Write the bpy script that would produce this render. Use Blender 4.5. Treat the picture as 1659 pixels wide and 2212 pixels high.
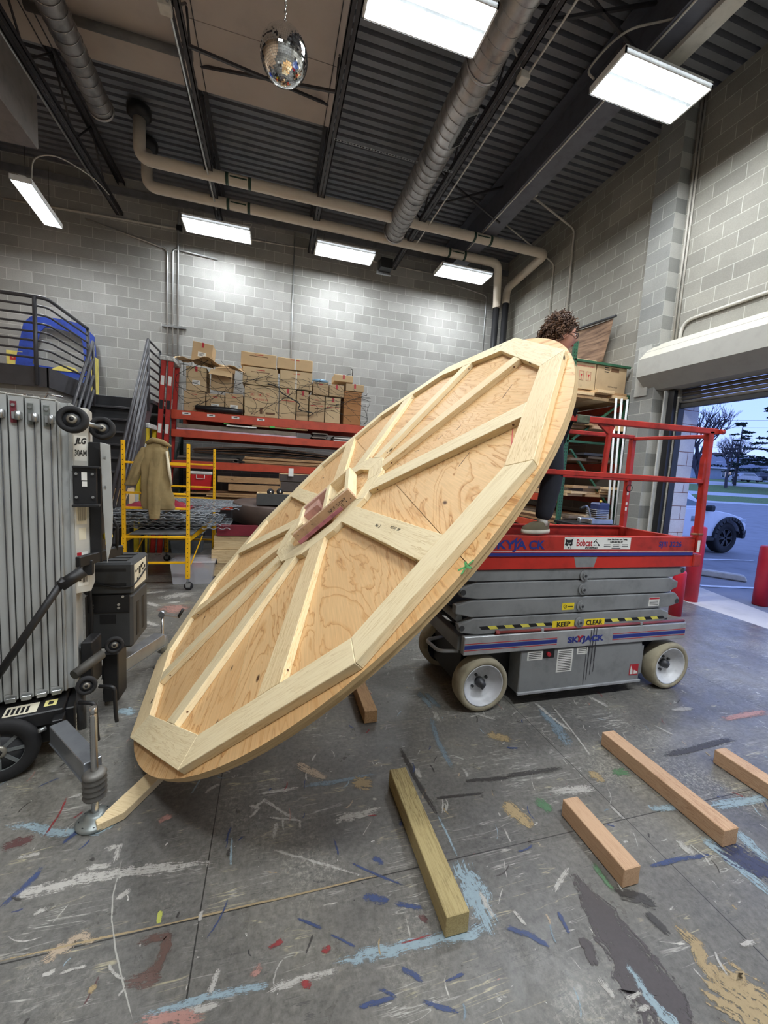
import bpy, bmesh, math, random
from mathutils import Vector as V, Matrix as M
PI = math.pi
S = bpy.context.scene
for o in list(bpy.data.objects): bpy.data.objects.remove(o)
COL = S.collection

# ---------------------------------------------------------------- camera
EYE = V((0, 0, 1.73))
_p, _r, _y = [math.radians(a) for a in (5.897, 3.173, 15.976)]
_f = V((math.sin(_y)*math.cos(_p), math.cos(_y)*math.cos(_p), -math.sin(_p)))
_rt = V((math.cos(_y), -math.sin(_y), 0)); _up = _rt.cross(_f)
_c, _s = math.cos(_r), math.sin(_r)
r2 = _c*_rt + _s*_up; u2 = -_s*_rt + _c*_up
cam = bpy.data.cameras.new('camera'); cam.sensor_fit = 'VERTICAL'; cam.sensor_height = 36.0
cam.lens = 864.8/2212*36.0; cam.clip_start = 0.05; cam.clip_end = 400
co = bpy.data.objects.new('camera', cam); COL.objects.link(co)
co.matrix_world = M(((r2.x, u2.x, -_f.x, EYE.x), (r2.y, u2.y, -_f.y, EYE.y), (r2.z, u2.z, -_f.z, EYE.z), (0, 0, 0, 1)))
S.camera = co

# ---------------------------------------------------------------- world and exposure
W = bpy.data.worlds.new('dusk'); S.world = W; W.use_nodes = True
_n = W.node_tree.nodes; _l = W.node_tree.links
_bg = _n['Background']; _tc = _n.new('ShaderNodeTexCoord'); _sx = _n.new('ShaderNodeSeparateXYZ'); _cr = _n.new('ShaderNodeValToRGB')
_l.new(_tc.outputs['Generated'], _sx.inputs[0]); _l.new(_sx.outputs['Z'], _cr.inputs[0]); _l.new(_cr.outputs[0], _bg.inputs[0])
_e = _cr.color_ramp.elements
_e[0].position = 0.0; _e[0].color = (0.38, 0.49, 0.90, 1); _e[1].position = 0.45; _e[1].color = (0.20, 0.31, 0.76, 1)
_x = _cr.color_ramp.elements.new(0.12); _x.color = (0.27, 0.40, 0.90, 1)
_bg.inputs[1].default_value = 1.6
S.view_settings.view_transform = 'Standard'; S.view_settings.look = 'None'; S.view_settings.gamma = 1
S.view_settings.use_curve_mapping = False; S.view_settings.exposure = 0.38
LAMP_W = 84.0     # watts of each ceiling fixture
TUBE_E = 9.0      # glow of the fluorescent tubes
RX, BY, CZ, LX, FY = 5.73, 9.7, 7.2, -5.15, -4.2       # room: right wall, back wall, ceiling, left wall, front wall

# ---------------------------------------------------------------- materials
def newmat(name):
    m = bpy.data.materials.new(name); m.use_nodes = True
    return m, m.node_tree.nodes, m.node_tree.links, m.node_tree.nodes['Principled BSDF']
def noise(n, l, vec, sc, det=3, rough=.55, dist=0):
    t = n.new('ShaderNodeTexNoise'); t.inputs['Scale'].default_value = sc; t.inputs['Detail'].default_value = det
    t.inputs['Roughness'].default_value = rough; t.inputs['Distortion'].default_value = dist
    if vec is not None: l.new(vec, t.inputs['Vector'])
    return t
def ramp(n, l, fac, stops):
    c = n.new('ShaderNodeValToRGB'); l.new(fac, c.inputs[0]); e = c.color_ramp.elements
    e[0].position, e[0].color = stops[0][0], (*stops[0][1], 1); e[1].position, e[1].color = stops[-1][0], (*stops[-1][1], 1)
    for p, q in stops[1:-1]:
        k = e.new(p); k.color = (*q, 1)
    return c.outputs[0]
def g1(v): return (v, v, v)
def mixc(n, l, fac, a, b, mode='MIX'):
    m = n.new('ShaderNodeMix'); m.data_type = 'RGBA'; m.blend_type = mode
    for s, v in ((m.inputs[0], fac), (m.inputs[6], a), (m.inputs[7], b)):
        if hasattr(v, 'is_output') or hasattr(v, 'links'): l.new(v, s)
        else: s.default_value = v if isinstance(v, (int, float)) else (*v, 1)
    return m.outputs[2]
def bump(n, l, b, h, st, dist=.01):
    k = n.new('ShaderNodeBump'); k.inputs['Strength'].default_value = st; k.inputs['Distance'].default_value = dist
    l.new(h, k.inputs['Height']); l.new(k.outputs[0], b.inputs['Normal'])
def mathn(n, l, op, a, b=None):
    m = n.new('ShaderNodeMath'); m.operation = op
    for i, v in enumerate((a, b)):
        if v is None: continue
        if isinstance(v, (int, float)): m.inputs[i].default_value = v
        else: l.new(v, m.inputs[i])
    return m.outputs[0]
def s2l(c): return tuple((x/255/12.92 if x/255 <= .04045 else ((x/255+.055)/1.055)**2.4) for x in c)
MC = {}
def paint(name, rgb, rough=.45, metal=0, wear=.12, sc=6, bmp=.0, spec=.5):
    if name in MC: return MC[name]
    m, n, l, b = newmat(name); c = s2l(rgb); tc = n.new('ShaderNodeTexCoord')
    t = noise(n, l, tc.outputs['Object'], sc, 5, .65)
    dk = tuple(x*(1-wear*2.2) for x in c); lt = tuple(min(1, x*(1+wear)) for x in c)
    l.new(ramp(n, l, t.outputs[0], [(.3, dk), (.5, c), (.75, lt)]), b.inputs['Base Color'])
    b.inputs['Roughness'].default_value = rough; b.inputs['Metallic'].default_value = metal
    b.inputs['Specular IOR Level'].default_value = spec
    if bmp:
        t2 = noise(n, l, tc.outputs['Object'], sc*12, 3); bump(n, l, b, t2.outputs[0], bmp, .004)
    MC[name] = m; return m
def emis(name, rgb, st):
    if name in MC: return MC[name]
    m, n, l, b = newmat(name); b.inputs['Base Color'].default_value = (*rgb, 1)
    b.inputs['Emission Color'].default_value = (*rgb, 1); b.inputs['Emission Strength'].default_value = st
    MC[name] = m; return m
def wood(name, light, mid, dark, ringsc=9, rough=.55, knots=True, contrast=1.0):
    """sawn lumber: grain runs along the board (x of the 'gc' attribute)"""
    if name in MC: return MC[name]
    m, n, l, b = newmat(name); at = n.new('ShaderNodeAttribute'); at.attribute_name = 'gc'
    mp = n.new('ShaderNodeMapping'); mp.inputs['Scale'].default_value = (.9, 14, 14); l.new(at.outputs['Vector'], mp.inputs[0])
    t = noise(n, l, mp.outputs[0], 2.2, 4, .6, .3)
    ctr = mathn(n, l, 'FRACT', mathn(n, l, 'MULTIPLY', t.outputs[0], ringsc))
    rings = ramp(n, l, ctr, [(0, s2l(dark)), (.12*contrast, s2l(mid)), (.55, s2l(light)), (.9, s2l(light)), (1, s2l(mid))])
    mp2 = n.new('ShaderNodeMapping'); mp2.inputs['Scale'].default_value = (1.1, 1.6, 1.6); l.new(at.outputs['Vector'], mp2.inputs[0])
    t2 = noise(n, l, mp2.outputs[0], 1.7, 2)
    base = mixc(n, l, ramp(n, l, t2.outputs[0], [(.35, g1(.15)), (.65, g1(.75))]), rings, s2l(light))
    if knots:
        mk = n.new('ShaderNodeMapping'); mk.inputs['Scale'].default_value = (3.0, 9, 9); l.new(at.outputs['Vector'], mk.inputs[0])
        v = n.new('ShaderNodeTexVoronoi'); v.inputs['Scale'].default_value = .62; l.new(mk.outputs[0], v.inputs['Vector'])
        kf = ramp(n, l, v.outputs['Distance'], [(.035, g1(1)), (.06, g1(0))])
        base = mixc(n, l, kf, base, s2l(tuple(x*.5 for x in dark)))
    l.new(base, b.inputs['Base Color']); b.inputs['Roughness'].default_value = rough
    b.inputs['Specular IOR Level'].default_value = .25
    bump(n, l, b, ctr, .12, .002)
    MC[name] = m; return m
def plywood(name, light, mid, dark):
    if name in MC: return MC[name]
    m, n, l, b = newmat(name); at = n.new('ShaderNodeAttribute'); at.attribute_name = 'gc'
    mp = n.new('ShaderNodeMapping'); mp.inputs['Scale'].default_value = (.55, 2.1, 2); l.new(at.outputs['Vector'], mp.inputs[0])
    t = noise(n, l, mp.outputs[0], 1.25, 5, .5, .9)
    ctr = mathn(n, l, 'FRACT', mathn(n, l, 'MULTIPLY', t.outputs[0], 17))
    c = ramp(n, l, ctr, [(0, s2l(dark)), (.06, s2l(mid)), (.3, s2l(light)), (.9, s2l(light)), (1, s2l(mid))])
    t2 = noise(n, l, at.outputs['Vector'], 1.1, 3)
    c = mixc(n, l, ramp(n, l, t2.outputs[0], [(.35, g1(.0)), (.7, g1(.8))]), c, s2l(tuple((a+q)/2 for a, q in zip(light, mid))))
    mf = n.new('ShaderNodeMapping'); mf.inputs['Scale'].default_value = (3, 60, 3); l.new(at.outputs['Vector'], mf.inputs[0])
    tf = noise(n, l, mf.outputs[0], 2, 3)
    c = mixc(n, l, .35, c, ramp(n, l, tf.outputs[0], [(.3, g1(.55)), (.7, g1(1))]), 'MULTIPLY')
    mk = n.new('ShaderNodeMapping'); mk.inputs['Scale'].default_value = (1, 2.2, 1); l.new(at.outputs['Vector'], mk.inputs[0])
    v = n.new('ShaderNodeTexVoronoi'); v.inputs['Scale'].default_value = 1.9; l.new(mk.outputs[0], v.inputs['Vector'])
    c = mixc(n, l, ramp(n, l, v.outputs['Distance'], [(.03, g1(1)), (.06, g1(0))]), c, s2l((88, 58, 36)))
    l.new(c, b.inputs['Base Color']); b.inputs['Roughness'].default_value = .5; b.inputs['Specular IOR Level'].default_value = .3
    MC[name] = m; return m
def cmu(name, ax, off, c1, c2, mort, flip=False):
    """concrete block courses in world space; ax = horizontal axis of the wall"""
    m, n, l, b = newmat(name); ge = n.new('ShaderNodeNewGeometry'); sp = n.new('ShaderNodeSeparateXYZ'); l.new(ge.outputs['Position'], sp.inputs[0])
    cb = n.new('ShaderNodeCombineXYZ')
    l.new(mathn(n, l, 'SUBTRACT', sp.outputs[ax], off[0]), cb.inputs[0]); l.new(mathn(n, l, 'SUBTRACT', sp.outputs['Z'], off[1]), cb.inputs[1])
    br = n.new('ShaderNodeTexBrick'); l.new(cb.outputs[0], br.inputs['Vector'])
    br.inputs['Scale'].default_value = 1; br.inputs['Brick Width'].default_value = .4064; br.inputs['Row Height'].default_value = .2032
    br.inputs['Mortar Size'].default_value = .0055; br.inputs['Mortar Smooth'].default_value = .35; br.inputs['Bias'].default_value = -.1
    br.inputs['Color1'].default_value = (*s2l(c1), 1); br.inputs['Color2'].default_value = (*s2l(c2), 1); br.inputs['Mortar'].default_value = (*s2l(mort), 1)
    t = noise(n, l, ge.outputs['Position'], 1.6, 4, .6); t2 = noise(n, l, ge.outputs['Position'], 60, 4, .7)
    c = mixc(n, l, .55, br.outputs['Color'], ramp(n, l, t.outputs[0], [(.3, g1(.62)), (.7, g1(1.0))]), 'MULTIPLY')
    c = mixc(n, l, .5, c, ramp(n, l, t2.outputs[0], [(.3, g1(.68)), (.7, g1(1.0))]), 'MULTIPLY')
    l.new(c, b.inputs['Base Color']); b.inputs['Roughness'].default_value = .85
    h = mathn(n, l, 'SUBTRACT', mathn(n, l, 'MULTIPLY', t2.outputs[0], .35), br.outputs['Fac'])
    bump(n, l, b, h, .5, .006)
    MC[name] = m; return m

# ---------------------------------------------------------------- mesh helpers
class MB:
    def __init__(s): s.v = []; s.f = []; s.m = []; s.mats = []; s.g = []; s.sm = []; s.uv = {}
    def mi(s, mat):
        if mat not in s.mats: s.mats.append(mat)
        return s.mats.index(mat)
    def add(s, vs, fs, mat, gc=None, smooth=False, mat4=None):
        o = len(s.v); k = s.mi(mat)
        vs = [V(p) for p in vs]
        s.g += [V(p) for p in (gc or vs)]
        if mat4 is not None: vs = [mat4 @ p for p in vs]
        s.v += vs
        for f in fs: s.f.append([o+i for i in f]); s.m.append(k); s.sm.append(smooth)
        return s
    def box(s, lo, hi, mat, T=None, gaxis=0, off=None):
        x0, y0, z0 = lo; x1, y1, z1 = hi
        vs = [(x0, y0, z0), (x1, y0, z0), (x1, y1, z0), (x0, y1, z0), (x0, y0, z1), (x1, y0, z1), (x1, y1, z1), (x0, y1, z1)]
        o = off if off is not None else V((R.uniform(0, 40), R.uniform(0, 40), R.uniform(0, 40)))
        gc = []
        for p in vs:
            q = [p[0], p[1], p[2]]; q[0], q[gaxis] = q[gaxis], q[0]; gc.append(V(q)+V(o))
        return s.add(vs, [(0, 3, 2, 1), (4, 5, 6, 7), (0, 1, 5, 4), (1, 2, 6, 5), (2, 3, 7, 6), (3, 0, 4, 7)], mat, gc, mat4=T)
    def beam(s, p, q, w, h, mat, up=(0, 0, 1), ext=0):
        """square-sided bar from p to q; w across, h along 'up'"""
        p, q = V(p), V(q); d = (q-p); L = d.length; d.normalize(); up = V(up); sd = up.cross(d)
        if sd.length < 1e-4: sd = V((1, 0, 0)).cross(d)
        sd.normalize(); u = d.cross(sd); T = M((( d.x, sd.x, u.x, p.x), (d.y, sd.y, u.y, p.y), (d.z, sd.z, u.z, p.z), (0, 0, 0, 1)))
        return s.box((-ext, -w/2, -h/2), (L+ext, w/2, h/2), mat, T)
    def prism(s, poly, a, b, mat, axis='z', T=None, gc=None, smooth=False):
        def P(x, y, t): return {'z': (x, y, t), 'y': (x, t, y), 'x': (t, x, y)}[axis]
        n = len(poly); vs = [P(x, y, a) for x, y in poly]+[P(x, y, b) for x, y in poly]
        ar = sum(poly[i][0]*poly[(i+1) % n][1]-poly[(i+1) % n][0]*poly[i][1] for i in range(n))
        if axis == 'y': ar = -ar
        if (b-a) < 0: ar = -ar
        fs = [tuple(range(n))[::-1], tuple(range(n, 2*n))]+[(i, (i+1) % n, n+(i+1) % n, n+i) for i in range(n)]
        if ar < 0: fs = [f[::-1] for f in fs]
        o = V((R.uniform(0, 40), R.uniform(0, 40), R.uniform(0, 40)))
        return s.add(vs, fs, mat, [V(p)+o for p in vs] if gc is None else gc, smooth, T)
    def tube(s, pts, r, mat, n=10, closed=False, caps=True):
        pts = [V(p) for p in pts]; N = len(pts); rs = r if isinstance(r, (list, tuple)) else [r]*N
        vs = []; gc = []; acc = 0; up = None
        for i, p in enumerate(pts):
            if closed: t = (pts[(i+1) % N]-pts[i-1])
            else: t = (pts[min(i+1, N-1)]-pts[max(i-1, 0)])
            t.normalize()
            if up is None:
                up = V((0, 0, 1)) if abs(t.z) < .9 else V((1, 0, 0))
                a = t.cross(up).normalized()
            else:
                a = (a-t*a.dot(t)); a = a.normalized() if a.length > 1e-6 else t.orthogonal().normalized()
            bb = t.cross(a)
            if i: acc += (p-pts[i-1]).length
            k = 1.0
            if 0 < i < N-1 or closed:
                d1 = (pts[i]-pts[i-1]).normalized(); k = 1/max(.55, math.sqrt(max(0, (1+d1.dot((pts[(i+1) % N]-pts[i]).normalized()))/2)))
            for j in range(n):
                an = 2*PI*j/n; vs.append(p+(a*math.cos(an)+bb*math.sin(an))*rs[i]*(k if k < 1.2 else 1.1)); gc.append((acc, math.cos(an)*rs[i], math.sin(an)*rs[i]))
        fs = []
        for i in range(N if closed else N-1):
            i2 = (i+1) % N
            for j in range(n): fs.append((i*n+j, i*n+(j+1) % n, i2*n+(j+1) % n, i2*n+j))
        s.add(vs, [f[::-1] for f in fs], mat, [V(q) for q in gc], True)
        if caps and not closed:
            o = len(s.v)-len(vs); k = s.mi(mat)
            s.f.append([o+j for j in range(n)]); s.m.append(k); s.sm.append(False)
            s.f.append([o+(N-1)*n+j for j in range(n)][::-1]); s.m.append(k); s.sm.append(False)
        return s
    def cyl(s, p, q, r, mat, n=20, r2=None):
        return s.tube([p, q], [r, r if r2 is None else r2], mat, n)
    def lathe(s, prof, mat, T=None, n=32, smooth=True, caps=True):
        vs = []; fs = []
        for r, z in prof:
            for j in range(n):
                a = 2*PI*j/n; vs.append((r*math.cos(a), r*math.sin(a), z))
        for i in range(len(prof)-1):
            for j in range(n): fs.append((i*n+j, i*n+(j+1) % n, (i+1)*n+(j+1) % n, (i+1)*n+j))
        if caps and prof[0][0] > 1e-5: fs.append(tuple(range(n))[::-1])
        if caps and prof[-1][0] > 1e-5: fs.append(tuple((len(prof)-1)*n+j for j in range(n)))
        return s.add(vs, fs, mat, None, smooth, T)
    def sphere(s, c, r, mat, n=16, sc=(1, 1, 1), T=None):
        pr = [(max(1e-6, math.sin(PI*i/(n//2)))*1.0, -math.cos(PI*i/(n//2))) for i in range(n//2+1)]
        Tm = M.Translation(V(c)) @ M.Diagonal((r*sc[0], r*sc[1], r*sc[2], 1))
        if T is not None: Tm = T @ Tm
        return s.lathe(pr, mat, Tm, n)
    def build(s, name, parent=None, bev=0, seg=1, loc=None, rot=None, label=None):
        me = bpy.data.meshes.new(name); me.from_pydata([tuple(p) for p in s.v], [], s.f)
        for m in s.mats: me.materials.append(m)
        me.polygons.foreach_set('material_index', s.m); me.polygons.foreach_set('use_smooth', s.sm)
        at = me.attributes.new('gc', 'FLOAT_VECTOR', 'POINT'); at.data.foreach_set('vector', [c for p in s.g for c in p])
        me.update()
        o = bpy.data.objects.new(name, me); COL.objects.link(o)
        if parent: o.parent = parent
        if loc: o.location = loc
        if rot: o.rotation_euler = rot
        if bev:
            b = o.modifiers.new('bevel', 'BEVEL'); b.width = bev; b.segments = seg; b.limit_method = 'ANGLE'; b.angle_limit = .7
        if label: o['label'] = label
        return o
R = random.Random(7)
def tag(o, label, cat, group=None, kind=None):
    o['label'] = label; o['category'] = cat
    if group: o['group'] = group
    if kind: o['kind'] = kind
    return o
def thing(name, label, cat, loc=(0, 0, 0), rz=0, group=None, rot=None):
    o = bpy.data.objects.new(name, None); COL.objects.link(o); o.empty_display_size = .1
    o.location = loc; o.rotation_euler = rot or (0, 0, rz); return tag(o, label, cat, group)
def struct(o):
    o['kind'] = 'structure'; return o
def dup(root, loc, rz, label, group=None, rot=None):
    r = root.copy(); COL.objects.link(r); r.location = loc; r.rotation_euler = rot or (0, 0, rz); r['label'] = label
    if group: r['group'] = group
    for ch in list(root.children):
        c = ch.copy(); COL.objects.link(c); c.parent = r
        for g in list(ch.children):
            d = g.copy(); COL.objects.link(d); d.parent = c
    return r
def text(name, body, size, mat, parent, T, ext=.0006, shear=0, sx=1, align='CENTER', bold=0):
    cu = bpy.data.curves.new('t', 'FONT'); cu.body = body; cu.size = size; cu.extrude = ext; cu.shear = shear
    cu.align_x = align; cu.align_y = 'CENTER'; cu.offset = bold; cu.resolution_u = 3
    to = bpy.data.objects.new('t', cu); COL.objects.link(to); bpy.context.view_layer.update()
    me = bpy.data.meshes.new_from_object(to); bpy.data.objects.remove(to); bpy.data.curves.remove(cu)
    me.transform(T @ M.Diagonal((sx, 1, 1, 1))); me.materials.clear(); me.materials.append(mat)
    for p in me.polygons: p.material_index = 0
    o = bpy.data.objects.new(name, me); COL.objects.link(o); o.parent = parent
    return o
def TX(loc, x, y):
    """frame with text running along x and standing along y"""
    x, y = V(x).normalized(), V(y).normalized(); z = x.cross(y)
    return M(((x.x, y.x, z.x, loc[0]), (x.y, y.y, z.y, loc[1]), (x.z, y.z, z.z, loc[2]), (0, 0, 0, 1)))
def arc(c, a, b, r, n=6):
    """quarter bend around corner c from direction a to direction b (unit vectors away from c)"""
    c, a, b = V(c), V(a).normalized(), V(b).normalized(); o = c+(a+b)*r; pts = []
    for i in range(n+1):
        t = PI/2*i/n; pts.append(o-a*r*math.sin(t)*1.0-b*r*math.cos(t))
    return pts

white = paint('white_paint', (228, 228, 224), .5)
steel = paint('galvanized_steel', (170, 172, 172), .35, .8, .15)
chrome = paint('bright_steel', (200, 200, 200), .22, .95, .05)
black = paint('black_plastic', (26, 26, 28), .5)
blackm = paint('black_steel', (34, 34, 36), .45, .2)
rubber = paint('rubber', (30, 30, 32), .8)
dkgrey = paint('dark_grey_steel', (62, 63, 66), .45, .2, .1)
joistm = paint('painted_joist', (54, 52, 55), .55, .1)
ceilm = paint('painted_deck', (120, 122, 128), .45, .2, .1, 3)
tanm = paint('tan_board', (188, 176, 166), .9, 0, .05, 2)
yellow = paint('yellow_powder_coat', (240, 182, 18), .4, 0, .08)
red = paint('lift_red', (172, 46, 36), .42, 0, .2, 9)
rackred = paint('rack_orange_red', (186, 70, 44), .45, 0, .12)
rackgreen = paint('rack_green', (46, 92, 66), .5, 0, .15)
rackblue = paint('rack_teal', (78, 98, 96), .5, 0, .15)
bluep = paint('decal_blue', (34, 48, 128), .5, 0, .08)
redp = paint('decal_red', (176, 32, 44), .5, 0, .05)
inkb = paint('black_ink', (22, 22, 24), .6)
inkr = paint('red_ink', (190, 48, 52), .7)
labelw = paint('label_white', (222, 222, 216), .6, 0, .03)
lum = wood('fresh_pine', (226, 210, 172), (212, 192, 148), (172, 142, 98), 7)
lum2 = wood('kiln_dried_pine', (224, 202, 160), (208, 182, 136), (170, 134, 90), 8)
fir = wood('douglas_fir', (200, 166, 134), (180, 142, 110), (142, 102, 76), 12, knots=False)
olive = wood('treated_pine', (176, 160, 114), (138, 120, 78), (74, 60, 40), 10, contrast=2.0)
oldw = wood('aged_lumber', (182, 146, 106), (150, 114, 80), (100, 72, 50), 8)
darkw = wood('stained_lumber', (112, 82, 60), (90, 66, 48), (58, 42, 32), 8)
ply = plywood('plywood_face', (228, 190, 138), (208, 158, 102), (158, 104, 58))
card = paint('cardboard', (198, 174, 136), .85, 0, .06, 3)
card2 = paint('cardboard_dark', (184, 158, 122), .85, 0, .06, 3)
card3 = paint('cardboard_light', (206, 176, 134), .85, 0, .05, 3)

# ================================================================= THE ROOM
wallB = cmu('block_wall_back', 'X', (.162, 5.761), (158, 157, 152), (182, 181, 176), (212, 211, 206))
wallR = cmu('block_wall_right', 'Y', (.265, 5.679), (152, 149, 140), (170, 167, 156), (208, 206, 196))
pier = cmu('block_pilaster', 'Y', (4.9, 5.679), (142, 143, 140), (164, 164, 158), (196, 195, 188))
# floor: painted concrete
fm, n, l, b = newmat('painted_concrete_floor'); ge = n.new('ShaderNodeNewGeometry'); P_ = ge.outputs['Position']
t1 = noise(n, l, P_, 1.1, 5, .6); t2 = noise(n, l, P_, 38, 5, .75); t3 = noise(n, l, P_, 6, 5, .7)
c = ramp(n, l, t1.outputs[0], [(.3, s2l((94, 93, 91))), (.5, s2l((112, 110, 105))), (.7, s2l((130, 127, 118)))])
c = mixc(n, l, .75, c, ramp(n, l, t2.outputs[0], [(.28, g1(.42)), (.5, g1(.9)), (.72, g1(1.35))]), 'MULTIPLY')
for sc, st, lo, hi, col, rot in ((3.3, (1, 4.5, 1), .69, .73, (206, 202, 192), .5), (5.1, (3.5, 1, 1), .70, .73, (196, 192, 182), 1.0), (7, (1, 1, 1), .725, .745, (190, 186, 178), 0),
                                 (9, (1, 1.6, 1), .735, .75, (46, 58, 96), .3), (6, (2, 1, 1), .73, .75, (44, 44, 46), .8), (13, (1, 1, 1), .755, .765, (150, 40, 44), 0),
                                 (8, (1, 1.4, 1), .735, .75, (186, 150, 96), 2.0), (24, (1, 1, 1), .71, .73, (214, 212, 204), 0), (30, (1, 1, 1), .72, .735, (36, 36, 40), 1.1)):
    mp = n.new('ShaderNodeMapping'); mp.inputs['Scale'].default_value = st; mp.inputs['Rotation'].default_value = (0, 0, rot); mp.inputs['Location'].default_value = (sc*3, sc, 0); l.new(P_, mp.inputs[0])
    tn = noise(n, l, mp.outputs[0], sc, 5, .62, .9)
    c = mixc(n, l, ramp(n, l, tn.outputs[0], [(lo, g1(0)), (hi, g1(.85))]), c, s2l(col))
for k_, (rot, sc, col) in enumerate(((.35, 9, (204, 202, 192)), (1.9, 7, (196, 192, 184)), (-.6, 11, (44, 46, 54)), (1.1, 6, (196, 186, 150)), (.1, 16, (60, 60, 62)))):
    mp = n.new('ShaderNodeMapping'); mp.inputs['Scale'].default_value = (.22, 3.2, 1); mp.inputs['Rotation'].default_value = (0, 0, rot); mp.inputs['Location'].default_value = (k_*5, k_, 0); l.new(P_, mp.inputs[0])
    tn = noise(n, l, mp.outputs[0], sc, 3, .55, .5); tm = noise(n, l, P_, 2.3+k_*.7, 3, .6)
    f1 = ramp(n, l, mathn(n, l, 'ABSOLUTE', mathn(n, l, 'SUBTRACT', tn.outputs[0], .5)), [(.0, g1(1)), (.012, g1(0))])
    f2 = ramp(n, l, tm.outputs[0], [(.54, g1(0)), (.64, g1(.7))])
    c = mixc(n, l, mathn(n, l, 'MULTIPLY', f1, f2), c, s2l(col))
tw = noise(n, l, P_, .9, 4, .7); tw2 = noise(n, l, P_, 55, 4, .8)
c = mixc(n, l, mathn(n, l, 'MULTIPLY', ramp(n, l, tw.outputs[0], [(.5, g1(0)), (.68, g1(.5))]), ramp(n, l, tw2.outputs[0], [(.48, g1(0)), (.6, g1(1))])), c, s2l((196, 192, 178)))
# sawn joints of the slab
jt = n.new('ShaderNodeTexBrick'); jm = n.new('ShaderNodeMapping'); jm.inputs['Location'].default_value = (.22, .57, 0); l.new(P_, jm.inputs[0]); l.new(jm.outputs[0], jt.inputs['Vector'])
jt.offset = 0; jt.inputs['Scale'].default_value = 1; jt.inputs['Brick Width'].default_value = 2.04; jt.inputs['Row Height'].default_value = 2.04; jt.inputs['Mortar Size'].default_value = .0028; jt.inputs['Mortar Smooth'].default_value = .2
c = mixc(n, l, mathn(n, l, 'MULTIPLY', jt.outputs['Fac'], .8), c, s2l((30, 30, 30)))
l.new(c, b.inputs['Base Color'])
l.new(ramp(n, l, t3.outputs[0], [(.3, g1(.24)), (.7, g1(.5))]), b.inputs['Roughness']); b.inputs['Specular IOR Level'].default_value = .5
bump(n, l, b, t2.outputs[0], .25, .003)
def strokemat(name, rgb, dens=.5):
    m, n, l, b = newmat(name); ge = n.new('ShaderNodeNewGeometry'); at = n.new('ShaderNodeAttribute'); at.attribute_name = 'gc'
    sp = n.new('ShaderNodeSeparateXYZ'); l.new(at.outputs['Vector'], sp.inputs[0])
    t = noise(n, l, ge.outputs['Position'], 48, 6, .8); cbn = n.new('ShaderNodeCombineXYZ'); l.new(mathn(n, l, 'MULTIPLY', sp.outputs[2], 5), cbn.inputs[0]); l.new(mathn(n, l, 'MULTIPLY', sp.outputs[1], 3.5), cbn.inputs[1]); t2 = noise(n, l, cbn.outputs[0], 1.6, 5, .7)
    e = mathn(n, l, 'ABSOLUTE', sp.outputs[1])
    k = mathn(n, l, 'SUBTRACT', mathn(n, l, 'ADD', mathn(n, l, 'MULTIPLY', t.outputs[0], 1.9), mathn(n, l, 'MULTIPLY', t2.outputs[0], 2.3)), mathn(n, l, 'ADD', mathn(n, l, 'MULTIPLY', mathn(n, l, 'POWER', e, 2.0), .62), 1.30))
    k = mathn(n, l, 'SUBTRACT', k, mathn(n, l, 'MULTIPLY', mathn(n, l, 'POWER', mathn(n, l, 'ABSOLUTE', sp.outputs[0]), 6.0), .6))
    a = ramp(n, l, k, [(1.0-dens-.05, g1(0)), (1.0-dens+.10, g1(.95))])
    l.new(a, b.inputs['Alpha']); cc = mixc(n, l, .4, s2l(rgb), ramp(n, l, t.outputs[0], [(.3, g1(.6)), (.7, g1(1.1))]), 'MULTIPLY')
    l.new(cc, b.inputs['Base Color']); b.inputs['Roughness'].default_value = .5
    return m
SCX = {'lb': (158, 186, 200), 'w': (206, 202, 194), 'tan': (200, 176, 148), 'rope': (188, 162, 116), 'thin': (196, 194, 184), 'b': (46, 66, 122), 'r': (158, 40, 44), 'dr': (92, 52, 52),
      'br': (98, 68, 60), 'sal': (196, 138, 126), 'yel': (214, 222, 90), 'dk': (50, 47, 46), 'gb': (124, 148, 164), 'och': (186, 158, 108), 'pur': (64, 56, 60), 'nav': (40, 46, 82), 'g': (78, 128, 84)}
SC = {k: tuple(.70*a+.30*b for a, b in zip(v, (118, 116, 110))) for k, v in SCX.items()}
SD = {'thin': .75, 'rope': .75, 'pur': .72, 'yel': .9, 'och': .55, 'lb': .5, 'w': .48}
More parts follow.
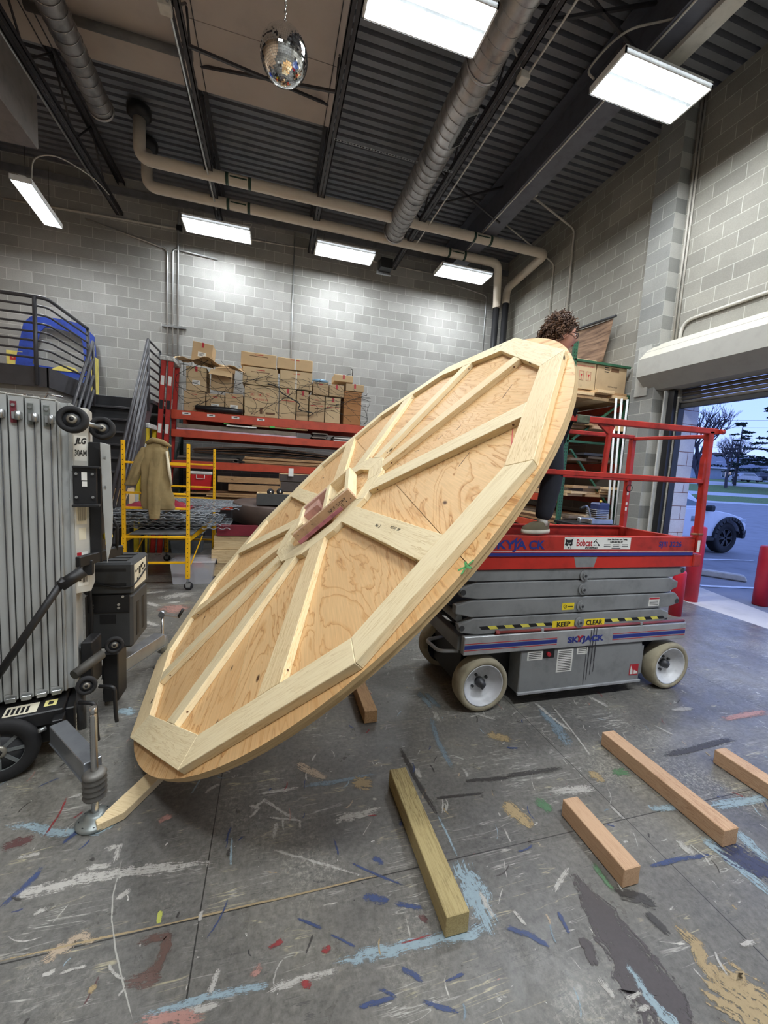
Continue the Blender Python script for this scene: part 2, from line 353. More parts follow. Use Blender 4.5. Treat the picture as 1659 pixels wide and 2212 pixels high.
STROKES=[('lb',[(-1.128,2.082,0.023),(-1.031,2.056,0.021),(-0.925,1.996,0.021),(-0.828,1.983,0.022),(-0.72,1.959,0.023),(-0.684,2.002,0.024),(-0.617,2.137,0.026)]),
('w',[(-0.955,1.707,0.025),(-0.898,1.723,0.025),(-0.792,1.717,0.024),(-0.684,1.731,0.025),(-0.582,1.727,0.024),(-0.485,1.712,0.023),(-0.365,1.705,0.023),(-0.177,1.691,0.023)]),
('w',[(-0.7,1.774,0.013),(-0.619,1.77,0.012)]),
('w',[(-0.659,1.855,0.018),(-0.607,1.862,0.01),(-0.603,1.784,0.015)]),
('w',[(-1.003,1.891,0.009),(-0.923,1.888,0.009)]),
('tan',[(-0.719,1.447,0.02),(-0.655,1.479,0.021),(-0.626,1.501,0.019),(-0.569,1.478,0.015)]),
('rope',[(-0.845,1.48,0.003),(-0.665,1.481,0.003),(-0.511,1.479,0.003),(-0.315,1.475,0.002),(-0.152,1.475,0.003),(-0.002,1.475,0.003),(0.163,1.473,0.003),(0.404,1.476,0.003),(0.486,1.474,0.003)]),
('thin',[(-0.578,1.789,0.003),(-0.56,1.628,0.002),(-0.532,1.536,0.002),(-0.483,1.424,0.002),(-0.416,1.298,0.002),(-0.369,1.214,0.001)]),
('b',[(-0.944,1.676,0.01),(-0.893,1.766,0.011),(-0.881,1.822,0.011)]),
('b',[(-0.848,1.927,0.009),(-0.802,2.01,0.01)]),
('r',[(-0.946,1.976,0.004),(-0.94,2.102,0.005),(-0.952,2.209,0.005)]),
('dr',[(-0.527,1.282,0.003),(-0.514,1.338,0.003),(-0.509,1.362,0.003)]),
('br',[(-0.423,1.433,0.018),(-0.322,1.435,0.014),(-0.318,1.385,0.018),(-0.33,1.342,0.018),(-0.375,1.313,0.018)]),
('br',[(-0.409,1.321,0.02),(-0.326,1.306,0.02)]),
('lb',[(-0.356,1.214,0.012),(-0.26,1.217,0.012),(-0.169,1.219,0.012),(-0.083,1.214,0.011),(0.005,1.205,0.011),(0.036,1.202,0.011)]),
('w',[(-0.233,1.196,0.011),(-0.119,1.191,0.011)]),
('sal',[(-0.352,1.201,0.019),(-0.254,1.19,0.018),(-0.166,1.168,0.017)]),
('dr',[(-1.07,1.958,0.026),(-1.001,1.981,0.027)]),
('yel',[(-0.368,1.526,0.006),(-0.362,1.49,0.006)]),
('w',[(-0.948,2.198,0.009),(-0.869,2.221,0.009),(-0.75,2.201,0.008)]),
('sal',[(-0.468,1.963,0.016),(-0.431,1.982,0.016)]),
('w',[(-0.535,1.616,0.012),(-0.51,1.64,0.012)]),
('w',[(-0.81,1.622,0.009),(-0.785,1.633,0.01)]),
('w',[(-0.686,1.405,0.007),(-0.661,1.407,0.007)]),
('w',[(-0.215,1.49,0.008),(-0.216,1.462,0.007)]),
('lb',[(0.262,1.208,0.02),(0.393,1.21,0.02),(0.461,1.203,0.02),(0.611,1.198,0.02),(0.753,1.185,0.021),(0.866,1.196,0.021)]),
('lb',[(0.851,1.194,0.043),(0.863,1.329,0.048),(0.854,1.427,0.051)]),
('gb',[(1.142,2.472,0.019),(1.084,2.2,0.018),(1.075,1.993,0.017)]),
('lb',[(0.862,1.707,0.005),(0.863,1.476,0.005)]),
('w',[(0.883,1.312,0.009),(0.89,1.213,0.009)]),
('w',[(0.036,1.188,0.011),(0.127,1.196,0.011),(0.27,1.188,0.011)]),
('b',[(0.379,1.556,0.005),(0.486,1.475,0.005),(0.59,1.405,0.005)]),
('b',[(0.414,1.401,0.015),(0.491,1.371,0.015)]),
('b',[(0.525,1.351,0.009),(0.624,1.31,0.009)]),
('b',[(0.144,1.382,0.005),(0.228,1.33,0.005)]),
('b',[(0.259,1.301,0.004),(0.342,1.241,0.004)]),
('b',[(0.488,1.14,0.01),(0.541,1.096,0.01)]),
('b',[(0.318,1.076,0.007),(0.439,1.075,0.007)]),
('b',[(0.526,1.042,0.007),(0.63,0.989,0.007)]),
('b',[(0.394,1.106,0.005),(0.44,1.078,0.005)]),
('b',[(0.485,1.554,0.011),(0.52,1.524,0.011)]),
('b',[(0.619,1.074,0.004),(0.692,1.078,0.004)]),
('w',[(0.033,1.701,0.006),(0.153,1.636,0.006),(0.219,1.599,0.005),(0.444,1.474,0.005)]),
('dk',[(0.827,2.222,0.015),(0.827,2.07,0.014),(0.841,1.876,0.013),(0.858,1.698,0.012)]),
('dk',[(0.884,1.802,0.008),(1.162,1.78,0.009)]),
('dk',[(1.107,1.876,0.012),(1.373,1.85,0.012)]),
('w',[(0.351,1.781,0.022),(0.572,1.799,0.023)]),
('gb',[(0.21,2.031,0.014),(0.398,2.026,0.014),(0.616,2.039,0.015)]),
('w',[(-0.017,2.026,0.01),(0.185,2.026,0.01)]),
('tan',[(0.196,2.2,0.025),(0.333,2.062,0.024)]),
('w',[(-0.059,1.926,0.01),(0.008,1.98,0.01),(0.092,1.893,0.008),(0.186,1.799,0.008)]),
('w',[(0.017,1.872,0.006),(0.179,1.818,0.006),(0.176,1.775,0.005)]),
('w',[(-0.061,1.964,0.009),(-0.014,1.935,0.008),(-0.057,1.888,0.009)]),
('w',[(0.098,1.845,0.005),(0.1,1.783,0.005)]),
('r',[(0.631,1.214,0.003),(0.5,1.214,0.003)]),
('r',[(0.147,1.182,0.01),(0.169,1.173,0.01)]),
('r',[(0.225,1.259,0.01),(0.244,1.259,0.01)]),
('dr',[(0.605,1.28,0.01),(0.625,1.264,0.01)]),
('r',[(0.04,1.312,0.008),(0.079,1.323,0.008)]),
('och',[(1.468,2.218,0.035),(1.558,2.152,0.034)]),
('och',[(0.506,1.991,0.041),(0.551,1.976,0.041)]),
('w',[(0.859,2.025,0.016),(0.861,1.964,0.015)]),
('sal',[(-0.016,1.243,0.011),(0.004,1.26,0.011)]),
('pur',[(1.331,1.265,0.026),(1.322,1.128,0.051),(1.325,0.995,0.071),(1.306,0.869,0.085),(1.266,0.802,0.097)]),
('lb',[(1.288,0.974,0.009),(1.278,0.906,0.014),(1.284,0.833,0.019),(1.297,0.8,0.023),(1.296,0.783,0.028)]),
('w',[(1.201,0.886,0.007),(1.265,0.888,0.007)]),
('w',[(1.214,0.854,0.006),(1.26,0.853,0.006)]),
('w',[(1.157,0.949,0.012),(1.16,0.904,0.011)]),
('och',[(1.569,0.806,0.089),(1.609,0.724,0.086)]),
('och',[(1.613,0.839,0.006),(1.68,0.842,0.012),(1.621,0.815,0.007)]),
('och',[(1.59,1.007,0.024),(1.603,0.955,0.022),(1.565,0.898,0.021),(1.563,0.842,0.021)]),
('lb',[(2.115,1.272,0.033),(2.129,1.03,0.029)]),
('lb',[(2.328,1.269,0.027),(2.29,1.125,0.025)]),
('lb',[(2.371,1.437,0.023),(2.769,1.407,0.027)]),
('lb',[(2.015,1.488,0.018),(2.149,1.469,0.019)]),
('nav',[(2.178,1.207,0.075),(2.225,1.087,0.072)]),
('w',[(1.566,1.709,0.024),(1.801,1.682,0.026)]),
('g',[(1.436,1.66,0.03),(1.451,1.615,0.03)]),
('g',[(2.033,1.744,0.028),(2.103,1.742,0.029)]),
('g',[(1.458,1.305,0.012),(1.448,1.18,0.012)]),
('och',[(1.253,1.678,0.034),(1.29,1.552,0.032)]),
('och',[(1.897,1.772,0.03),(1.896,1.722,0.03)]),
('w',[(1.196,1.245,0.01),(1.326,1.313,0.01)]),
('w',[(0.982,1.213,0.007),(0.998,1.163,0.007)]),
('b',[(0.918,1.17,0.01),(0.993,1.125,0.01),(1.039,1.083,0.01)]),
('b',[(1.702,1.235,0.01),(1.88,1.233,0.011),(2.058,1.217,0.012)]),
('b',[(1.156,1.166,0.008),(1.146,1.1,0.007)]),
('gb',[(2.015,2.396,0.046),(1.979,2.193,0.04),(1.927,2.021,0.036)]),
('w',[(2.022,2.5,0.016),(2.021,2.296,0.015),(2.055,2.126,0.014)]),
('w',[(2.132,2.436,0.008),(2.022,1.986,0.007),(1.995,1.902,0.006)]),
('w',[(3.055,2.2,0.02),(3.236,2.187,0.021)]),
('dk',[(2.477,1.803,0.02),(3.156,1.84,0.025)]),
('sal',[(3.337,2.024,0.025),(3.818,2.035,0.029)]),
('dk',[(1.468,1.176,0.025),(1.576,1.112,0.026)]),
('dk',[(1.517,1.083,0.018),(1.529,1.01,0.018)]),
('dk',[(1.349,1.861,0.013),(1.727,1.853,0.015)]),
('pur',[(1.183,1.059,0.018),(1.172,1.001,0.017)]),
('w',[(2.526,2.474,0.019),(2.562,2.335,0.018)]),
('w',[(1.155,1.555,0.005),(1.142,1.48,0.004)]),
('w',[(2.722,2.067,0.011),(2.754,1.971,0.011)]),
('w',[(1.971,1.304,0.018),(1.966,1.238,0.018)]),
('w',[(1.802,1.56,0.008),(1.811,1.467,0.008)]),
('w',[(1.776,0.909,0.008),(1.838,0.905,0.008)]),
('gb',[(1.17,2.784,0.024),(1.187,2.589,0.022)]),
('gb',[(1.217,2.775,0.021),(1.247,2.578,0.019)]),
('w',[(1.189,2.53,0.02),(1.183,2.42,0.019)]),
('w',[(1.476,2.459,0.013),(1.586,2.365,0.013)]),
('w',[(1.298,3.336,0.017),(1.443,3.312,0.017)]),
('w',[(-1.286,5.376,0.088),(-1.113,5.498,0.093),(-0.956,5.482,0.092)]),
('w',[(-1.382,5.222,0.039),(-1.234,5.081,0.037)]),
('sal',[(-1.116,5.006,0.119),(-0.989,4.932,0.116)]),
('w',[(-1.483,5.607,0.043),(-1.303,5.664,0.044)]),
('w',[(-1.138,5.194,0.037),(-1.046,5.216,0.037)]),
('lb',[(-0.948,2.944,0.032),(-0.858,2.907,0.032)]),
('w',[(-1.223,4.587,0.036),(-1.095,4.473,0.034)])]
mb = MB()
XN, XF = LX, RX+.40
mb.add([(LX, FY, 0), (XF, FY, 0), (XF, BY, 0), (LX, BY, 0)], [(0, 1, 2, 3)], fm)
sm_ = {}
for i, (k, pts) in enumerate(STROKES):
    if k not in sm_: sm_[k] = strokemat('floor_paint_'+k, SC[k], SD.get(k, .5))
    q = []
    for a in range(len(pts)-1):     # finer steps with a little hand wobble
        nst = 4
        for t in range(nst): q.append([pts[a][j]+(pts[a+1][j]-pts[a][j])*t/nst for j in range(3)])
    q.append(list(pts[-1])); N = len(q); vs = []; gc = []; z = .0004+.00002*i
    for a in range(N):
        d = V((q[min(a+1, N-1)][0]-q[max(a-1, 0)][0], q[min(a+1, N-1)][1]-q[max(a-1, 0)][1], 0)).normalized(); nn = V((-d.y, d.x, 0))
        w = q[a][2]*1.4*(1+R.uniform(-.12, .12)); ctr = V((q[a][0], q[a][1], z))+nn*R.uniform(-.15, .15)*w
        if a == 0: ctr -= d*w*.6
        if a == N-1: ctr += d*w*.6
        u = 2*a/(N-1)-1
        vs += [ctr-nn*w, ctr, ctr+nn*w]; ln = i*7.3+a*.035; gc += [V((u, -1, ln)), V((u, 0, ln)), V((u, 1, ln))]
    mb.add(vs, [(3*a, 3*a+3, 3*a+4, 3*a+1) for a in range(N-1)]+[(3*a+1, 3*a+4, 3*a+5, 3*a+2) for a in range(N-1)], sm_[k], gc)
rs = random.Random(21)          # small flicks and drips of paint all over
kinds = ['w']*9+['dk']*4+['b']*3+['tan']*2+['och']*2+['lb']*2+['r', 'gb', 'sal', 'thin', 'thin']
for i in range(620):
    k = rs.choice(kinds); x, y = rs.uniform(-1.9, 3.6), rs.uniform(.55, 4.6); a = rs.choice((rs.uniform(0, PI), rs.gauss(1.2, .25))); L_ = rs.uniform(.012, .10)*(1.6 if rs.random() < .15 else 1); w = rs.uniform(.0018, .007)*(2 if rs.random() < .12 else 1)
    d = V((math.cos(a), math.sin(a), 0)); nn = V((-d.y, d.x, 0)); z = .0005+.0000035*i; c0 = V((x, y, z)); vs = []; gc = []; cv = rs.uniform(-.5, .5)
    for q in range(5): u = q/4*2-1; p = c0+d*u*L_/2+nn*cv*L_*.3*(1-u*u); vs += [p-nn*w, p, p+nn*w]; gc += [V((u, -1, i*3.1+u)), V((u, 0, i*3.1+u)), V((u, 1, i*3.1+u))]
    if k not in sm_: sm_[k] = strokemat('floor_paint_'+k, SC[k], SD.get(k, .5))
    mb.add(vs, [(3*a_, 3*a_+3, 3*a_+4, 3*a_+1) for a_ in range(4)]+[(3*a_+1, 3*a_+4, 3*a_+5, 3*a_+2) for a_ in range(4)], sm_[k], gc)
struct(mb.build('floor'))

# walls
mb = MB(); mb.box((LX-.2, BY, 0), (RX+.3, BY+.2, CZ), wallB); struct(mb.build('wall_back'))
DY0, DY1, DZ = 0.9, 4.64, 2.96            # roll-up door opening in the right wall
mb = MB(); mb.box((RX, DY1, 0), (RX+.4, BY, CZ), wallR); mb.box((RX, DY0, 3.28), (RX+.4, DY1, CZ), wallR); mb.box((RX, FY, 0), (RX+.4, DY0, CZ), wallR)
struct(mb.build('wall_right'))
orange = cmu('block_wall_left', 'Y', (0, 5.761), (196, 168, 140), (210, 180, 150), (226, 210, 190))
mb = MB(); mb.box((LX-.2, FY, 0), (LX, BY, CZ), orange); struct(mb.build('wall_left'))
mb = MB(); mb.box((LX-.2, FY-.2, 0), (RX+.4, FY, CZ), wallB); struct(mb.build('wall_front'))
# block pilaster on the right wall
mb = MB(); mb.box((5.53, 4.9, 0), (RX, 5.306, CZ), pier); struct(mb.build('trim_1'))
# exterior faced jamb of painted block, outside the roll door
jambm = cmu('glazed_jamb_block', 'X', (0.13, 0.02), (206, 208, 216), (212, 214, 222), (120, 74, 66))
mb = MB(); mb.box((5.845, DY1-.012, 0), (RX+.4, DY1, DZ), jambm); struct(mb.build('trim_2'))
# corrugated metal roof deck: ribs run along x
mb = MB(); prof = []; y = FY; dz = .07
while y < BY:
    prof += [(y, CZ+dz), (y+.038, CZ+dz), (y+.052, CZ), (y+.138, CZ), (y+.152, CZ+dz)]; y += .152
vs = []; fs = []
for i, (y, z) in enumerate(prof): vs += [(LX-.1, y, z), (RX+.2, y, z)]
for i in range(len(prof)-1): fs.append((2*i, 2*i+2, 2*i+3, 2*i+1))
mb.add(vs, fs, ceilm)
mb.box((LX-.2, FY-.2, CZ+.08), (RX+.4, BY+.2, CZ+.2), ceilm); struct(mb.build('ceiling'))
# bond beam under the deck along the back wall and right wall top
mb = MB(); mb.box((LX, BY-.05, 6.86), (RX, BY, 6.98), paint('grey_ledger', (116, 118, 122), .6)); struct(mb.build('trim_3'))
# tan boards covering the deck between the left joists
for i, (x0, x1, y0, y1) in enumerate([(LX, -2.98, -1.2, 6.95), (-2.98, -1.12, 3.55, 6.95), (-2.98, -1.12, -1.2, 3.54), (-1.12, .80, 4.78, 5.955), (-1.12, .80, 5.965, 6.95), (-1.12, .80, -1.2, 4.77)]):
    mb = MB(); mb.box((x0, y0, 7.05), (x1, y1, 7.075), tanm)
    struct(mb.build('trim_%d' % (4+i)))

# open-web steel joists: two bottom angles, two top angles, bent-rod web
def joist(x, label, zb=6.42, zt=7.1):
    t = thing('steel_joist', label, 'roof joist', (x, 0, 0), group='open web roof joists')
    mb = MB()
    for dx in (-.035, .035): mb.box((dx-.028, FY, zb), (dx+.028, BY-.12, zb+.008), joistm); mb.box((dx-.006+(-.02 if dx < 0 else .02), FY, zb), (dx+.006+(-.02 if dx < 0 else .02), BY-.12, zb+.065), joistm)
    mb.build('bottom_chord', t)
    mb = MB()
    for dx in (-.035, .035): mb.box((dx-.03, FY, zt-.008), (dx+.03, BY, zt), joistm); mb.box((dx-.005+(-.022 if dx < 0 else .022), FY, zt-.06), (dx+.005+(-.022 if dx < 0 else .022), BY, zt), joistm)
    mb.build('top_chord', t)
    mb = MB(); y = FY+.1; k = 0; pts = []
    while y < BY-.3: pts.append((0, y, zb+.02 if k % 2 else zt-.03)); y += .62; k += 1
    for a, c_ in zip(pts, pts[1:]): mb.tube([a, c_], .014, joistm, 6)
    mb.build('web_rod', t); return t
jl = ['black open web roof joist at the far left of the ceiling', 'black open web roof joist left of the mirror ball', 'black open web roof joist just right of the mirror ball', 'black open web roof joist beside the big silver duct']
for x, lb in zip((-2.98, -1.10, .72, 2.62), jl): joist(x, lb)
# solid steel beam
t = thing('steel_beam', 'solid grey steel roof beam above the rightmost hanging lights', 'roof beam', (4.03, 0, 0))
bm_ = paint('primed_beam', (92, 94, 104), .5, .1)
mb = MB(); mb.box((-.17, FY, 6.5), (.17, BY, 6.515), bm_); mb.build('bottom_flange', t); mb = MB(); mb.box((-.008, FY, 6.515), (.008, BY, 7.12), bm_); mb.build('beam_web', t); mb = MB(); mb.box((-.17, FY, 7.12), (.17, BY, 7.135), bm_); mb.build('top_flange', t)
# cross bridging rods between the joists
for i, (x0, x1, y0, y1, lb) in enumerate([(-1.1, .72, 5.6, 6.6, 'thin black cross brace rods under the tan boards beneath the mirror ball'), (2.62, 4.0, 4.1, 4.1, 'thin black brace rods right of the big duct near the front ceiling light'), (2.62, 4.0, 7.2, 7.2, 'thin black brace rods between duct and steel beam near the back')]):
    t = thing('cross_brace', lb, 'brace', (0, 0, 0), group='roof cross braces')
    mb = MB(); mb.beam((x0, y0, 6.45), (x1, y1, 7.08), .03, .03, joistm); mb.build('brace_rod', t)
    mb = MB(); mb.beam((x0, y1, 7.08), (x1, y0, 6.45), .03, .03, joistm); mb.build('brace_rod', t)
# perforated hanger strips (slotted angle)
def slotted(p, q, lb):
    m = paint('slotted_angle', (150, 152, 154), .45, .6); mb = MB(); p, q = V(p), V(q); d = (q-p); L = d.length; d.normalize(); s_ = V((0, 0, 1)).cross(d).normalized()
    mb.beam(p-s_*.016, q-s_*.016, .006, .004, m); mb.beam(p+s_*.016, q+s_*.016, .006, .004, m); k = 0
    while k*.045 < L: mb.beam(p+d*(k*.045), p+d*(k*.045+.014), .03, .004, m); k += 1
    tag(mb.build('slotted_angle'), lb, 'hanger bar', 'slotted steel hanger bars')
slotted((.75, 6.3, 6.42), (2.62, 6.3, 6.42), 'slotted steel angle strip spanning two joists behind the silver duct')
slotted((1.8, 3.75, 6.85), (2.62, 3.75, 6.85), 'slotted steel angle strip right of the large top ceiling light')
slotted((2.9, 3.05, 7.0), (3.75, 3.05, 7.0), 'slotted steel angle strip at the top near the hanging conduit')
slotted((4.25, 3.25, 7.0), (4.75, 3.25, 7.0), 'slotted steel angle strip between steel beam and right wall')
# pipe along the tan boards
mb = MB(); mb.cyl((-2.95, 6.37, 6.98), (-1.12, 6.37, 6.98), .05, paint('grey_pipe', (104, 102, 100), .5), 14); tag(mb.build('ceiling_pipe'), 'grey pipe running across the tan ceiling boards left of the mirror ball', 'pipe')

# ---------------------------------------------------------------- ducts
ductm = paint('spiral_duct', (176, 172, 170), .38, .85, .22, 4)
def duct(x, y0, y1, z, r, lb, grille=None):
    t = thing('spiral_duct', lb, 'air duct', (x, 0, z)); mb = MB(); mb.tube([(0, y0, 0), (0, y1, 0)], r, ductm, 36); mb.build('duct_pipe', t)
    mb = MB(); y = y0+.1
    while y < y1-.05: mb.tube([(math.cos(a)*(r+.003), y+.06*a/(2*PI), math.sin(a)*(r+.003)) for a in [2*PI*k/24 for k in range(25)]], .004, ductm, 4, caps=False); y += .14
    mb.build('duct_seam', t); mb = MB()
    for yy in (y0+.02, (y0+y1)*.5, y1-.02): mb.lathe([(r+.002, -.02), (r+.014, -.015), (r+.014, .015), (r+.002, .02), (r+.002, -.02)], ductm, M.Translation((0, yy, 0)) @ M.Rotation(PI/2, 4, 'X'), 36, caps=False)
    mb.build('duct_collar', t)
    if grille:
        g = MB(); a0 = math.radians(grille[1]); T = M.Translation((0, grille[0], 0)) @ M.Rotation(a0, 4, 'Y')
        g.box((-.09, -.28, -r-.02), (.09, .28, -r+.03), steel, T); go = g.build('grille_frame', t)
        g = MB(); g.box((-.065, -.25, -r-.024), (.065, .25, -r-.019), blackm, T)
        for k in range(14): g.box((-.065, -.245+k*.036, -r-.032), (.065, -.24+k*.036, -r-.02), dkgrey, T)
        g.build('grille_slats', go)
    return t
duct(2.22, 1.2, 8.15, 6.42, .2, 'large silver spiral duct running to the back wall with a side grille', (5.35, -32))
duct(-2.45, 1.2, 7.2, 6.62, .15, 'smaller silver spiral duct at upper left of the ceiling')
mb = MB(); mb.box((-.13, -.12, -.1), (.13, .12, .1), blackm); mb.box((-.16, .1, -.14), (.16, .15, .14), steel)
tag(mb.build('duct_diffuser', loc=(2.3, 9.0, 6.2)), 'small square diffuser box hanging below the far end of the big duct', 'diffuser')
# heater unit
t = thing('unit_heater', 'grey sheet metal unit heater hanging at the upper left corner', 'heater', (-3.20, 6.4, 5.68)); hm = paint('heater_grey', (116, 110, 106), .5, .1)
mb = MB(); mb.box((-1.0, -.55, 0), (.15, .42, .95), hm); mb.build('heater_cabinet', t, .01)
mb = MB(); mb.box((-.9, -.56, .1), (-.05, -.55, .85), blackm)
for k in range(9): mb.box((-.9, -.575, .12+k*.08), (-.05, -.555, .14+k*.08), hm)
mb.build('louvre', t); mb = MB(); mb.cyl((-.1, -.4, .95), (-.1, -.4, 1.5), .01, blackm, 8); mb.cyl((-.1, .3, .95), (-.1, .3, 1.5), .01, blackm, 8); mb.build('hanger_rod', t)

# ---------------------------------------------------------------- ceiling lights
tube_m = emis('fluorescent_tube', (.93, .97, 1.0), TUBE_E*1.6); refl = emis('self_lit_reflector', (.86, .93, 1.0), TUBE_E*.07)  # reflectors carry a weak emission that stands in for tube light on them
def fixture(loc, rz, lb, hang, W_=.50, L_=1.22, n=6, group='high bay fluorescent lights', power=1.0):
    t = thing('ceiling_light', lb, 'ceiling light', loc, rz, group)
    mb = MB(); mb.box((-L_/2, -W_/2, .0), (L_/2, W_/2, .012), white)
    for y in (-W_/2, W_/2-.012): mb.box((-L_/2, y, -.06), (L_/2, y+.012, .0), white)
    for x in (-L_/2, L_/2-.02): mb.box((x, -W_/2, -.06), (x+.02, W_/2, .0), white)
    mb.box((-L_/2+.05, -.045, .012), (L_/2-.05, .045, .05), white); mb.build('housing', t)
    mb = MB()
    for k in range(n):
        y = -W_/2+W_*(k+.5)/n
        if n > 3: y += .02*(1 if k >= n/2 else -1)
        mb.cyl((-L_/2+.03, y, -.035), (L_/2-.03, y, -.035), .0145, tube_m, 10)
    mb.build('tube', t)
    mb = MB()
    for k in range(n):
        y = -W_/2+W_*(k+.5)/n
        if n > 3: y += .02*(1 if k >= n/2 else -1)
        w = W_/n*.46; mb.add([(-L_/2+.02, y-w, -.045), (L_/2-.02, y-w, -.045), (L_/2-.02, y-w*.4, -.003), (-L_/2+.02, y-w*.4, -.003), (-L_/2+.02, y+w, -.045), (L_/2-.02, y+w, -.045), (L_/2-.02, y+w*.4, -.003), (-L_/2+.02, y+w*.4, -.003)], [(0, 1, 2, 3), (3, 2, 6, 7), (7, 6, 5, 4)], refl)
    mb.build('reflector', t)
    mb = MB()
    for x in (-L_*.36, L_*.36): mb.cyl((x, 0, .01), (x, 0, hang), .003, blackm, 6)
    mb.build('hanging_wire', t)
    la = bpy.data.lights.new('tube_light', 'AREA'); la.shape = 'RECTANGLE'; la.size = L_*.93; la.size_y = W_*(.40 if n > 3 else .36); la.energy = LAMP_W*power*(.5 if n > 3 else .23); la.color = (.93, .97, 1.0)
    for sgn in (-1, 1): lo = bpy.data.objects.new('tube_light', la); COL.objects.link(lo); lo.parent = t; lo.location = (0, sgn*W_*.255, -.051)
    return t
fixture((1.36, 4.13, 6.2), 0, 'hanging fluorescent light cut by the top edge beside the silver duct', .25, power=1.15)
fixture((4.0, 4.05, 6.2), 0, 'hanging fluorescent light nearest the right wall with a looping cable', .3)
fixture((-1.10, 8.87, 6.2), 0, 'hanging fluorescent light on the back row above the conduit trio', .22, power=.36)
fixture((1.36, 8.78, 6.2), 0, 'middle hanging fluorescent light of the back row', .25, power=.42)
fixture((4.0, 8.65, 6.2), 0, 'hanging fluorescent light of the back row in the right corner', .3, power=.5)
fixture((-3.62, 8.03, 5.62), math.radians(96), 'narrow two tube light hanging at the upper left above the stair guard', .8, .26, 1.22, 2)
for x, w_ in ((-1.1, 'left'), (1.36, 'middle'), (4.0, 'right')): fixture((x, -.55, 6.2), 0, w_+' fluorescent light of an unseen row added behind the camera', .25, power=1.25)  # unseen rear row, added to light the disc face and the room

# ---------------------------------------------------------------- pipes
pvc = paint('cream_pvc', (204, 194, 178), .5, 0, .04); mk = paint('pipe_marker', (36, 62, 48), .5)
def bend(pts, r, n=6):
    """polyline with rounded corners"""
    pts = [V(p) for p in pts]; out = [pts[0]]
    for a, b_, c_ in zip(pts, pts[1:], pts[2:]):
        u, w = (a-b_).normalized(), (c_-b_).normalized(); p, q = b_+u*r, b_+w*r
        for i in range(n+1):
            t = i/n; out.append(p*(1-t)**2+b_*2*t*(1-t)+q*t*t)
    return out+[pts[-1]]
def roofdrain(name, pts, lb, marks, downs):
    t = thing(name, lb, 'drain pipe', (0, 0, 0), group='cream roof drain pipes')
    mb = MB(); mb.tube(bend(pts, .17), .088, pvc, 18); mb.build('pipe', t)
    mb = MB(); mb.cyl(*downs, .078, black, 18); mb.build('lower_pipe', t)
    mb = MB(); z = pts[0]; mb.lathe([(.1, -.0), (.17, .05), (.17, .16), (.1, .2)], black, M.Translation(z), 20); mb.build('roof_drain_body', t)
    for x, y, zz in marks:
        mb = MB()
        for dx in (0, .36): mb.cyl((x+dx, y, zz), (x+dx+.05, y, zz), .0905, mk, 18)
        mb.box((x+.07, y-.0895, zz-.012), (x+.34, y-.0885, zz+.012), mk); mb.build('pipe_marker', t)
roofdrain('drain_pipe', [(-2.12, 7.72, 6.98), (-2.12, 7.72, 6.42), (5.42, 7.72, 6.42), (5.42, 9.15, 6.3), (5.42, 9.15, 5.95)], 'upper cream roof drain pipe turning back along the right wall', [(-.85, 7.72, 6.42), (3.72, 7.72, 6.42)], ((5.42, 9.15, 5.95), (5.42, 9.15, 0)))
roofdrain('drain_pipe', [(-2.2, 8.42, 6.98), (-2.2, 8.42, 6.42), (4.72, 8.42, 6.42), (5.2, 9.2, 5.98), (5.2, 9.2, 5.9)], 'lower cream roof drain pipe passing in front of the back row lights', [(-.9, 8.42, 6.42), (3.5, 8.42, 6.42)], ((5.2, 9.2, 5.9), (5.2, 9.2, 0)))
# conduits
emt = paint('conduit', (196, 198, 198), .32, .7, .05); emtp = paint('painted_conduit', (198, 194, 184), .5)
def conduit(pts, r, lb, m=emt, rr=.1, group=None):
    mb = MB(); mb.tube(bend(pts, rr) if len(pts) > 2 else pts, r, m, 10); return tag(mb.build('conduit'), lb, 'conduit', group)
conduit([(-2.16, BY-.03, 3.0), (-2.16, BY-.03, 6.0), (-3.6, BY-.03, 6.28)], .018, 'leftmost steel conduit of the vertical trio on the back wall')
conduit([(-2.06, BY-.03, 3.0), (-2.06, BY-.03, 6.03), (-1.2, BY-.03, 5.98)], .018, 'middle steel conduit of the vertical trio on the back wall')
conduit([(-1.96, BY-.03, 3.0), (-1.96, BY-.03, 6.5), (-1.94, BY-.03, 6.8)], .018, 'rightmost steel conduit of the vertical trio on the back wall')
mb = MB(); mb.box((-2.26, BY-.06, 4.46), (-1.8, BY-.012, 4.5), steel); tag(mb.build('strut_channel'), 'short steel strut clamping the three vertical conduits on the back wall', 'strut')
conduit([(.37, BY-.02, 3.2), (.37, BY-.02, 6.85)], .012, 'thin pale conduit running down the middle of the back wall')
conduit([(5.17, BY-.02, 2.0), (5.17, BY-.02, 6.3), (4.2, BY-.02, 6.42)], .014, 'thin steel conduit near the right end of the back wall')
conduit([(-4.9, BY-.02, 6.36), (-1.94, BY-.02, 6.43)], .02, 'pale conduit running level high on the back wall at the left', emtp)
conduit([(-1.9, BY-.02, 6.46), (.9, BY-.02, 6.56)], .012, 'pale conduit running level on the back wall behind two lights', emtp)
conduit([(1.0, BY-.02, 6.58), (3.7, BY-.02, 6.56)], .012, 'pale conduit running level on the back wall toward the right corner', emtp)
for x, z, lb in ((-1.94, 6.45, 'small junction box above the conduit trio'), (.95, 6.56, 'small junction box on the back wall between the lights'), (2.45, 6.56, 'small junction box on the back wall near the duct end')):
    mb = MB(); mb.box((x-.05, BY-.06, z-.05), (x+.05, BY-.001, z+.05), blackm); tag(mb.build('junction_box', bev=.004), lb, 'junction box', 'back wall junction boxes')
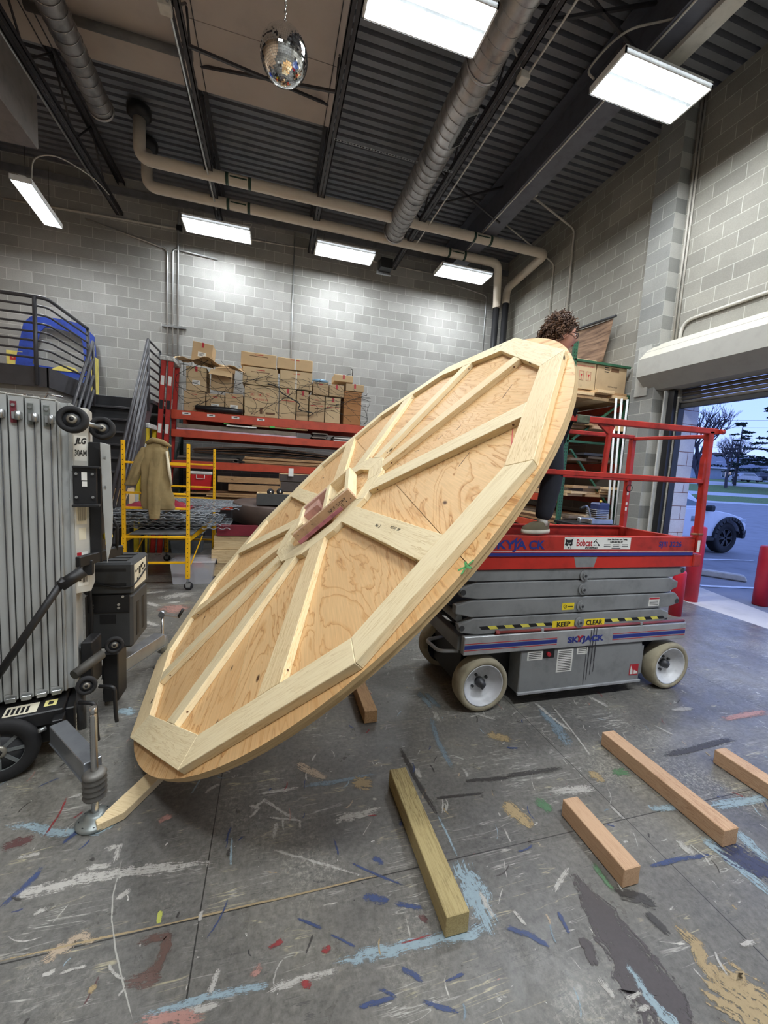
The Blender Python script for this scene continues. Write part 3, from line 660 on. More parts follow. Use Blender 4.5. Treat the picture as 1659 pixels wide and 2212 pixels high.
conduit([(RX-.03, 7.81, 4.4), (RX-.03, 7.81, 6.32), (4.2, 7.6, 6.78)], .014, 'left steel conduit dropping down the right wall behind the man', emtp)
conduit([(RX-.03, 7.26, 4.3), (RX-.03, 7.26, 6.72), (4.55, 7.1, 7.0)], .018, 'right steel conduit dropping down the right wall behind the man', emtp)
for p, lb in (((4.18, 7.58, 6.8), 'small cream conduit box on the steel beam'), ((4.6, 7.1, 7.02), 'small cream conduit box under the deck right of the beam'), ((2.72, 4.62, 6.38), 'cream junction box on the joist right of the duct'), ((-1.17, 5.15, 6.36), 'cream junction box on the joist left of the mirror ball')):
    mb = MB(); mb.box((p[0]-.06, p[1]-.06, p[2]-.04), (p[0]+.06, p[1]+.06, p[2]+.04), emtp); tag(mb.build('junction_box', bev=.005), lb, 'junction box', 'ceiling junction boxes')
conduit([(RX-.02, 4.84, 3.9), (RX-.02, 4.84, CZ)], .016, 'left pale conduit in the corner beside the block pilaster', emtp)
conduit([(RX-.02, 4.79, 3.9), (RX-.02, 4.79, CZ)], .014, 'right pale conduit in the corner beside the block pilaster', emtp)
conduit([(RX-.03, 4.72, 3.85), (RX-.03, 4.72, 4.12), (RX-.03, .9, 4.12)], .022, 'pale conduit curving over the roll-up door hood', emtp, .18)
conduit([(2.76, FY, 6.40), (2.76, 8.3, 6.40)], .012, 'pale conduit clipped along the joist beside the big duct', emtp)
conduit([(3.9, FY, 6.49), (3.9, 8.3, 6.49)], .012, 'thin conduit clipped under the solid steel beam', emtp)
conduit([(-1.2, 1.2, 6.40), (-1.2, 4.75, 6.40), (-1.14, 4.95, 6.36), (-1.10, 8.6, 6.38)], .014, 'steel conduit clipped along the joist left of the mirror ball', emt, .05)
conduit([(-3.05, 2.0, 6.39), (-3.05, 8.9, 6.39)], .013, 'steel conduit clipped along the far left joist', emt)
# power cords of the lights
def cord(pts, r, m, lb, name='power_cord', sag=None):
    pts = [V(p) for p in pts]; out = []
    P = [pts[0]]+pts+[pts[-1]]
    for i in range(1, len(P)-2):
        for t in range(8):
            t = t/8; a, b_, c_, d = P[i-1:i+3]
            out.append(.5*((2*b_)+(c_-a)*t+(2*a-5*b_+4*c_-d)*t*t+(3*b_-a-3*c_+d)*t**3))
    out.append(pts[-1]); mb = MB(); mb.tube(out, r, m, 7); return tag(mb.build(name), lb, 'cord')
cord([(3.4, 4.25, 6.26), (3.38, 4.3, 6.42), (3.6, 4.05, 6.62), (4.0, 3.75, 6.62), (4.25, 3.4, 6.7), (4.3, 3.2, 6.9)], .012, emtp, 'white flexible cable looping from the right ceiling light to the beam')
cord([(1.95, 4.1, 6.3), (2.2, 4.3, 6.55), (2.72, 4.6, 6.4)], .008, emtp, 'thin cord from the top light to the cream junction box')
cord([(-3.5, 7.6, 5.72), (-3.45, 7.6, 6.0), (-3.2, 7.7, 6.15), (-2.98, 8.3, 6.3), (-2.9, 8.8, 6.35)], .009, emtp, 'thin curved cord rising from the narrow left light')
cord([(-.6, 8.87, 6.25), (-.5, 8.9, 6.42), (-.9, 9.1, 6.42)], .008, emtp, 'short cord above the back row light near the conduit trio')
mb = MB(); mb.box((4.12, 2.6, 6.44), (4.32, 4.6, 6.5), emtp); tag(mb.build('wire_channel', bev=.004), 'light grey channel running above the rightmost ceiling light', 'channel')

# ---------------------------------------------------------------- mirror ball
t = thing('mirror_ball', 'mirrored disco ball hanging on a chain from the tan ceiling', 'disco ball', (.02, 4.13, 5.36))
mir = bpy.data.materials.new('mirror_tiles'); mir.use_nodes = True; bb = mir.node_tree.nodes['Principled BSDF']; bb.inputs['Metallic'].default_value = 1; bb.inputs['Roughness'].default_value = .03; bb.inputs['Base Color'].default_value = (.93, .95, .96, 1)
r0 = .208; mb = MB(); nl = 40
for i in range(nl):
    th = PI*(i+.5)/nl; k = max(3, int(round(2*PI*math.sin(th)/(PI/nl)))); ph = R.uniform(0, 6)
    for j in range(k):
        a = 2*PI*j/k+ph; nrm = V((math.sin(th)*math.cos(a), math.sin(th)*math.sin(a), math.cos(th))); c0 = nrm*r0
        nn = (nrm+V((R.gauss(0, .012), R.gauss(0, .012), R.gauss(0, .012)))).normalized(); e1 = nn.cross(V((0, 0, 1))).normalized(); e2 = nn.cross(e1); h = PI*r0/nl*.47
        mb.add([c0+e1*h+e2*h, c0-e1*h+e2*h, c0-e1*h-e2*h, c0+e1*h-e2*h], [(0, 1, 2, 3)], mir)
mb.build('mirror_tiles', t); mb = MB(); mb.sphere((0, 0, 0), r0-.004, paint('ball_grout', (120, 120, 122), .5, .4), 32); mb.cyl((0, 0, r0-.01), (0, 0, r0+.03), .03, chrome, 14); mb.build('ball_core', t)
mb = MB(); z = r0+.03; k = 0
while z < 1.66:
    ax = V((1, 0, 0)) if k % 2 else V((0, 1, 0)); mb.tube([V((0, 0, z+.02))+ax*.009*math.cos(a)+V((0, 0, 1))*.022*math.sin(a) for a in [2*PI*q/10 for q in range(10)]], .0032, chrome, 5, closed=True); z += .033; k += 1
mb.build('chain', t)

# ================================================================= THE BIG WOODEN DISC
DM = M(((0.681438, 0.080866, -0.727395, 0.441), (-0.188565, 0.979722, -0.067734, 3.114), (0.707167, 0.183318, 0.682868, 1.433), (0, 0, 0, 1)))
disc = thing('wooden_disc', 'huge round plywood and pine wheel tilted up against the red scissor lift', 'wooden disc'); disc.matrix_world = DM
edge_m = wood('plywood_edge', (206, 178, 132), (150, 114, 76), (96, 66, 42), 4, knots=False)
RP = 1.912
def clip_circle(x0, x1, r, n=96):
    """outline of a disc between two straight cuts x0..x1"""
    pts = []
    for i in range(n):
        a = 2*PI*i/n; pts.append((r*math.cos(a), r*math.sin(a)))
    def cut(poly, xc, keep_less):
        out = []
        for i in range(len(poly)):
            p, q = poly[i], poly[(i+1) % len(poly)]
            ip = (p[0] <= xc) == keep_less; iq = (q[0] <= xc) == keep_less
            if ip: out.append(p)
            if ip != iq:
                t = (xc-p[0])/(q[0]-p[0]); out.append((xc, p[1]+(q[1]-p[1])*t))
        return out
    if x1 < r: pts = cut(pts, x1, True)
    if x0 > -r: pts = cut(pts, x0, False)
    return pts
for x0, x1 in ((-3, -.722), (-.719, .499), (.502, 3)):
    poly = clip_circle(x0, x1, RP); off = V((R.uniform(0, 30), R.uniform(0, 30), 5)); n_ = len(poly)
    mb = MB(); vs = [V((x, y, -.0385)) for x, y in poly]; vb = [V((x, y, -.0575)) for x, y in poly]
    gcv = [V((p.y, p.x, 0))+off for p in vs]
    mb.add(vs, [tuple(range(n_))], ply, gcv); mb.add(vb, [tuple(range(n_))[::-1]], ply, gcv)
    mb.add(vs+vb, [(i, n_+i, n_+(i+1) % n_, (i+1) % n_) for i in range(n_)], edge_m, [V((i*.1, 0, 0)) for i in range(n_)]+[V((i*.1, 1.3, 1.3)) for i in range(n_)])
    mb.build('plywood_sheet', disc)
mb = MB(); poly = clip_circle(-3, 3, RP-.004); n_ = len(poly); vs = [V((x, y, -.0585)) for x, y in poly]; vb = [V((x, y, -.078)) for x, y in poly]
mb.add(vs+vb, [tuple(range(n_)), tuple(range(n_, 2*n_))[::-1]], ply, [V((p.x, p.y, 0)) for p in vs+vb]); mb.add(vs+vb, [(i, n_+i, n_+(i+1) % n_, (i+1) % n_) for i in range(n_)], edge_m, [V((i*.1, 0, 0)) for i in range(n_)]+[V((i*.1, 1.3, 1.3)) for i in range(n_)])
mb.build('plywood_backing', disc)
def trap(Ro, w, k, name, mat, z0=-.038, z1=0, parent=None, gap=.0008):
    a = math.radians(-15-30*k); ap = Ro*math.cos(PI/12); h0 = Ro*math.sin(PI/12)-gap; h1 = (ap-w)*math.tan(PI/12)-gap
    T = M.Rotation(a-PI/2, 4, 'Z'); mb = MB()
    mb.prism([(-h1, ap-w), (h1, ap-w), (h0, ap), (-h0, ap)], z0, z1, mat, T=T)
    return mb.build(name, parent or disc, .002)
for k in range(12):
    trap(1.9, .1397, k, 'rim_board', lum if k not in (1, 5) else lum2)
    trap(.565, .1397, k, 'hub_board', lum)
    a = math.radians(-15-30*k); T = M.Rotation(a, 4, 'Z'); mb = MB()
    mb.box((.547, -.0698, -.038), (1.694, .0698, -.0004), lum if k % 3 else lum2, T); mb.build('spoke_board', disc, .002)
# square box framed on the hub
pinkw = paint('pink_stained_wood', (190, 148, 132), .7, 0, .15, 12); pinkp = paint('pink_paint', (192, 122, 130), .6, 0, .2, 15)
HB = M.Translation((.014, -.08, 0)) @ M.Rotation(math.radians(-9.0), 4, 'Z'); hb = MB(); g_ = lum2
h = .265; th = .038; zt = .0892
def bd(name, lo, hi, m, gx=0): b = MB(); b.box(lo, hi, m, HB, gx); return b.build(name, disc, .0015)
bd('box_board', (-h, -h, .0005), (h, -h+th, zt), paint('reddish_board', (184, 150, 118), .6, 0, .12, 14))
bd('box_board', (-h, h-th, .0005), (h, h, zt), lum2)
bd('box_board', (h-th, -h+th, .0005), (h, h-th, zt), lum, 1); bd('box_board', (-h, -h+th, .0005), (-h+th, h-th, zt), lum, 1)
bd('box_board', (.02, -h+th, .0005), (.02+th, h-th, zt), lum, 1)
bd('cross_block', (-h+th, h-th-.04, .0005), (.02, h-th, zt), pinkw); bd('cross_block', (-h+th, .06, .0005), (-.08, .20, .072), pinkw)
bd('cleat', (-h-.02, -h+.05, zt-.03), (-h+.10, -h+.09, zt+.006), lum2); bd('cleat', (.1, -h+.06, zt-.04), (.22, -h+.10, zt), lum2)
bd('box_floor', (-h+th, -h+th, .0004), (.02, h-th, .012), pinkp)
bd('pink_strip', (-h, -h-.004, .0006), (h*.55, -h, .03), pinkp)
mb = MB()
for x in (-.23, -.17, -.1, 0.03, .07, .2, .235):
    z = R.uniform(.02, .07); mb.cyl((x, -h-.0004, z), (x, -h-.0014, z), .004, inkb, 8)
for i in range(len(mb.v)): mb.v[i] = HB @ mb.v[i]
mb.build('screw_heads', disc)
# pocket screw marks and mill stamps on the boards
mb = MB()
for k in range(12):
    a = math.radians(-15-30*k); e = V((math.cos(a), math.sin(a), 0)); s_ = V((-e.y, e.x, 0))
    for rr, sd in ((1.62, 1), (.62, -1), (1.64, -1)):
        c0 = e*rr+s_*(.0703*sd)+V((0, 0, -.02)); q = s_*sd; mb.tube([c0+q*.0002, c0+q*.0006], [.006, .006], darkw, 8)
mb.build('pocket_holes', disc)
def onface(r, adeg, off, rotd): a = math.radians(adeg); c0 = V((r*math.cos(a)-off*math.sin(a), r*math.sin(a)+off*math.cos(a), .0006)); q = math.radians(rotd); return TX(c0, (math.cos(q), math.sin(q), 0), (-math.sin(q), math.cos(q), 0))
text('mill_stamp', 'KD-HT  SPF', .022, inkb, disc, onface(1.3, -75, .02, -75), .0002); text('mill_stamp', 'No. 2', .03, inkb, disc, onface(1.1, -75, .0, -75), .0002)
text('mill_stamp', 'S-P-F  S-DRY', .03, inkb, disc, HB @ TX((.13, -h-.0006, .05), (1, 0, 0), (0, 0, 1)), .0002); text('mill_stamp', 'KD HT', .026, inkb, disc, HB @ TX((.13, -h-.0006, .022), (1, 0, 0), (0, 0, 1)), .0002)
pinkc = paint('pink_crayon', (206, 104, 96), .8)
mb = MB()
for p, q in (((.95, -1.42), (1.1, -1.2)), ((.97, -1.40), (1.03, -1.31))): mb.beam((*p, -.0378), (*q, -.0378), .006, .0006, pinkc)
mb.build('crayon_mark', disc)
mb = MB(); gm = paint('green_marker', (74, 150, 84), .6)
for a in range(5): mb.beam((.49, -1.84, -.0378), (.49+.035*math.cos(a*1.26), -1.84+.028*math.sin(a*1.26), -.0378), .009, .0006, gm)
mb.build('green_mark', disc)
# dark nicks and pencil ticks
mb = MB()
for p, q in (((1.0, -.62), (1.05, -.60)), ((.9, -.5), (.94, -.5)), ((1.15, -.42), (1.17, -.45)), ((.75, -.35), (.77, -.39)), ((.6, -.3), (.62, -.33)), ((1.3, -.75), (1.42, -.68)), ((.9, .25), (.96, .22)), ((.8, -1.1), (.9, -1.05))): mb.beam((*p, -.0377), (*q, -.0377), .004, .0005, inkb)
mb.build('pencil_tick', disc)

# ---------------------------------------------------------------- timbers on the floor
def timber(x0, x1, y0, y1, m, lb, name='square_timber', h=.089, rz=0):
    cx = (x0+x1)/2; mb = MB(); mb.box((-(x1-x0)/2, 0, 0), ((x1-x0)/2, y1-y0, h), m, gaxis=1)
    o = mb.build(name, bev=.003, loc=(cx, y0, .003), rot=(0, 0, rz)); return tag(o, lb, 'timber', 'square timbers on the floor')
timber(.67, .765, 1.19, 1.945, olive, 'greenish treated square timber lying nearest the camera')
timber(1.495, 1.585, 1.185, 1.565, fir, 'short reddish square timber between the two longer ones')
timber(2.15, 2.245, 1.23, 1.98, fir, 'long reddish square timber right of the short one')
timber(2.745, 2.835, 1.0, 1.69, fir, 'reddish square timber cut off by the right edge')
timber(.655, .745, 2.49, 3.25, oldw, 'weathered square timber poking out from under the big wooden disc')
mb = MB(); mb.prism([(0, 0), (.03, -.02), (.089, .07), (.089, .80), (0, .80)], 0, .038, lum2, gc=None)
o = mb.build('pointed_board', bev=.002, loc=(-.745, 1.98, .003), rot=(0, 0, math.radians(-28))); tag(o, 'pale pine board with a pointed end lying by the outrigger foot under the disc', 'board')

# ================================================================= RED SCISSOR LIFT
L = thing('scissor_lift', 'red and grey electric scissor lift behind the big wooden disc', 'scissor lift', (2.43, 2.87, 0))
LO = V((2.43, 2.87, 0))
greyl = paint('lift_grey', (134, 136, 137), .42, .1, .12, 6); silv = paint('lift_silver', (168, 170, 172), .4, .3, .12, 8)
tire = paint('dusty_tire', (158, 150, 128), .85, 0, .15, 10, .2); rimw = paint('rim_white', (208, 210, 214), .5, .1, .12, 8)
YN = 2.46-2.87; YFAR = 3.27-2.87
def W_(x, y, z): return V((x, y, z))-LO
def wheel(x, face, out, drive):
    """out=-1: outer face toward the camera side"""
    T = M.Translation(W_(x, face, .205)) @ M.Rotation(PI/2 if out < 0 else -PI/2, 4, 'X'); mb = MB()
    mb.lathe([(.16, -.13), (.192, -.13), (.203, -.115), (.205, -.065), (.203, -.015), (.192, 0), (.175, .003), (.162, -.004), (.158, -.02)], tire, T, 48, caps=False)
    w = mb.build('tire', L); mb = MB(); mb.lathe([(.160, -.006), (.156, -.002), (.150, -.01), (.143, -.045), (.12, -.07), (.07, -.08), (.0, -.08)], rimw, T, 40, caps=False); mb.lathe([(.158, -.13), (.15, -.12), (.0, -.11)], blackm, T, 24, caps=False)
    mb.build('wheel_rim', w); mb = MB()
    mb.lathe([(.036, -.08), (.036, -.045), (.026, -.04), (.024, -.015 if drive else -.03), (0, -.012 if drive else -.028)], dkgrey, T, 20); mb.build('axle_hub', w)
    for k in range(5 if not drive else 4):
        a = 2*PI*k/(5 if not drive else 4)+.5; c0 = T @ V((.062*math.cos(a), .062*math.sin(a), -.082)); c1 = T @ V((.062*math.cos(a), .062*math.sin(a), -.064)); mb = MB(); mb.tube([c0, c1], .011, dkgrey, 8); mb.build('lug_nut', w)
    return w
wheel(1.535, 2.455, -1, True); wheel(3.32, 2.455, -1, False); wheel(1.535, 3.285, 1, True); wheel(3.32, 3.285, 1, False)
def lbox(name, lo, hi, m, bev=.004, parent=None, label=None):
    mb = MB(); mb.box(W_(*lo), W_(*hi), m); return mb.build(name, parent or L, bev, label=label)
lbox('chassis', (1.42, 2.62, .12), (3.42, 3.12, .44), blackm)
lbox('axle', (1.49, 2.58, .17), (1.58, 3.16, .24), blackm); lbox('axle', (3.27, 2.58, .17), (3.36, 3.16, .24), blackm)
cab = lbox('battery_cabinet', (1.84, 2.475, .095), (3.0, 2.62, .435), greyl, .006); lbox('cabinet_lip', (1.83, 2.462, .095), (3.01, 2.48, .115), silv, .002, cab); lbox('cabinet_hinge', (3.005, 2.49, .15), (3.04, 2.56, .40), greyl, .003, cab)
lbox('battery_cabinet', (1.84, 3.12, .095), (3.0, 3.265, .435), greyl, .006)
# base rails with stripes
for y0, y1, side in ((2.46, 2.51, -1), (3.23, 3.28, 1)):
    rl = lbox('base_rail', (1.35, y0, .447), (3.44, y1, .585), silv, .005); yy = y0-.0012 if side < 0 else y1
    if side < 0:
        for xa, xb in ((1.355, 2.135), (2.665, 3.43)):
            lbox('blue_stripe', (xa, yy, .493), (xb, yy+.001, .522), bluep, 0, rl); lbox('red_stripe', (xa, yy, .530), (xb, yy+.001, .535), redp, 0, rl); lbox('red_stripe', (xa, yy, .481), (xb, yy+.001, .486), redp, 0, rl)
        text('lettering', 'SKYJACK', .062, bluep, rl, TX(W_(2.40, yy-.0002, .507), (1, 0, 0), (0, 0, 1)), .0008, 0, 1.35, bold=.0025)
        text('lettering', 'Y', .062, redp, rl, TX(W_(2.335, yy-.0012, .512), (1, 0, 0), (0, 0, 1)), .0008, .25, 1.2, bold=.003)
mb = MB(); mb.tube([W_(1.6, 2.475, .60), W_(3.42, 2.475, .60)], .011, paint('faded_red_pipe', (146, 66, 62), .5, 0, .2), 10); mb.tube([W_(1.6, 2.475, .60), W_(1.63, 2.475, .60)], .018, paint('faded_red_pipe', (0, 0, 0)), 10); mb.build('prop_rod', L)
for x in (2.0, 2.95): lbox('rod_clip', (x-.012, 2.462, .585), (x+.012, 2.49, .612), silv, .002)
lbox('chassis_top', (1.42, 2.6, .56), (3.4, 3.14, .58), dkgrey)
mb = MB(); mb.tube(bend([W_(1.36, 2.56, .44), W_(1.22, 2.6, .43), W_(1.2, 2.8, .43), W_(1.36, 2.82, .44)], .05), .014, silv, 8); mb.build('tie_loop', L)
lbox('front_bumper', (1.33, 2.52, .46), (1.39, 3.22, .57), greyl)
# scissor arms: four levels, boxes with cropped ends, near and far pair
def arm(z0, z1, lx, rx, y0, y1, taper):
    mb = MB(); zm = (z0+z1)/2
    if taper > 0: poly = [(lx+.0, zm-.03), (lx+.13, z0), (rx-.13, z0), (rx, z0+.035), (rx, z0+.075), (rx-.05, z1), (lx+.12, z1), (lx, zm+.03)]
    else: poly = [(lx+.02, z0+.02), (lx+.15, z0), (rx-.1, z0), (rx, zm-.02), (rx, zm+.03), (rx-.09, z1), (lx+.12, z1), (lx, zm+.02)]
    mb.prism([(x-LO.x, z) for x, z in poly], y0-LO.y, y1-LO.y, greyl, 'y'); return mb
for i, (z0, z1, lx, rx, tp) in enumerate([(.592, .714, 1.30, 3.24, -1), (.722, .846, 1.27, 3.34, 1), (.854, .976, 1.29, 3.30, -1), (.984, 1.066, 1.29, 3.36, 1)]):
    for y0, y1 in ((2.475, 2.535), (3.205, 3.265)):
        a_ = arm(z0, z1, lx, rx, y0, y1, tp).build('scissor_arm', L, .008, 2)
        if y0 < 3:
            mb = MB(); c0 = W_(2.333, y0, (z0+z1)/2-.01); mb.tube([c0, c0+V((0, -.012, 0))], .042, greyl, 24); mb.tube([c0+V((0, -.012, 0)), c0+V((0, -.022, 0))], .022, greyl, 20); mb.tube([c0+V((0, -.022, 0)), c0+V((0, -.026, 0))], .01, dkgrey, 10); mb.build('pivot_pin', a_)
            c0 = W_(rx-.03 if tp > 0 else lx+.03, y0-.004, z0+.055); mb = MB(); mb.tube([c0+V((0, .07, 0)), c0], .02, dkgrey, 16); mb.build('end_pin', a_)
            if i == 0:
                for xa, xb in ((2.09, 2.29), (2.375, 2.58)): lbox('warning_plate', (xa, y0-.0012, .602), (xb, y0, .662), paint('warning_yellow', (232, 206, 40), .5), 0, a_)
                text('lettering', 'KEEP', .052, inkb, a_, TX(W_(2.19, y0-.0022, .632), (1, 0, 0), (0, 0, 1)), .0006, 0, 1.1, bold=.0015); text('lettering', 'CLEAR', .052, inkb, a_, TX(W_(2.478, y0-.0022, .632), (1, 0, 0), (0, 0, 1)), .0006, 0, 1.0, bold=.0015)
                for xa, xb in ((1.477, 2.088), (2.582, 3.2)):
                    mb = MB(); k = 0; x = xa
                    while x < xb-.02:
                        x2 = min(x+.068, xb); m_ = inkb if k % 2 == 0 else paint('tape_yellow', (226, 216, 92), .6); sh = .012
                        mb.add([W_(x-sh, y0-.001, .653), W_(x+sh, y0-.001, .628), W_(x2+sh, y0-.001, .628), W_(x2-sh, y0-.001, .653)], [(0, 1, 2, 3)], m_); x += .068; k += 1
                    mb.build('hazard_tape', a_)
            if i == 1:
                lbox('warning_label', (2.162, y0-.0012, .746), (2.272, y0, .80), paint('warning_yellow', (0, 0, 0)), 0, a_); mb = MB(); c1 = W_(2.19, y0-.0018, .773); mb.tube([c1+V((.014*math.cos(q), 0, .014*math.sin(q))) for q in [2*PI*k/14 for k in range(14)]], .0016, inkb, 5, closed=True); mb.beam(c1+V((-.01, 0, -.01)), c1+V((.01, 0, .01)), .003, .001, inkb); mb.beam(W_(2.215, y0-.0018, .773), W_(2.262, y0-.0018, .773), .001, .006, inkb); mb.build('label_symbol', a_)
                lb = lbox('caution_label', (3.01, y0-.0012, .742), (3.12, y0, .815), labelw, 0, a_); lbox('label_heading', (3.012, y0-.0018, .80), (3.118, y0-.001, .813), redp, 0, a_)
                for q in range(4): lbox('label_text', (3.018, y0-.0018, .752+q*.01), (3.11, y0-.001, .756+q*.01), inkb, 0, a_)
for x, z in ((1.33, .70), (1.33, .92), (3.25, .84)): mb = MB(); mb.cyl(W_(x, 2.53, z), W_(x, 3.21, z), .028, greyl, 16); mb.build('cross_tube', L)
for x, z0, z1 in ((1.6, .66, .95), (1.75, .80, 1.0)): mb = MB(); mb.cyl(W_(x, 2.87, z0), W_(x+1.0, 2.87, z1), .035, black, 16); mb.build('hydraulic_cylinder', L)
# platform
lbox('platform_floor', (1.36, 2.5, 1.185), (3.46, 3.26, 1.205), paint('deck_plate', (84, 40, 36), .6, .2, .2, 14))
sp_ = lbox('platform_side', (1.36, 2.455, 1.168), (3.40, 2.5, 1.322), red, .004); lower = lbox('platform_skirt', (1.36, 2.462, 1.072), (3.42, 2.5, 1.166), paint('lift_red_bright', (190, 44, 32), .4, 0, .12), .004)
lbox('platform_side', (1.36, 3.235, 1.2), (3.46, 3.265, 1.30), red); lbox('platform_lip', (1.36, 3.215, 1.29), (3.46, 3.265, 1.302), red, .002); lbox('platform_skirt', (1.36, 3.24, 1.072), (3.46, 3.27, 1.166), red)
lbox('end_board', (3.42, 2.5, 1.2), (3.455, 3.24, 1.30), red); lbox('corner_block', (3.405, 2.448, 1.075), (3.49, 2.51, 1.18), red, .008); lbox('end_board', (1.36, 2.5, 1.2), (1.39, 3.24, 1.30), red)
yy = 2.4542
lbox('white_stripe', (1.36, yy, 1.204), (3.39, yy+.001, 1.2075), labelw, 0, sp_); lbox('blue_stripe', (1.36, yy, 1.171), (3.39, yy+.001, 1.195), bluep, 0, sp_)
mb = MB(); mb.prism([(2.213-LO.x, 1.163), (2.238-LO.x, 1.082), (2.403-LO.x, 1.082), (2.427-LO.x, 1.163)], 2.4612-LO.y, 2.4622-LO.y, greyl, 'y'); mb.build('grey_patch', lower)
text('lettering', 'SKYJA', .088, bluep, sp_, TX(W_(1.635, yy-.0004, 1.252), (1, 0, 0), (0, 0, 1)), .0006, 0, 1.25, bold=.0025); text('lettering', 'CK', .088, bluep, sp_, TX(W_(1.868, yy-.0004, 1.252), (1, 0, 0), (0, 0, 1)), .0006, 0, 1.1, bold=.0025)
mb = MB()
for a_, b_ in (((1.66, 1.262), (1.70, 1.305)), ((1.69, 1.255), (1.735, 1.30))): mb.beam(W_(a_[0], yy-.001, a_[1]), W_(b_[0], yy-.001, b_[1]), .001, .012, bluep, up=(-.7, 0, .7))
mb.build('winged_mark', sp_)
text('lettering', 'SJIII 3226', .058, bluep, sp_, TX(W_(3.135, yy-.0004, 1.262), (1, 0, 0), (0, 0, 1)), .0006, 0, 1.12, bold=.0008)
# dealer sticker
st = lbox('dealer_sticker', (2.105, yy-.001, 1.222), (2.725, yy, 1.314), labelw, 0, sp_)
text('lettering', 'Bobcat', .072, redp, sp_, TX(W_(2.285, yy-.0018, 1.270), (1, 0, 0), (0, 0, 1)), .0004, 0, .72, bold=.0012)
text('lettering', 'ENTERPRISES', .021, inkb, sp_, TX(W_(2.352, yy-.0018, 1.234), (1, 0, 0), (0, 0, 1)), .0004, .3, .95, bold=.0006)
text('lettering', 'Rental . Sales . Service . Parts . Training', .0165, inkb, sp_, TX(W_(2.592, yy-.0018, 1.300), (1, 0, 0), (0, 0, 1)), .0004, 0, .72, bold=.0004)
text('lettering', '1-800-4BOBCAT', .021, inkb, sp_, TX(W_(2.585, yy-.0018, 1.279), (1, 0, 0), (0, 0, 1)), .0004, 0, .85, bold=.0004)
for x in (2.50, 2.585, 2.672):
    for z in (1.258, 1.246): lbox('small_print', (x-.03, yy-.0018, z-.0022), (x+.03, yy-.0012, z+.0022), inkb, 0, sp_)
lbox('small_print', (2.545, yy-.0018, 1.229), (2.63, yy-.0012, 1.233), inkb, 0, sp_)
mb = MB(); bx, bz = 2.146, 1.272    # cat head emblem
def P2(pts, m, yv): mb.prism([(bx+x-LO.x, bz+z) for x, z in pts], yv-.0006-LO.y, yv-LO.y, m, 'y')
P2([(-.034, .034), (-.018, .022), (.018, .022), (.036, .034), (.03, .004), (.033, -.018), (.014, -.026), (.006, -.012), (-.006, -.012), (-.012, -.026), (-.036, -.016), (-.03, .004)], inkb, yy-.0012)
P2([(-.018, .004), (-.004, -.002), (-.008, -.008), (-.018, -.004)], labelw, yy-.0018); P2([(.018, .004), (.004, -.002), (.008, -.008), (.018, -.004)], labelw, yy-.0018)
P2([(-.007, -.034), (.009, -.034), (.007, -.042), (-.005, -.042)], inkb, yy-.0012); P2([(.016, -.036), (.022, -.036), (.022, -.042), (.016, -.042)], inkb, yy-.0012)
mb.build('cat_head_emblem', sp_)
mb = MB(); bx, bz = 2.395, 1.27     # digger arm emblem
P2([(-.03, .004), (-.004, .03), (.004, .03), (-.02, .0)], inkb, yy-.0012); P2([(-.012, .018), (.026, -.018), (.03, -.012), (-.008, .022)], inkb, yy-.0012); P2([(.014, -.02), (.034, -.022), (.034, -.016), (.016, -.014)], inkb, yy-.0012)
for q in (-.018, -.002): P2([(q-.005, -.02), (q+.005, -.02), (q+.005, -.012), (q-.005, -.012)], inkb, yy-.0012)
mb.build('digger_emblem', sp_)
# labels on cabinet
yy = 2.4742
for a_ in (((1.895, .362), (2.03, .432)), ((2.165, .245), (2.31, .43)), ((2.345, .378), (2.445, .432))):
    (x0, z0), (x1, z1) = a_; lb = lbox('info_label', (x0, yy-.0006, z0), (x1, yy, z1), labelw, 0, cab); q = z0+.012
    while q < z1-.01: lbox('label_text', (x0+.012, yy-.0014, q), (x1-.014, yy-.0007, q+.004), inkb, 0, cab); q += .014
lbox('switch_recess', (2.035, yy-.0006, .37), (2.135, yy, .437), inkb, 0, cab); mb = MB(); mb.tube([W_(2.075, yy, .405), W_(2.075, yy-.02, .405)], .016, redp, 14); mb.build('red_button', cab)
lbox('red_label', (2.892, yy-.0006, .155), (2.985, yy, .25), redp, 0, cab); mb = MB(); mb.prism([(2.90-LO.x, .165), (2.93-LO.x, .165), (2.925-LO.x, .2), (2.905-LO.x, .24)], yy-.0014-LO.y, yy-.0006-LO.y, labelw, 'y'); mb.prism([(2.94-LO.x, .165), (2.978-LO.x, .165), (2.975-LO.x, .185), (2.94-LO.x, .2)], yy-.0014-LO.y, yy-.0006-LO.y, labelw, 'y'); mb.build('label_symbol', cab)
mb = MB(); dk_ = paint('paint_drips', (44, 42, 48), .5)
for x, z0, z1, w in ((2.46, .16, .435, .006), (2.49, .2, .435, .004), (2.435, .12, .435, .004), (2.52, .22, .435, .005), (2.475, .30, .6, .008), (2.50, .32, .59, .006), (2.45, .44, .58, .007)):
    y_ = 2.4732 if z1 < .5 else 2.4588; mb.box(W_(x-w/2, y_-.0004, z0), W_(x+w/2, y_, z1), dk_)
mb.build('paint_drips', L)
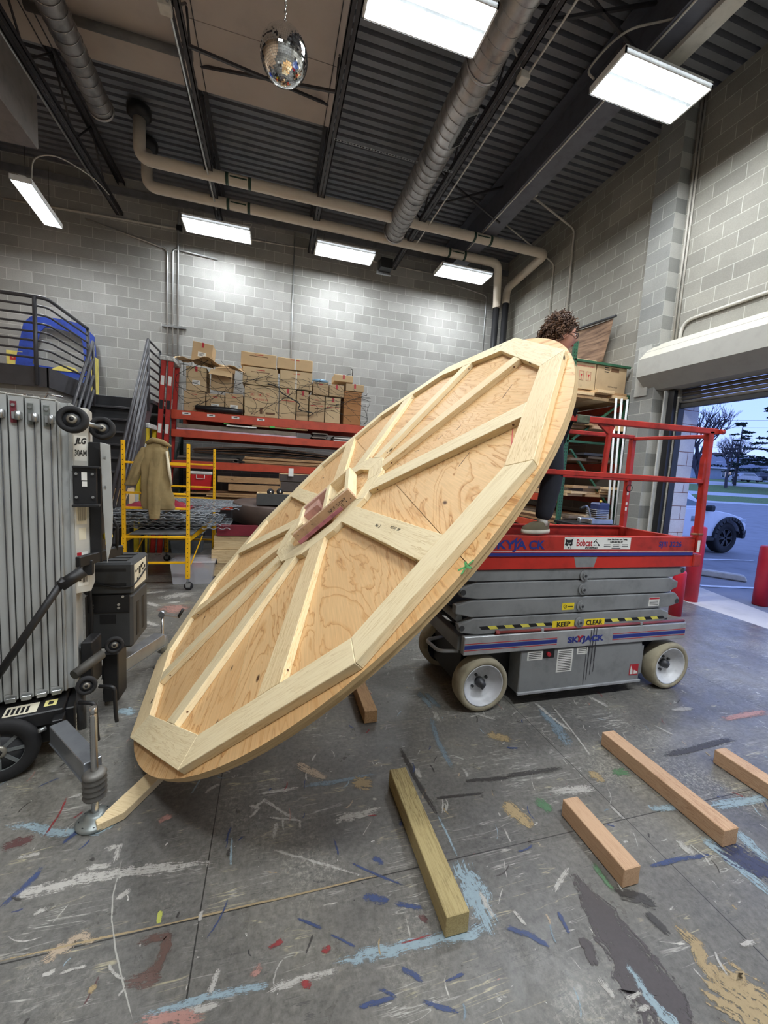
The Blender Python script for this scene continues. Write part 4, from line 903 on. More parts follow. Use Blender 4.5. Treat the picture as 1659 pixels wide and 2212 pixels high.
# guard rails
def rail(pts, w=.038, h_=.038, name='guard_rail', m=red):
    mb = MB()
    for a_, b_ in zip(pts, pts[1:]): mb.beam(W_(*a_), W_(*b_), w, h_, m, up=(0, 0, 1) if abs(a_[2]-b_[2]) < .5*(V(a_)-V(b_)).length else (0, 1, 0))
    return mb.build(name, L, .005)
rail([(1.36, 2.455, 2.17), (3.47, 2.455, 2.19)], .04, .045); rail([(1.36, 2.46, 1.79), (3.44, 2.46, 1.785)]); rail([(1.36, 3.26, 2.19), (3.5, 3.26, 2.20)]); rail([(1.36, 3.26, 1.78), (3.5, 3.26, 1.78)])
rail([(3.5, 3.27, 2.185), (3.42, 2.46, 2.15)], .032, .032, 'end_rail'); rail([(3.5, 3.27, 1.78), (3.46, 2.46, 1.785)], .032, .032, 'end_rail')
rail([(3.40, 2.46, 2.19), (3.43, 2.46, 1.2)], .05, .05, 'rail_post'); rail([(3.50, 3.27, 2.2), (3.50, 3.27, 1.2)], .05, .05, 'rail_post'); rail([(2.412, 2.46, 2.15), (2.395, 2.46, 1.80)], .032, .032, 'rail_post'); rail([(1.38, 2.46, 2.18), (1.38, 2.46, 1.2)], .045, .045, 'rail_post'); rail([(1.38, 3.26, 2.19), (1.38, 3.26, 1.2)], .045, .045, 'rail_post')
lbox('rail_coupling', (2.09, 2.43, 2.145), (2.2, 2.485, 2.205), paint('worn_green_grey', (92, 98, 80), .6, .2, .3, 20), .006)
mb = MB(); mb.prism([(2.30-LO.x, 2.155), (2.45-LO.x, 2.155), (2.42-LO.x, 2.09), (2.395-LO.x, 2.09)], 2.45-LO.y, 2.47-LO.y, red, 'y'); mb.build('gusset', L); mb = MB(); mb.prism([(3.36-LO.x, 1.98), (3.36-LO.x, 1.80), (3.44-LO.x, 1.80), (3.44-LO.x, 1.86)], 2.44-LO.y, 2.475-LO.y, red, 'y'); mb.build('gusset', L)
mb = MB(); mb.tube([W_(3.47, 2.43, 2.19), W_(3.51, 2.43, 2.19)], .02, red, 12); mb.build('rail_end', L)
mb = MB(); mb.tube([W_(3.5+.035*math.cos(q), 3.24, 1.69+.035*math.sin(q)) for q in [2*PI*k/16 for k in range(16)]], .003, blackm, 5, closed=True); mb.build('pin_ring', L)
for x in (3.36, 3.43): lbox('latch', (x-.03, 2.43, 1.345), (x+.02, 2.45, 1.36), paint('rusty_latch', (140, 96, 70), .6, .3), .002)
lbox('post_label', (3.40, 2.433, 1.20), (3.43, 2.4345, 1.30), labelw, 0)
for z, w in ((1.62, .03), (1.52, .025), (1.46, .035)): lbox('peeled_label', (3.478, 3.243, z), (3.50, 3.2445, z+w), labelw, 0)

# ================================================================= BACK WALL STORAGE
def qbox(name, lo, hi, m, parent=None, bev=.003, gx=0, T=None, label=None):
    mb = MB(); mb.box(lo, hi, m, T, gx); return mb.build(name, parent, bev, label=label)
rk = thing('pallet_rack', 'red beamed pallet rack full of sheets and lumber against the back wall', 'storage rack', (0, 0, 0))
RY0, RY1, RX0, RX1 = 8.45, 9.5, -1.86, 1.98
def upright(x, y, m, ztop, parent, w=.075, d=.03):
    mb = MB(); mb.box((x-w/2, y, 0), (x+w/2, y+d, ztop), m); z = .08; o = mb.build('rack_upright', parent, .002); mb = MB()
    while z < ztop-.04:
        for dx in (-.018, .018): mb.box((x+dx-.006, y-.0006, z), (x+dx+.006, y, z+.022), inkb)
        z += .05
    mb.build('upright_holes', o); return o
for x in (RX0, RX1):
    for y in (RY0-.01, RY1): upright(x, y, rackblue, 2.66, rk)
    for z0, z1 in ((.3, 1.2), (1.3, 2.2)): mb = MB(); mb.beam((x, RY0+.02, z0), (x, RY1, z1), .03, .03, rackblue, up=(1, 0, 0)); mb.build('rack_brace', rk)
LV = [(2.48, 2.645), (2.15, 2.29), (1.57, 1.715), (.78, .915)]
for z0, z1 in LV:
    for y in (RY0-.03, RY1-.02):
        for xa, xb in ((RX0+.04, RX1-.04),): b_ = qbox('rack_beam', (xa, y, z0), (xb, y+.045, z1), rackred, rk, .004)
        if z0 > 2.4 and y < 9:
            for x in (-1.56, -1.13, -.69, -.22): qbox('beam_label', (x-.07, y-.001, z0+.09), (x+.07, y, z0+.135), labelw, b_, 0); qbox('label_text', (x-.035, y-.0018, z0+.105), (x+.035, y-.001, z0+.12), inkb, b_, 0)
    qbox('rack_deck', (RX0+.06, RY0+.02, z1-.03), (RX1-.06, RY1-.03, z1-.002), darkw, rk, 0)
# cardboard boxes on the top deck
def cbox(x0, x1, z0, z1, d, m, lb, tilt=0, tape=None, marks=0, lbl=False, y0=None, yaw=0, group='cardboard boxes on the red rack', openf=False, wave=False):
    y0 = RY0+.02 if y0 is None else y0; w, h_ = x1-x0, z1-z0
    t = thing('cardboard_box', lb, 'box', ((x0+x1)/2, y0, z0), 0, group, rot=(0, math.radians(tilt), math.radians(yaw)))
    qbox('carton', (-w/2+.004, 0, .002), (w/2-.004, d, h_-.002), m, t, .006)
    tp = paint('packing_tape', (188, 156, 116), .3)
    if tape == 'red': qbox('tape', (-.02, -.0015, h_-.09), (.02, 0, h_-.0), redp, t, 0)
    elif tape == 'white': qbox('tape', (-.012, -.0015, .0), (.012, 0, h_), labelw, t, 0); qbox('tape', (-.012, 0, h_-.001), (.012, d, h_+.0005), labelw, t, 0)
    elif tape: qbox('tape', (-w/2+.004, -.001, h_*.48), (w/2-.004, 0, h_*.54), tp, t, 0)
    if lbl:
        l_ = qbox('shipping_label', (-.07, -.0018, h_*.25), (.07, -.0004, h_*.25+.085), labelw, t, 0)
        for q in range(3): qbox('label_text', (-.055, -.0026, h_*.25+.018+q*.02), (.02+.01*q, -.0018, h_*.25+.026+q*.02), inkb, l_, 0)
    for k in range(marks):
        zz = h_*(.82-.11*k); ww = w*(.12+.14*((k*7) % 3)); qbox('printed_mark', (-ww, -.0012, zz), (ww, -.0002, zz+.012), darkw if k % 2 else inkr, t, 0)
    if openf:
        mb = MB(); c3 = card3
        mb.add([(-w/2, 0, h_), (w/2, 0, h_), (w/2+.02, -.14, h_-.10), (-w/2-.02, -.14, h_-.10)], [(0, 1, 2, 3)], c3); mb.add([(-w/2, d, h_), (w/2, d, h_), (w/2, d+.05, h_+.14), (-w/2, d+.05, h_+.14)], [(0, 1, 2, 3)], c3)
        mb.add([(-w/2, 0, h_), (-w/2, d, h_), (-w/2-.14, d, h_+.05), (-w/2-.14, 0, h_+.05)], [(0, 1, 2, 3)], c3)
        fo = mb.build('box_flap', t); s_ = fo.modifiers.new('s', 'SOLIDIFY'); s_.thickness = .006
    return t
Z0 = 2.65
cbox(-1.62, -1.24, Z0, Z0+.38, .5, card2, 'cardboard box at the left end of the bottom row, beside the red ladders', marks=1)
cbox(-1.23, -.90, Z0, Z0+.36, .5, card2, 'cardboard box with white shipping label, second of the bottom row', lbl=True, marks=1)
cbox(-.89, -.56, Z0, Z0+.40, .5, card2, 'cardboard box with low white label, third of the bottom row behind black roll', lbl=True, marks=1)
cbox(-1.58, -1.22, Z0+.385, Z0+.83, .48, card, 'cardboard box with white label stacked at the left end under the open flaps', lbl=True, tape='red')
t = cbox(-1.16, -.78, Z0+.42, Z0+.80, .45, card2, 'open cardboard box leaning forward with big pale flap folded out', tilt=4, openf=True); t.rotation_euler = (math.radians(8), math.radians(4), 0)
cbox(-1.50, -1.14, Z0+.93, Z0+1.28, .4, card2, 'small cardboard box standing highest at the left with red mark and label', tilt=6, tape='red', lbl=True)
mb = MB(); g0 = []; NN = 14
for i in range(NN+1):
    for j in range(5): u, v = i/NN, j/4; g0.append((-1.78+1.25*u, RY0-.14+.5*v, 3.585+.05*math.sin(5*u+2*v)-.12*abs(u-.5)+.04*math.sin(17*u+3*v)+.08*v))
mb.add(g0, [(i*5+j, i*5+j+5, i*5+j+6, i*5+j+1) for i in range(NN) for j in range(4)], card3); o = mb.build('torn_cardboard_sheet'); s_ = o.modifiers.new('s', 'SOLIDIFY'); s_.thickness = .008; tag(o, 'torn open cardboard sheet spread wide over the leftmost boxes', 'cardboard')
t = cbox(-.54, .11, Z0, Z0+.60, .6, card, 'largest cardboard box with handling symbols and red print in the bottom row', marks=0)
for x in (-.18, -.03, .12): mb = MB(); pts = [(x-.035, -.0015, .40), (x+.035, -.0015, .40), (x+.035, -.0015, .47), (x-.035, -.0015, .47)]; mb.tube(pts, .0022, inkr, 5, closed=True); mb.prism([(x-.014, .415), (x+.014, .415), (x, .455)], -.0015, -.0005, inkr, 'y'); mb.build('handling_symbol', t)
text('printed_text', 'THIS SIDE UP', .05, inkr, t, TX((-.02, -.0016, .335), (1, 0, 0), (0, 0, 1)), .0003); mb = MB()
for r_ in (.05, .036): mb.tube([(-.2+r_*math.cos(q), -.0015, .12+r_*math.sin(q)) for q in [2*PI*k/20 for k in range(20)]], .002, inkb, 5, closed=True)
mb.build('round_stamp', t)
qbox('printed_mark', (-.03, -.0012, .06), (.02, -.0002, .18), darkw, t, 0); qbox('printed_mark', (.08, -.0012, .06), (.26, -.0002, .10), darkw, t, 0)
cbox(.12, .45, Z0, Z0+.60, .5, card, 'cardboard box with red tape on top edge right of the largest box', tape='red', marks=3)
cbox(.46, .70, Z0, Z0+.59, .5, card2, 'narrow cardboard box with red and white bands in the bottom row', tape='red', marks=2)
cbox(.71, 1.03, Z0, Z0+.53, .5, card2, 'cardboard box with blurred dark print under the two small flat boxes', marks=4)
cbox(1.04, 1.36, Z0, Z0+.52, .5, card, 'cardboard box with rows of dark print beside the tallest brown box', tape='red', marks=4)
cbox(1.42, 1.80, Z0, Z0+.68, .55, paint('cardboard_brown', (166, 118, 74), .85, 0, .05), 'plain darker brown cardboard box at the right end of the rack')
cbox(1.45, 1.84, Z0+.69, Z0+.84, .5, card2, 'low cardboard box with red stripe on the plain brown box', tape='red')
cbox(-.58, .09, Z0+.61, Z0+.95, .5, card, 'wide cardboard box with printed text on the largest box', lbl=False, marks=2)
cbox(-.62, .05, Z0+.965, Z0+1.22, .5, card3, 'dented pale cardboard box with red star print at the top centre', tilt=1, marks=2, tape=None)
cbox(.06, .76, Z0+.98, Z0+1.20, .5, card3, 'pale cardboard box wrapped with white strap at the top', tape='white', marks=1)
cbox(.12, .76, Z0+.61, Z0+.96, .5, card, 'wide cardboard box with red mark below the strapped one', tape='white', marks=1)
cbox(.78, 1.10, Z0+.545, Z0+.80, .45, card2, 'flat cardboard box under a blue plastic pack', marks=1)
cbox(1.11, 1.42, Z0+.545, Z0+.78, .45, card2, 'flat cardboard box with red band and white foam in front', tape='red', marks=1)
cbox(1.2, 1.6, Z0+.86, Z0+1.0, .4, card3, 'small pale cardboard box on top near the right end', tape='red')
mb = MB(); mb.sphere((0, 0, 0), .13, paint('blue_plastic_film', (122, 160, 190), .2, 0, .2), 16, (1.3, .6, .32)); tag(mb.build('plastic_pack', loc=(.93, RY0+.12, Z0+.84)), 'light blue shiny plastic pack on the flat box', 'plastic pack')
mb = MB(); bagm = paint('black_bag', (30, 30, 34), .3, 0, .1)
mb.tube([(-1.40, RY0-.02, 2.72), (-1.1, RY0-.04, 2.715), (-.8, RY0-.03, 2.72), (-.56, RY0-.02, 2.71)], [.05, .06, .058, .045], bagm, 12); tag(mb.build('black_plastic_roll'), 'black plastic wrapped roll lying before the lower left boxes', 'roll')
# cargo net
mb = MB(); cord_m = paint('net_cord', (28, 30, 28), .7)
def netp(u, v): 
    x = -1.7+3.65*u; z = 3.65-.95*v-.28*u*(1-v)**2; return V((x+.05*math.sin(9*v+4*u), RY0-.03-.05*v+.03*math.sin(13*u+5*v), z+.05*math.sin(11*u+6*v)))
for k in range(22): mb.tube([netp(min(1, max(0, k/21+.05*math.sin(8*j/12+k))), j/12) for j in range(13)], .0034, cord_m, 4, caps=False)
for k in range(1, 8): mb.tube([netp(j/40, k/8+.03*math.sin(j*.9+k*2)) for j in range(41)], .0034, cord_m, 4, caps=False)
mb.tube([netp(.45+.25*j/16+.02*math.sin(j), .35+.62*j/16) for j in range(17)], .011, cord_m, 6)
tag(mb.build('cargo_net'), 'black cargo net draped over the stacked cardboard boxes', 'net')
for x, z, lb in ((-1.70, 3.62, 'small dark hook holding the net at its left top corner'), (1.66, 3.82, 'small dark hook and cords holding the net at its right top corner')):
    mb = MB(); mb.tube([(x, BY-.8, z-.25), (x, BY-.8, z+.05), (x-.03, BY-.82, z+.07)], .008, blackm, 6); mb.tube([(x, BY-.8, z-.02), (x-.12, BY-1.0, z-.1), (x-.22, BY-1.1, z-.16)], .006, cord_m, 5); tag(mb.build('net_hook'), lb, 'hook')
# things on the lower decks
def sheets(name, x0, x1, y0, z0, n, th, m, lb, cat, d=.8, sag=0, mats=None, grp=None):
    t = thing(name, lb, cat, (0, 0, 0), group=grp); z = z0
    for k in range(n):
        a, b_ = x0+R.uniform(0, .06), x1-R.uniform(0, .12); mb = MB(); mm = mats[k % len(mats)] if mats else m; y = y0+R.uniform(-.02, .05); N = 10; vs = []
        for i in range(N+1):
            x = a+(b_-a)*i/N; q = sag*math.sin(PI*i/N)*(k/n); vs += [(x, y, z+q), (x, y+d, z+q), (x, y+d, z+q+th*.86), (x, y, z+q+th*.86)]
        fs = [f for i in range(N) for f in ((4*i, 4*i+1, 4*i+5, 4*i+4), (4*i+1, 4*i+2, 4*i+6, 4*i+5), (4*i+2, 4*i+3, 4*i+7, 4*i+6), (4*i+3, 4*i, 4*i+4, 4*i+7))]+[(0, 3, 2, 1), (4*N, 4*N+1, 4*N+2, 4*N+3)]
        o_ = V((R.uniform(0, 30), R.uniform(0, 30), 0)); mb.add(vs, [f[::-1] for f in fs], mm, [V(v)+o_ for v in vs]); mb.build(name.replace('_stack', '_sheet'), t); z += th
    return t
foam = paint('pink_foam', (206, 184, 196), .8); dark1 = paint('dark_sheet', (70, 62, 58), .7); greyb = paint('grey_board', (126, 116, 104), .8); grn = paint('green_tag', (90, 190, 90), .6)
sheets('board_stack', -1.78, .55, RY0+.03, 2.293, 1, .035, foam, 'thin pink foam board on top of the second rack level', 'foam board')
sheets('board_stack', -1.74, .5, RY0+.0, 2.292+.036, 1, .09, greyb, 'thick grey brown board stack on the second rack level', 'board')
qbox('paper_label', (-.85, RY0-.04, 2.42), (-.3, RY0+.2, 2.445), labelw, None, 0); tag(bpy.data.objects['paper_label'], 'white papers on the second rack level', 'paper')
for i, x in enumerate((-.9, -.05, .28)): o = qbox('green_tag', (x, RY0-.05, 2.45), (x+.1, RY0+.1, 2.465+.02*(i == 1)), grn); tag(o, ['bright green slip at the left of the second rack level', 'bright green slip in the middle of the second rack level', 'bright green slip right of the middle on the second rack level'][i], 'paper slip')
o = qbox('plank', (-.38, RY0-.02, 2.452), (.7, RY0+.12, 2.49), oldw); tag(o, 'narrow plank lying under the top rack beam', 'plank')
sheets('book_stack', .78, 1.15, RY0+.02, 2.293, 5, .028, dark1, 'short stack of dark flat cases on the second rack level', 'stack', .4, 0, [dark1, greyb, dark1])
sheets('board_stack', 1.2, 1.85, RY0+.02, 2.293, 4, .025, labelw, 'stack of white and dark boards at the right of the second rack level', 'board', .5, 0, [labelw, dark1])
sheets('plywood_stack', -.55, 1.3, RY0+.02, 1.716, 6, .024, oldw, 'stack of thin tan plywood sheets on the third rack level', 'plywood', .8)
sheets('panel_stack', -1.5, 1.5, RY0+.12, 1.87, 8, .012, dark1, 'bowed dark hardboard sheets on top of the tan plywood', 'hardboard', .7, .10, [dark1, darkw, dark1])
sheets('panel_stack', -1.75, -.6, RY0+.02, 1.716, 5, .02, dark1, 'low stack of dark panels at the left of the third rack level', 'panels', .8, 0, [dark1, greyb])
def lumber(x0, x1, y, z, w, h_, m, lb, name='lumber_plank', yaw=0, grp='planks on the red rack'):
    mb = MB(); mb.box((0, 0, 0), (x1-x0, w, h_), m); return tag(mb.build(name, bev=.003, loc=(x0, y, z), rot=(0, 0, math.radians(yaw))), lb, 'plank', grp)
lumber(-1.0, .9, RY0-.03, 1.33, .1, .12, oldw, 'long tan plank, upper one of the two wide planks on the lowest rack level')
lumber(-.8, .95, RY0-.06, 1.17, .1, .13, oldw, 'tan plank below the upper wide plank on the lowest rack level')
for i, (x0, x1, z, m) in enumerate(((-1.7, .4, .92, darkw), (-1.5, .6, .96, oldw), (-1.75, .2, 1.0, darkw), (-1.2, .8, 1.04, oldw), (-1.6, .7, 1.08, oldw), (-1.4, 1.0, 1.12, darkw))):
    lumber(x0, x1, RY0-.05+.03*(i % 3), z, .2, .034, m, ['bottom', 'second', 'third', 'fourth', 'fifth', 'top'][i]+' flat weathered board of the loose pile on the lowest red rack level')
t = thing('cooler', 'red box with white lid and handle behind the yellow scaffold', 'cooler', (-1.3, RY0-.06, 1.16)); cr_ = paint('cooler_red', (196, 34, 38), .4)
mb = MB(); mb.prism([(-.17, 0), (.17, 0), (.19, .3), (-.19, .3)], 0, .26, cr_, 'y'); mb.build('cooler_body', t, .01); qbox('cooler_lid', (-.20, -.01, .3), (.20, .27, .36), labelw, t, .015); mb = MB(); mb.tube(bend([(-.07, -.012, .30), (-.07, -.02, .22), (.07, -.02, .22), (.07, -.012, .30)], .015), .008, labelw, 8); mb.build('cooler_handle', t)

# ---------------------------------------------------------------- stepladders standing folded
def ladder(x, y, rot, H, m, lb, n=10):
    t = thing('stepladder', lb, 'ladder', (x, y, 0), 0, None, rot)
    for sx in (-.07, .045):
        for sy in (0, .48):
            mb = MB(); mb.box((sx-.04, sy, 0), (sx+.04, sy+.012, H-.08), m); mb.box((sx-.04, sy, 0), (sx-.034, sy+.035, H-.08), m); mb.box((sx+.034, sy, 0), (sx+.04, sy+.035, H-.08), m); rr = mb.build('ladder_rail', t, .002)
            if sy == 0:
                for q in range(4): qbox('rail_sticker', (sx-.028, -.0012, H-.5-q*.42), (sx+.028, -.0002, H-.34-q*.42), inkb if q % 2 else labelw, rr, 0)
    for k in range(n): z = .3+k*(H-.5)/n; mb = MB(); mb.box((-.11, .03, z), (-.03, .46, z+.025), steel); mb.build('ladder_step', t)
    qbox('ladder_cap', (-.13, -.02, H-.08), (.10, .52, H), paint('scuffed_cap', (190, 190, 186), .5, 0, .4, 30), t, .01)
    return t
ladder(-1.98, 8.05, (0, math.radians(3.2), 0), 3.52, paint('ladder_red', (170, 44, 36), .45, 0, .15), 'tall folded red fibreglass stepladder leaning at the left end of the rack', 11)
ladder(-2.12, 7.6, (0, math.radians(1.5), 0), 2.30, paint('ladder_yellow', (226, 196, 48), .5, 0, .15), 'shorter folded yellow stepladder in front of the red ladders', 7)

# ---------------------------------------------------------------- yellow scaffold with wire decks
t = thing('rolling_scaffold', 'yellow rolling scaffold frame with a jacket hung on it', 'scaffold', (0, 0, 0))
def sframe(x0, x1, y, post='scaffold_post'):
    for x in (x0, x1):
        mb = MB(); mb.box((x-.02, y-.02, .16), (x+.02, y+.02, 1.93), yellow); mb.box((x-.026, y-.026, .16), (x+.026, y+.026, .72), yellow); z = .2; p = mb.build(post, t, .004); mb = MB()
        while z < 1.9: mb.tube([V((x, y-.0206-(.006 if z < .72 else 0), z)), V((x, y-.0200-(.006 if z < .72 else 0), z))], .006, inkb, 8); z += .062
        mb.build('post_holes', p); mb = MB(); mb.cyl((x, y, .09), (x, y, .18), .014, steel, 8); mb.prism([(-.02, .04), (.03, .04), (.04, .10), (-.03, .10)], y-.02, y+.02, steel, 'y', T=M.Translation((x, 0, 0))); p2 = mb.build('caster_fork', t)
        mb = MB(); mb.lathe([(.0, -.014), (.052, -.014), (.056, -.008), (.056, .008), (.052, .014), (0, .014)], rubber, M.Translation((x+.01, y, .058)) @ M.Rotation(PI/2, 4, 'X'), 20); mb.lathe([(0, -.016), (.018, -.016), (.018, .016), (0, .016)], steel, M.Translation((x+.01, y, .058)) @ M.Rotation(PI/2, 4, 'X'), 12); mb.build('caster_wheel', p2)
    for z in (1.66, 1.28, 1.09, .715, .375): mb = MB(); mb.box((x0+.02, y-.014, z-.014), (x1-.02, y+.014, z+.014), yellow); mb.build('scaffold_rung', t, .003)
sframe(-1.77, -1.03, 5.7); sframe(-1.67, -.93, 7.4)
for xa, xb in ((-1.77, -1.67), (-1.03, -.93)):
    mb = MB(); mb.beam((xa, 5.72, .69), (xb, 7.38, .69), .03, .08, yellow); sr = mb.build('side_rail', t, .003); mb = MB(); mb.beam((xa, 5.9, .3), (xb, 6.2, .65), .012, .012, yellow); mb.build('diagonal_brace', sr)
o = qbox('scaffold_deck', (-1.72, 5.74, .735), (-.98, 7.36, .755), paint('scaffold_deck_board', (92, 94, 96), .8, 0, .3), t)
# wire decks lying across it
wire = paint('wire_grey', (150, 156, 162), .45, .3)
wt = thing('wire_deck', 'grey wire shelf panel on top of the pile across the scaffold', 'wire shelf', (-1.45, 6.45, 1.02), math.radians(4), 'grey wire shelf panels')
mb = MB()
for k in range(22): mb.tube([(-.72+k*.0686, -.50, 0), (-.72+k*.0686, .50, 0)], .0052, wire, 5, caps=False)
for k in range(9): mb.tube([(-.74, -.48+k*.12, .006), (.74, -.48+k*.12, .006)], .0052, wire, 5, caps=False)
mb.build('wire_mesh', wt)
for y in (-.5, .5): mb = MB(); mb.tube([(-.74+j*.0296, y, -.02+(-.018 if (j//2) % 2 else .0)) for j in range(51)], .006, wire, 5, caps=False); mb.build('waterfall_edge', wt)
for x in (-.45, 0, .45): qbox('support_channel', (x-.02, -.49, -.035), (x+.02, .49, -.006), wire, wt, .002)
names = ['grey wire shelf panel second from the top of the pile', 'grey wire shelf panel in the middle of the pile', 'grey wire shelf panel second from the bottom of the pile', 'grey wire shelf panel at the bottom of the pile on the scaffold deck']
for k in range(4): dup(wt, (-1.45+R.uniform(-.2, .2), 6.45+R.uniform(-.15, .15), .965-k*.052), math.radians(4+R.uniform(-5, 5)), names[k], 'grey wire shelf panels')
dup(wt, (-1.05, 6.75, 1.085), math.radians(-12), 'grey wire shelf panel tilted toward the wooden disc on the pile', 'grey wire shelf panels')
mb = MB(); redcl = paint('maroon_cloth', (132, 24, 44), .9)
def cloth(c, rx, ry, rz, m, mb, seed=0, n=26):
    rr = random.Random(seed); vs = []
    ph = [rr.uniform(0, 6) for _ in range(6)]
    for i in range(n+1):
        for j in range(n+1):
            u, v = i/n*2-1, j/n*2-1; d = max(0, 1-(u*u+v*v)**.5*.95); vs.append((c[0]+u*rx, c[1]+v*ry, c[2]+rz*d**.6*(.75+.25*math.sin(7*u+ph[0])*math.cos(6*v+ph[1]))+.012*math.sin(15*u+9*v+ph[2])))
    mb.add(vs, [(i*(n+1)+j, (i+1)*(n+1)+j, (i+1)*(n+1)+j+1, i*(n+1)+j+1) for i in range(n) for j in range(n)], m, smooth=True)
cloth((-1.5, 6.3, 1.04), .42, .25, .16, redcl, mb, 3); o = mb.build('maroon_cloth'); tag(o, 'crumpled maroon cloth on the wire shelf pile behind the jacket', 'cloth')
o = qbox('white_board', (-1.75, 6.0, 1.03), (-1.2, 6.25, 1.05), labelw); tag(o, 'white board edge under the maroon cloth', 'board')
# canvas jacket hung by its collar on the near frame
jk = paint('tan_canvas', (140, 122, 84), .9, 0, .12, 5, .2); jt = thing('canvas_jacket', 'tan canvas work jacket hanging over the scaffold rung', 'jacket', (-1.38, 5.62, 1.9))
def fold(path, rads, m, name, parent, n=28, amp=.12, k1=5, flat=.5, thick=None):
    mb = MB(); vs = []; N = len(path)
    P = [V(p) for p in path]
    ss = 6; Q = []; Rr = []
    for i in range(N-1):
        for s_ in range(ss): f = s_/ss; Q.append(P[i].lerp(P[i+1], f)); Rr.append([rads[i][0]*(1-f)+rads[i+1][0]*f, rads[i][1]*(1-f)+rads[i+1][1]*f])
    Q.append(P[-1]); Rr.append(list(rads[-1]))
    for i, (p, r_) in enumerate(zip(Q, Rr)):
        for j in range(n):
            a = 2*PI*j/n; w = 1+amp*math.sin(k1*a+i*.12)+amp*.5*math.sin(9*a-i*.3)+amp*.35*math.sin(i*.9+3*a); vs.append(p+V((r_[0]*w*math.cos(a), r_[1]*w*math.sin(a), 0)))
    M_ = len(Q); fs = [(i*n+j, i*n+(j+1) % n, (i+1)*n+(j+1) % n, (i+1)*n+j) for i in range(M_-1) for j in range(n)]+[tuple(range(n))[::-1], tuple((M_-1)*n+j for j in range(n))]
    mb.add(vs, [f[::-1] for f in fs], m, None, True); o = mb.build(name, parent); sb = o.modifiers.new('sub', 'SUBSURF'); sb.levels = sb.render_levels = 1; return o
fold([(-.02, 0, .04), (0, -.02, 0), (.0, -.03, -.08), (-.01, -.04, -.25), (.0, -.045, -.45), (.03, -.045, -.65), (.05, -.045, -.82)], [(.05, .03), (.10, .045), (.14, .055), (.15, .06), (.155, .06), (.175, .065), (.185, .05)], jk, 'jacket_body', jt)
fold([(-.10, -.02, -.04), (-.17, -.03, -.2), (-.23, -.03, -.38), (-.29, -.02, -.53)], [(.06, .045), (.068, .05), (.065, .05), (.062, .05)], jk, 'sleeve', jt, 20)
fold([(.02, -.05, -.1), (.01, -.075, -.3), (-.01, -.09, -.55), (.0, -.1, -.78), (.0, -.10, -.90)], [(.08, .03), (.085, .035), (.075, .04), (.068, .04), (.058, .04)], jk, 'sleeve', jt, 20)
fold([(.0, -.10, -.86), (.0, -.10, -.93)], [(.062, .044), (.058, .042)], jk, 'cuff', jt, 20, .04)
mb = MB(); mb.tube([(-.09, -.05, .0), (-.02, -.07, .05), (.08, -.06, .03), (.17, -.03, -.02)], [.025, .03, .032, .02], jk, 10); mb.build('collar', jt)
mb = MB(); mb.tube([(.13, -.075, -.08), (.16, -.085, -.3), (.19, -.09, -.5)], [.012, .02, .012], paint('fleece_lining', (214, 204, 178), .95), 8); mb.build('lining', jt, label='pale fleece lining of the jacket')
# totes and boxes under and near it
def tote(x, y, w, d, h_, body, lid, lb, cont=None):
    t = thing('storage_tote', lb, 'storage bin', (x, y, 0.002)); mb = MB(); wall = .004
    poly = [(-w/2+.03, 0), (w/2-.03, 0), (w/2, h_), (-w/2, h_)]
    b0 = MB(); vs = []
    for z, k in ((0, .03), (h_, 0)):
        for sx, sy in ((-1, -1), (1, -1), (1, 1), (-1, 1)): vs.append((sx*(w/2-k), d/2+sy*(d/2-k), z))
    b0.add(vs, [(0, 3, 2, 1), (0, 1, 5, 4), (1, 2, 6, 5), (2, 3, 7, 6), (3, 0, 4, 7)], body); o = b0.build('tote_body', t); s_ = o.modifiers.new('s', 'SOLIDIFY'); s_.thickness = .004
    if lid: qbox('tote_lid', (-w/2-.015, -.015, h_), (w/2+.015, d+.015, h_+.03), lid, t, .01); qbox('lid_latch', (w/2, d*.4, h_-.05), (w/2+.02, d*.6, h_+.02), blackm, t, .004)
    return t
gl = bpy.data.materials.new('clear_plastic'); gl.use_nodes = True; g_ = gl.node_tree.nodes['Principled BSDF']; g_.inputs['Base Color'].default_value = (.75, .75, .78, 1); g_.inputs['Alpha'].default_value = .38; g_.inputs['Roughness'].default_value = .25
tote(-1.02, 5.95, .56, .42, .30, gl, gl, 'clear plastic storage bin with colourful contents below the scaffold')
for c, r_, m, lb in (((-1.14, 6.1, .11), .1, paint('dusty_rose', (150, 90, 90), .9), 'dusty red cloth bundle in the clear bin'), ((-.92, 6.08, .12), .1, paint('navy_cloth', (50, 60, 90), .9), 'dark blue cloth bundle in the clear bin'), ((-.99, 6.22, .2), .08, paint('bright_red_cloth', (200, 40, 40), .9), 'bright red cloth ball at the top of the clear bin'), ((-.86, 6.18, .18), .05, paint('gold_cloth', (190, 150, 70), .9), 'small gold coloured bundle in the clear bin')):
    mb = MB(); mb.sphere((0, 0, 0), r_, m, 18, (1.1, .9, .85)); tag(mb.build('cloth_bundle', loc=c), lb, 'cloth')
tote(-1.48, 8.0, .55, .35, .36, paint('grey_tote', (104, 110, 116), .5), paint('grey_tote_lid', (120, 124, 128), .5), 'grey plastic storage bin on the floor under the rack')
cbox(-2.32, -2.05, .95, 1.26, .3, card, 'cardboard box with white labels seen beside the lift mast', y0=6.6, lbl=True, tilt=-4, yaw=-20, group=None)
t = thing('work_table', 'low dark steel table holding the labelled cardboard box', 'table', (-2.2, 6.7, 0)); qbox('table_top', (-.35, -.2, .9), (.3, .4, .94), dkgrey, t)
for x in (-.32, .27):
    for y in (-.17, .37): qbox('table_leg', (x-.02, y-.02, 0), (x+.02, y+.02, .9), dkgrey, t, 0)

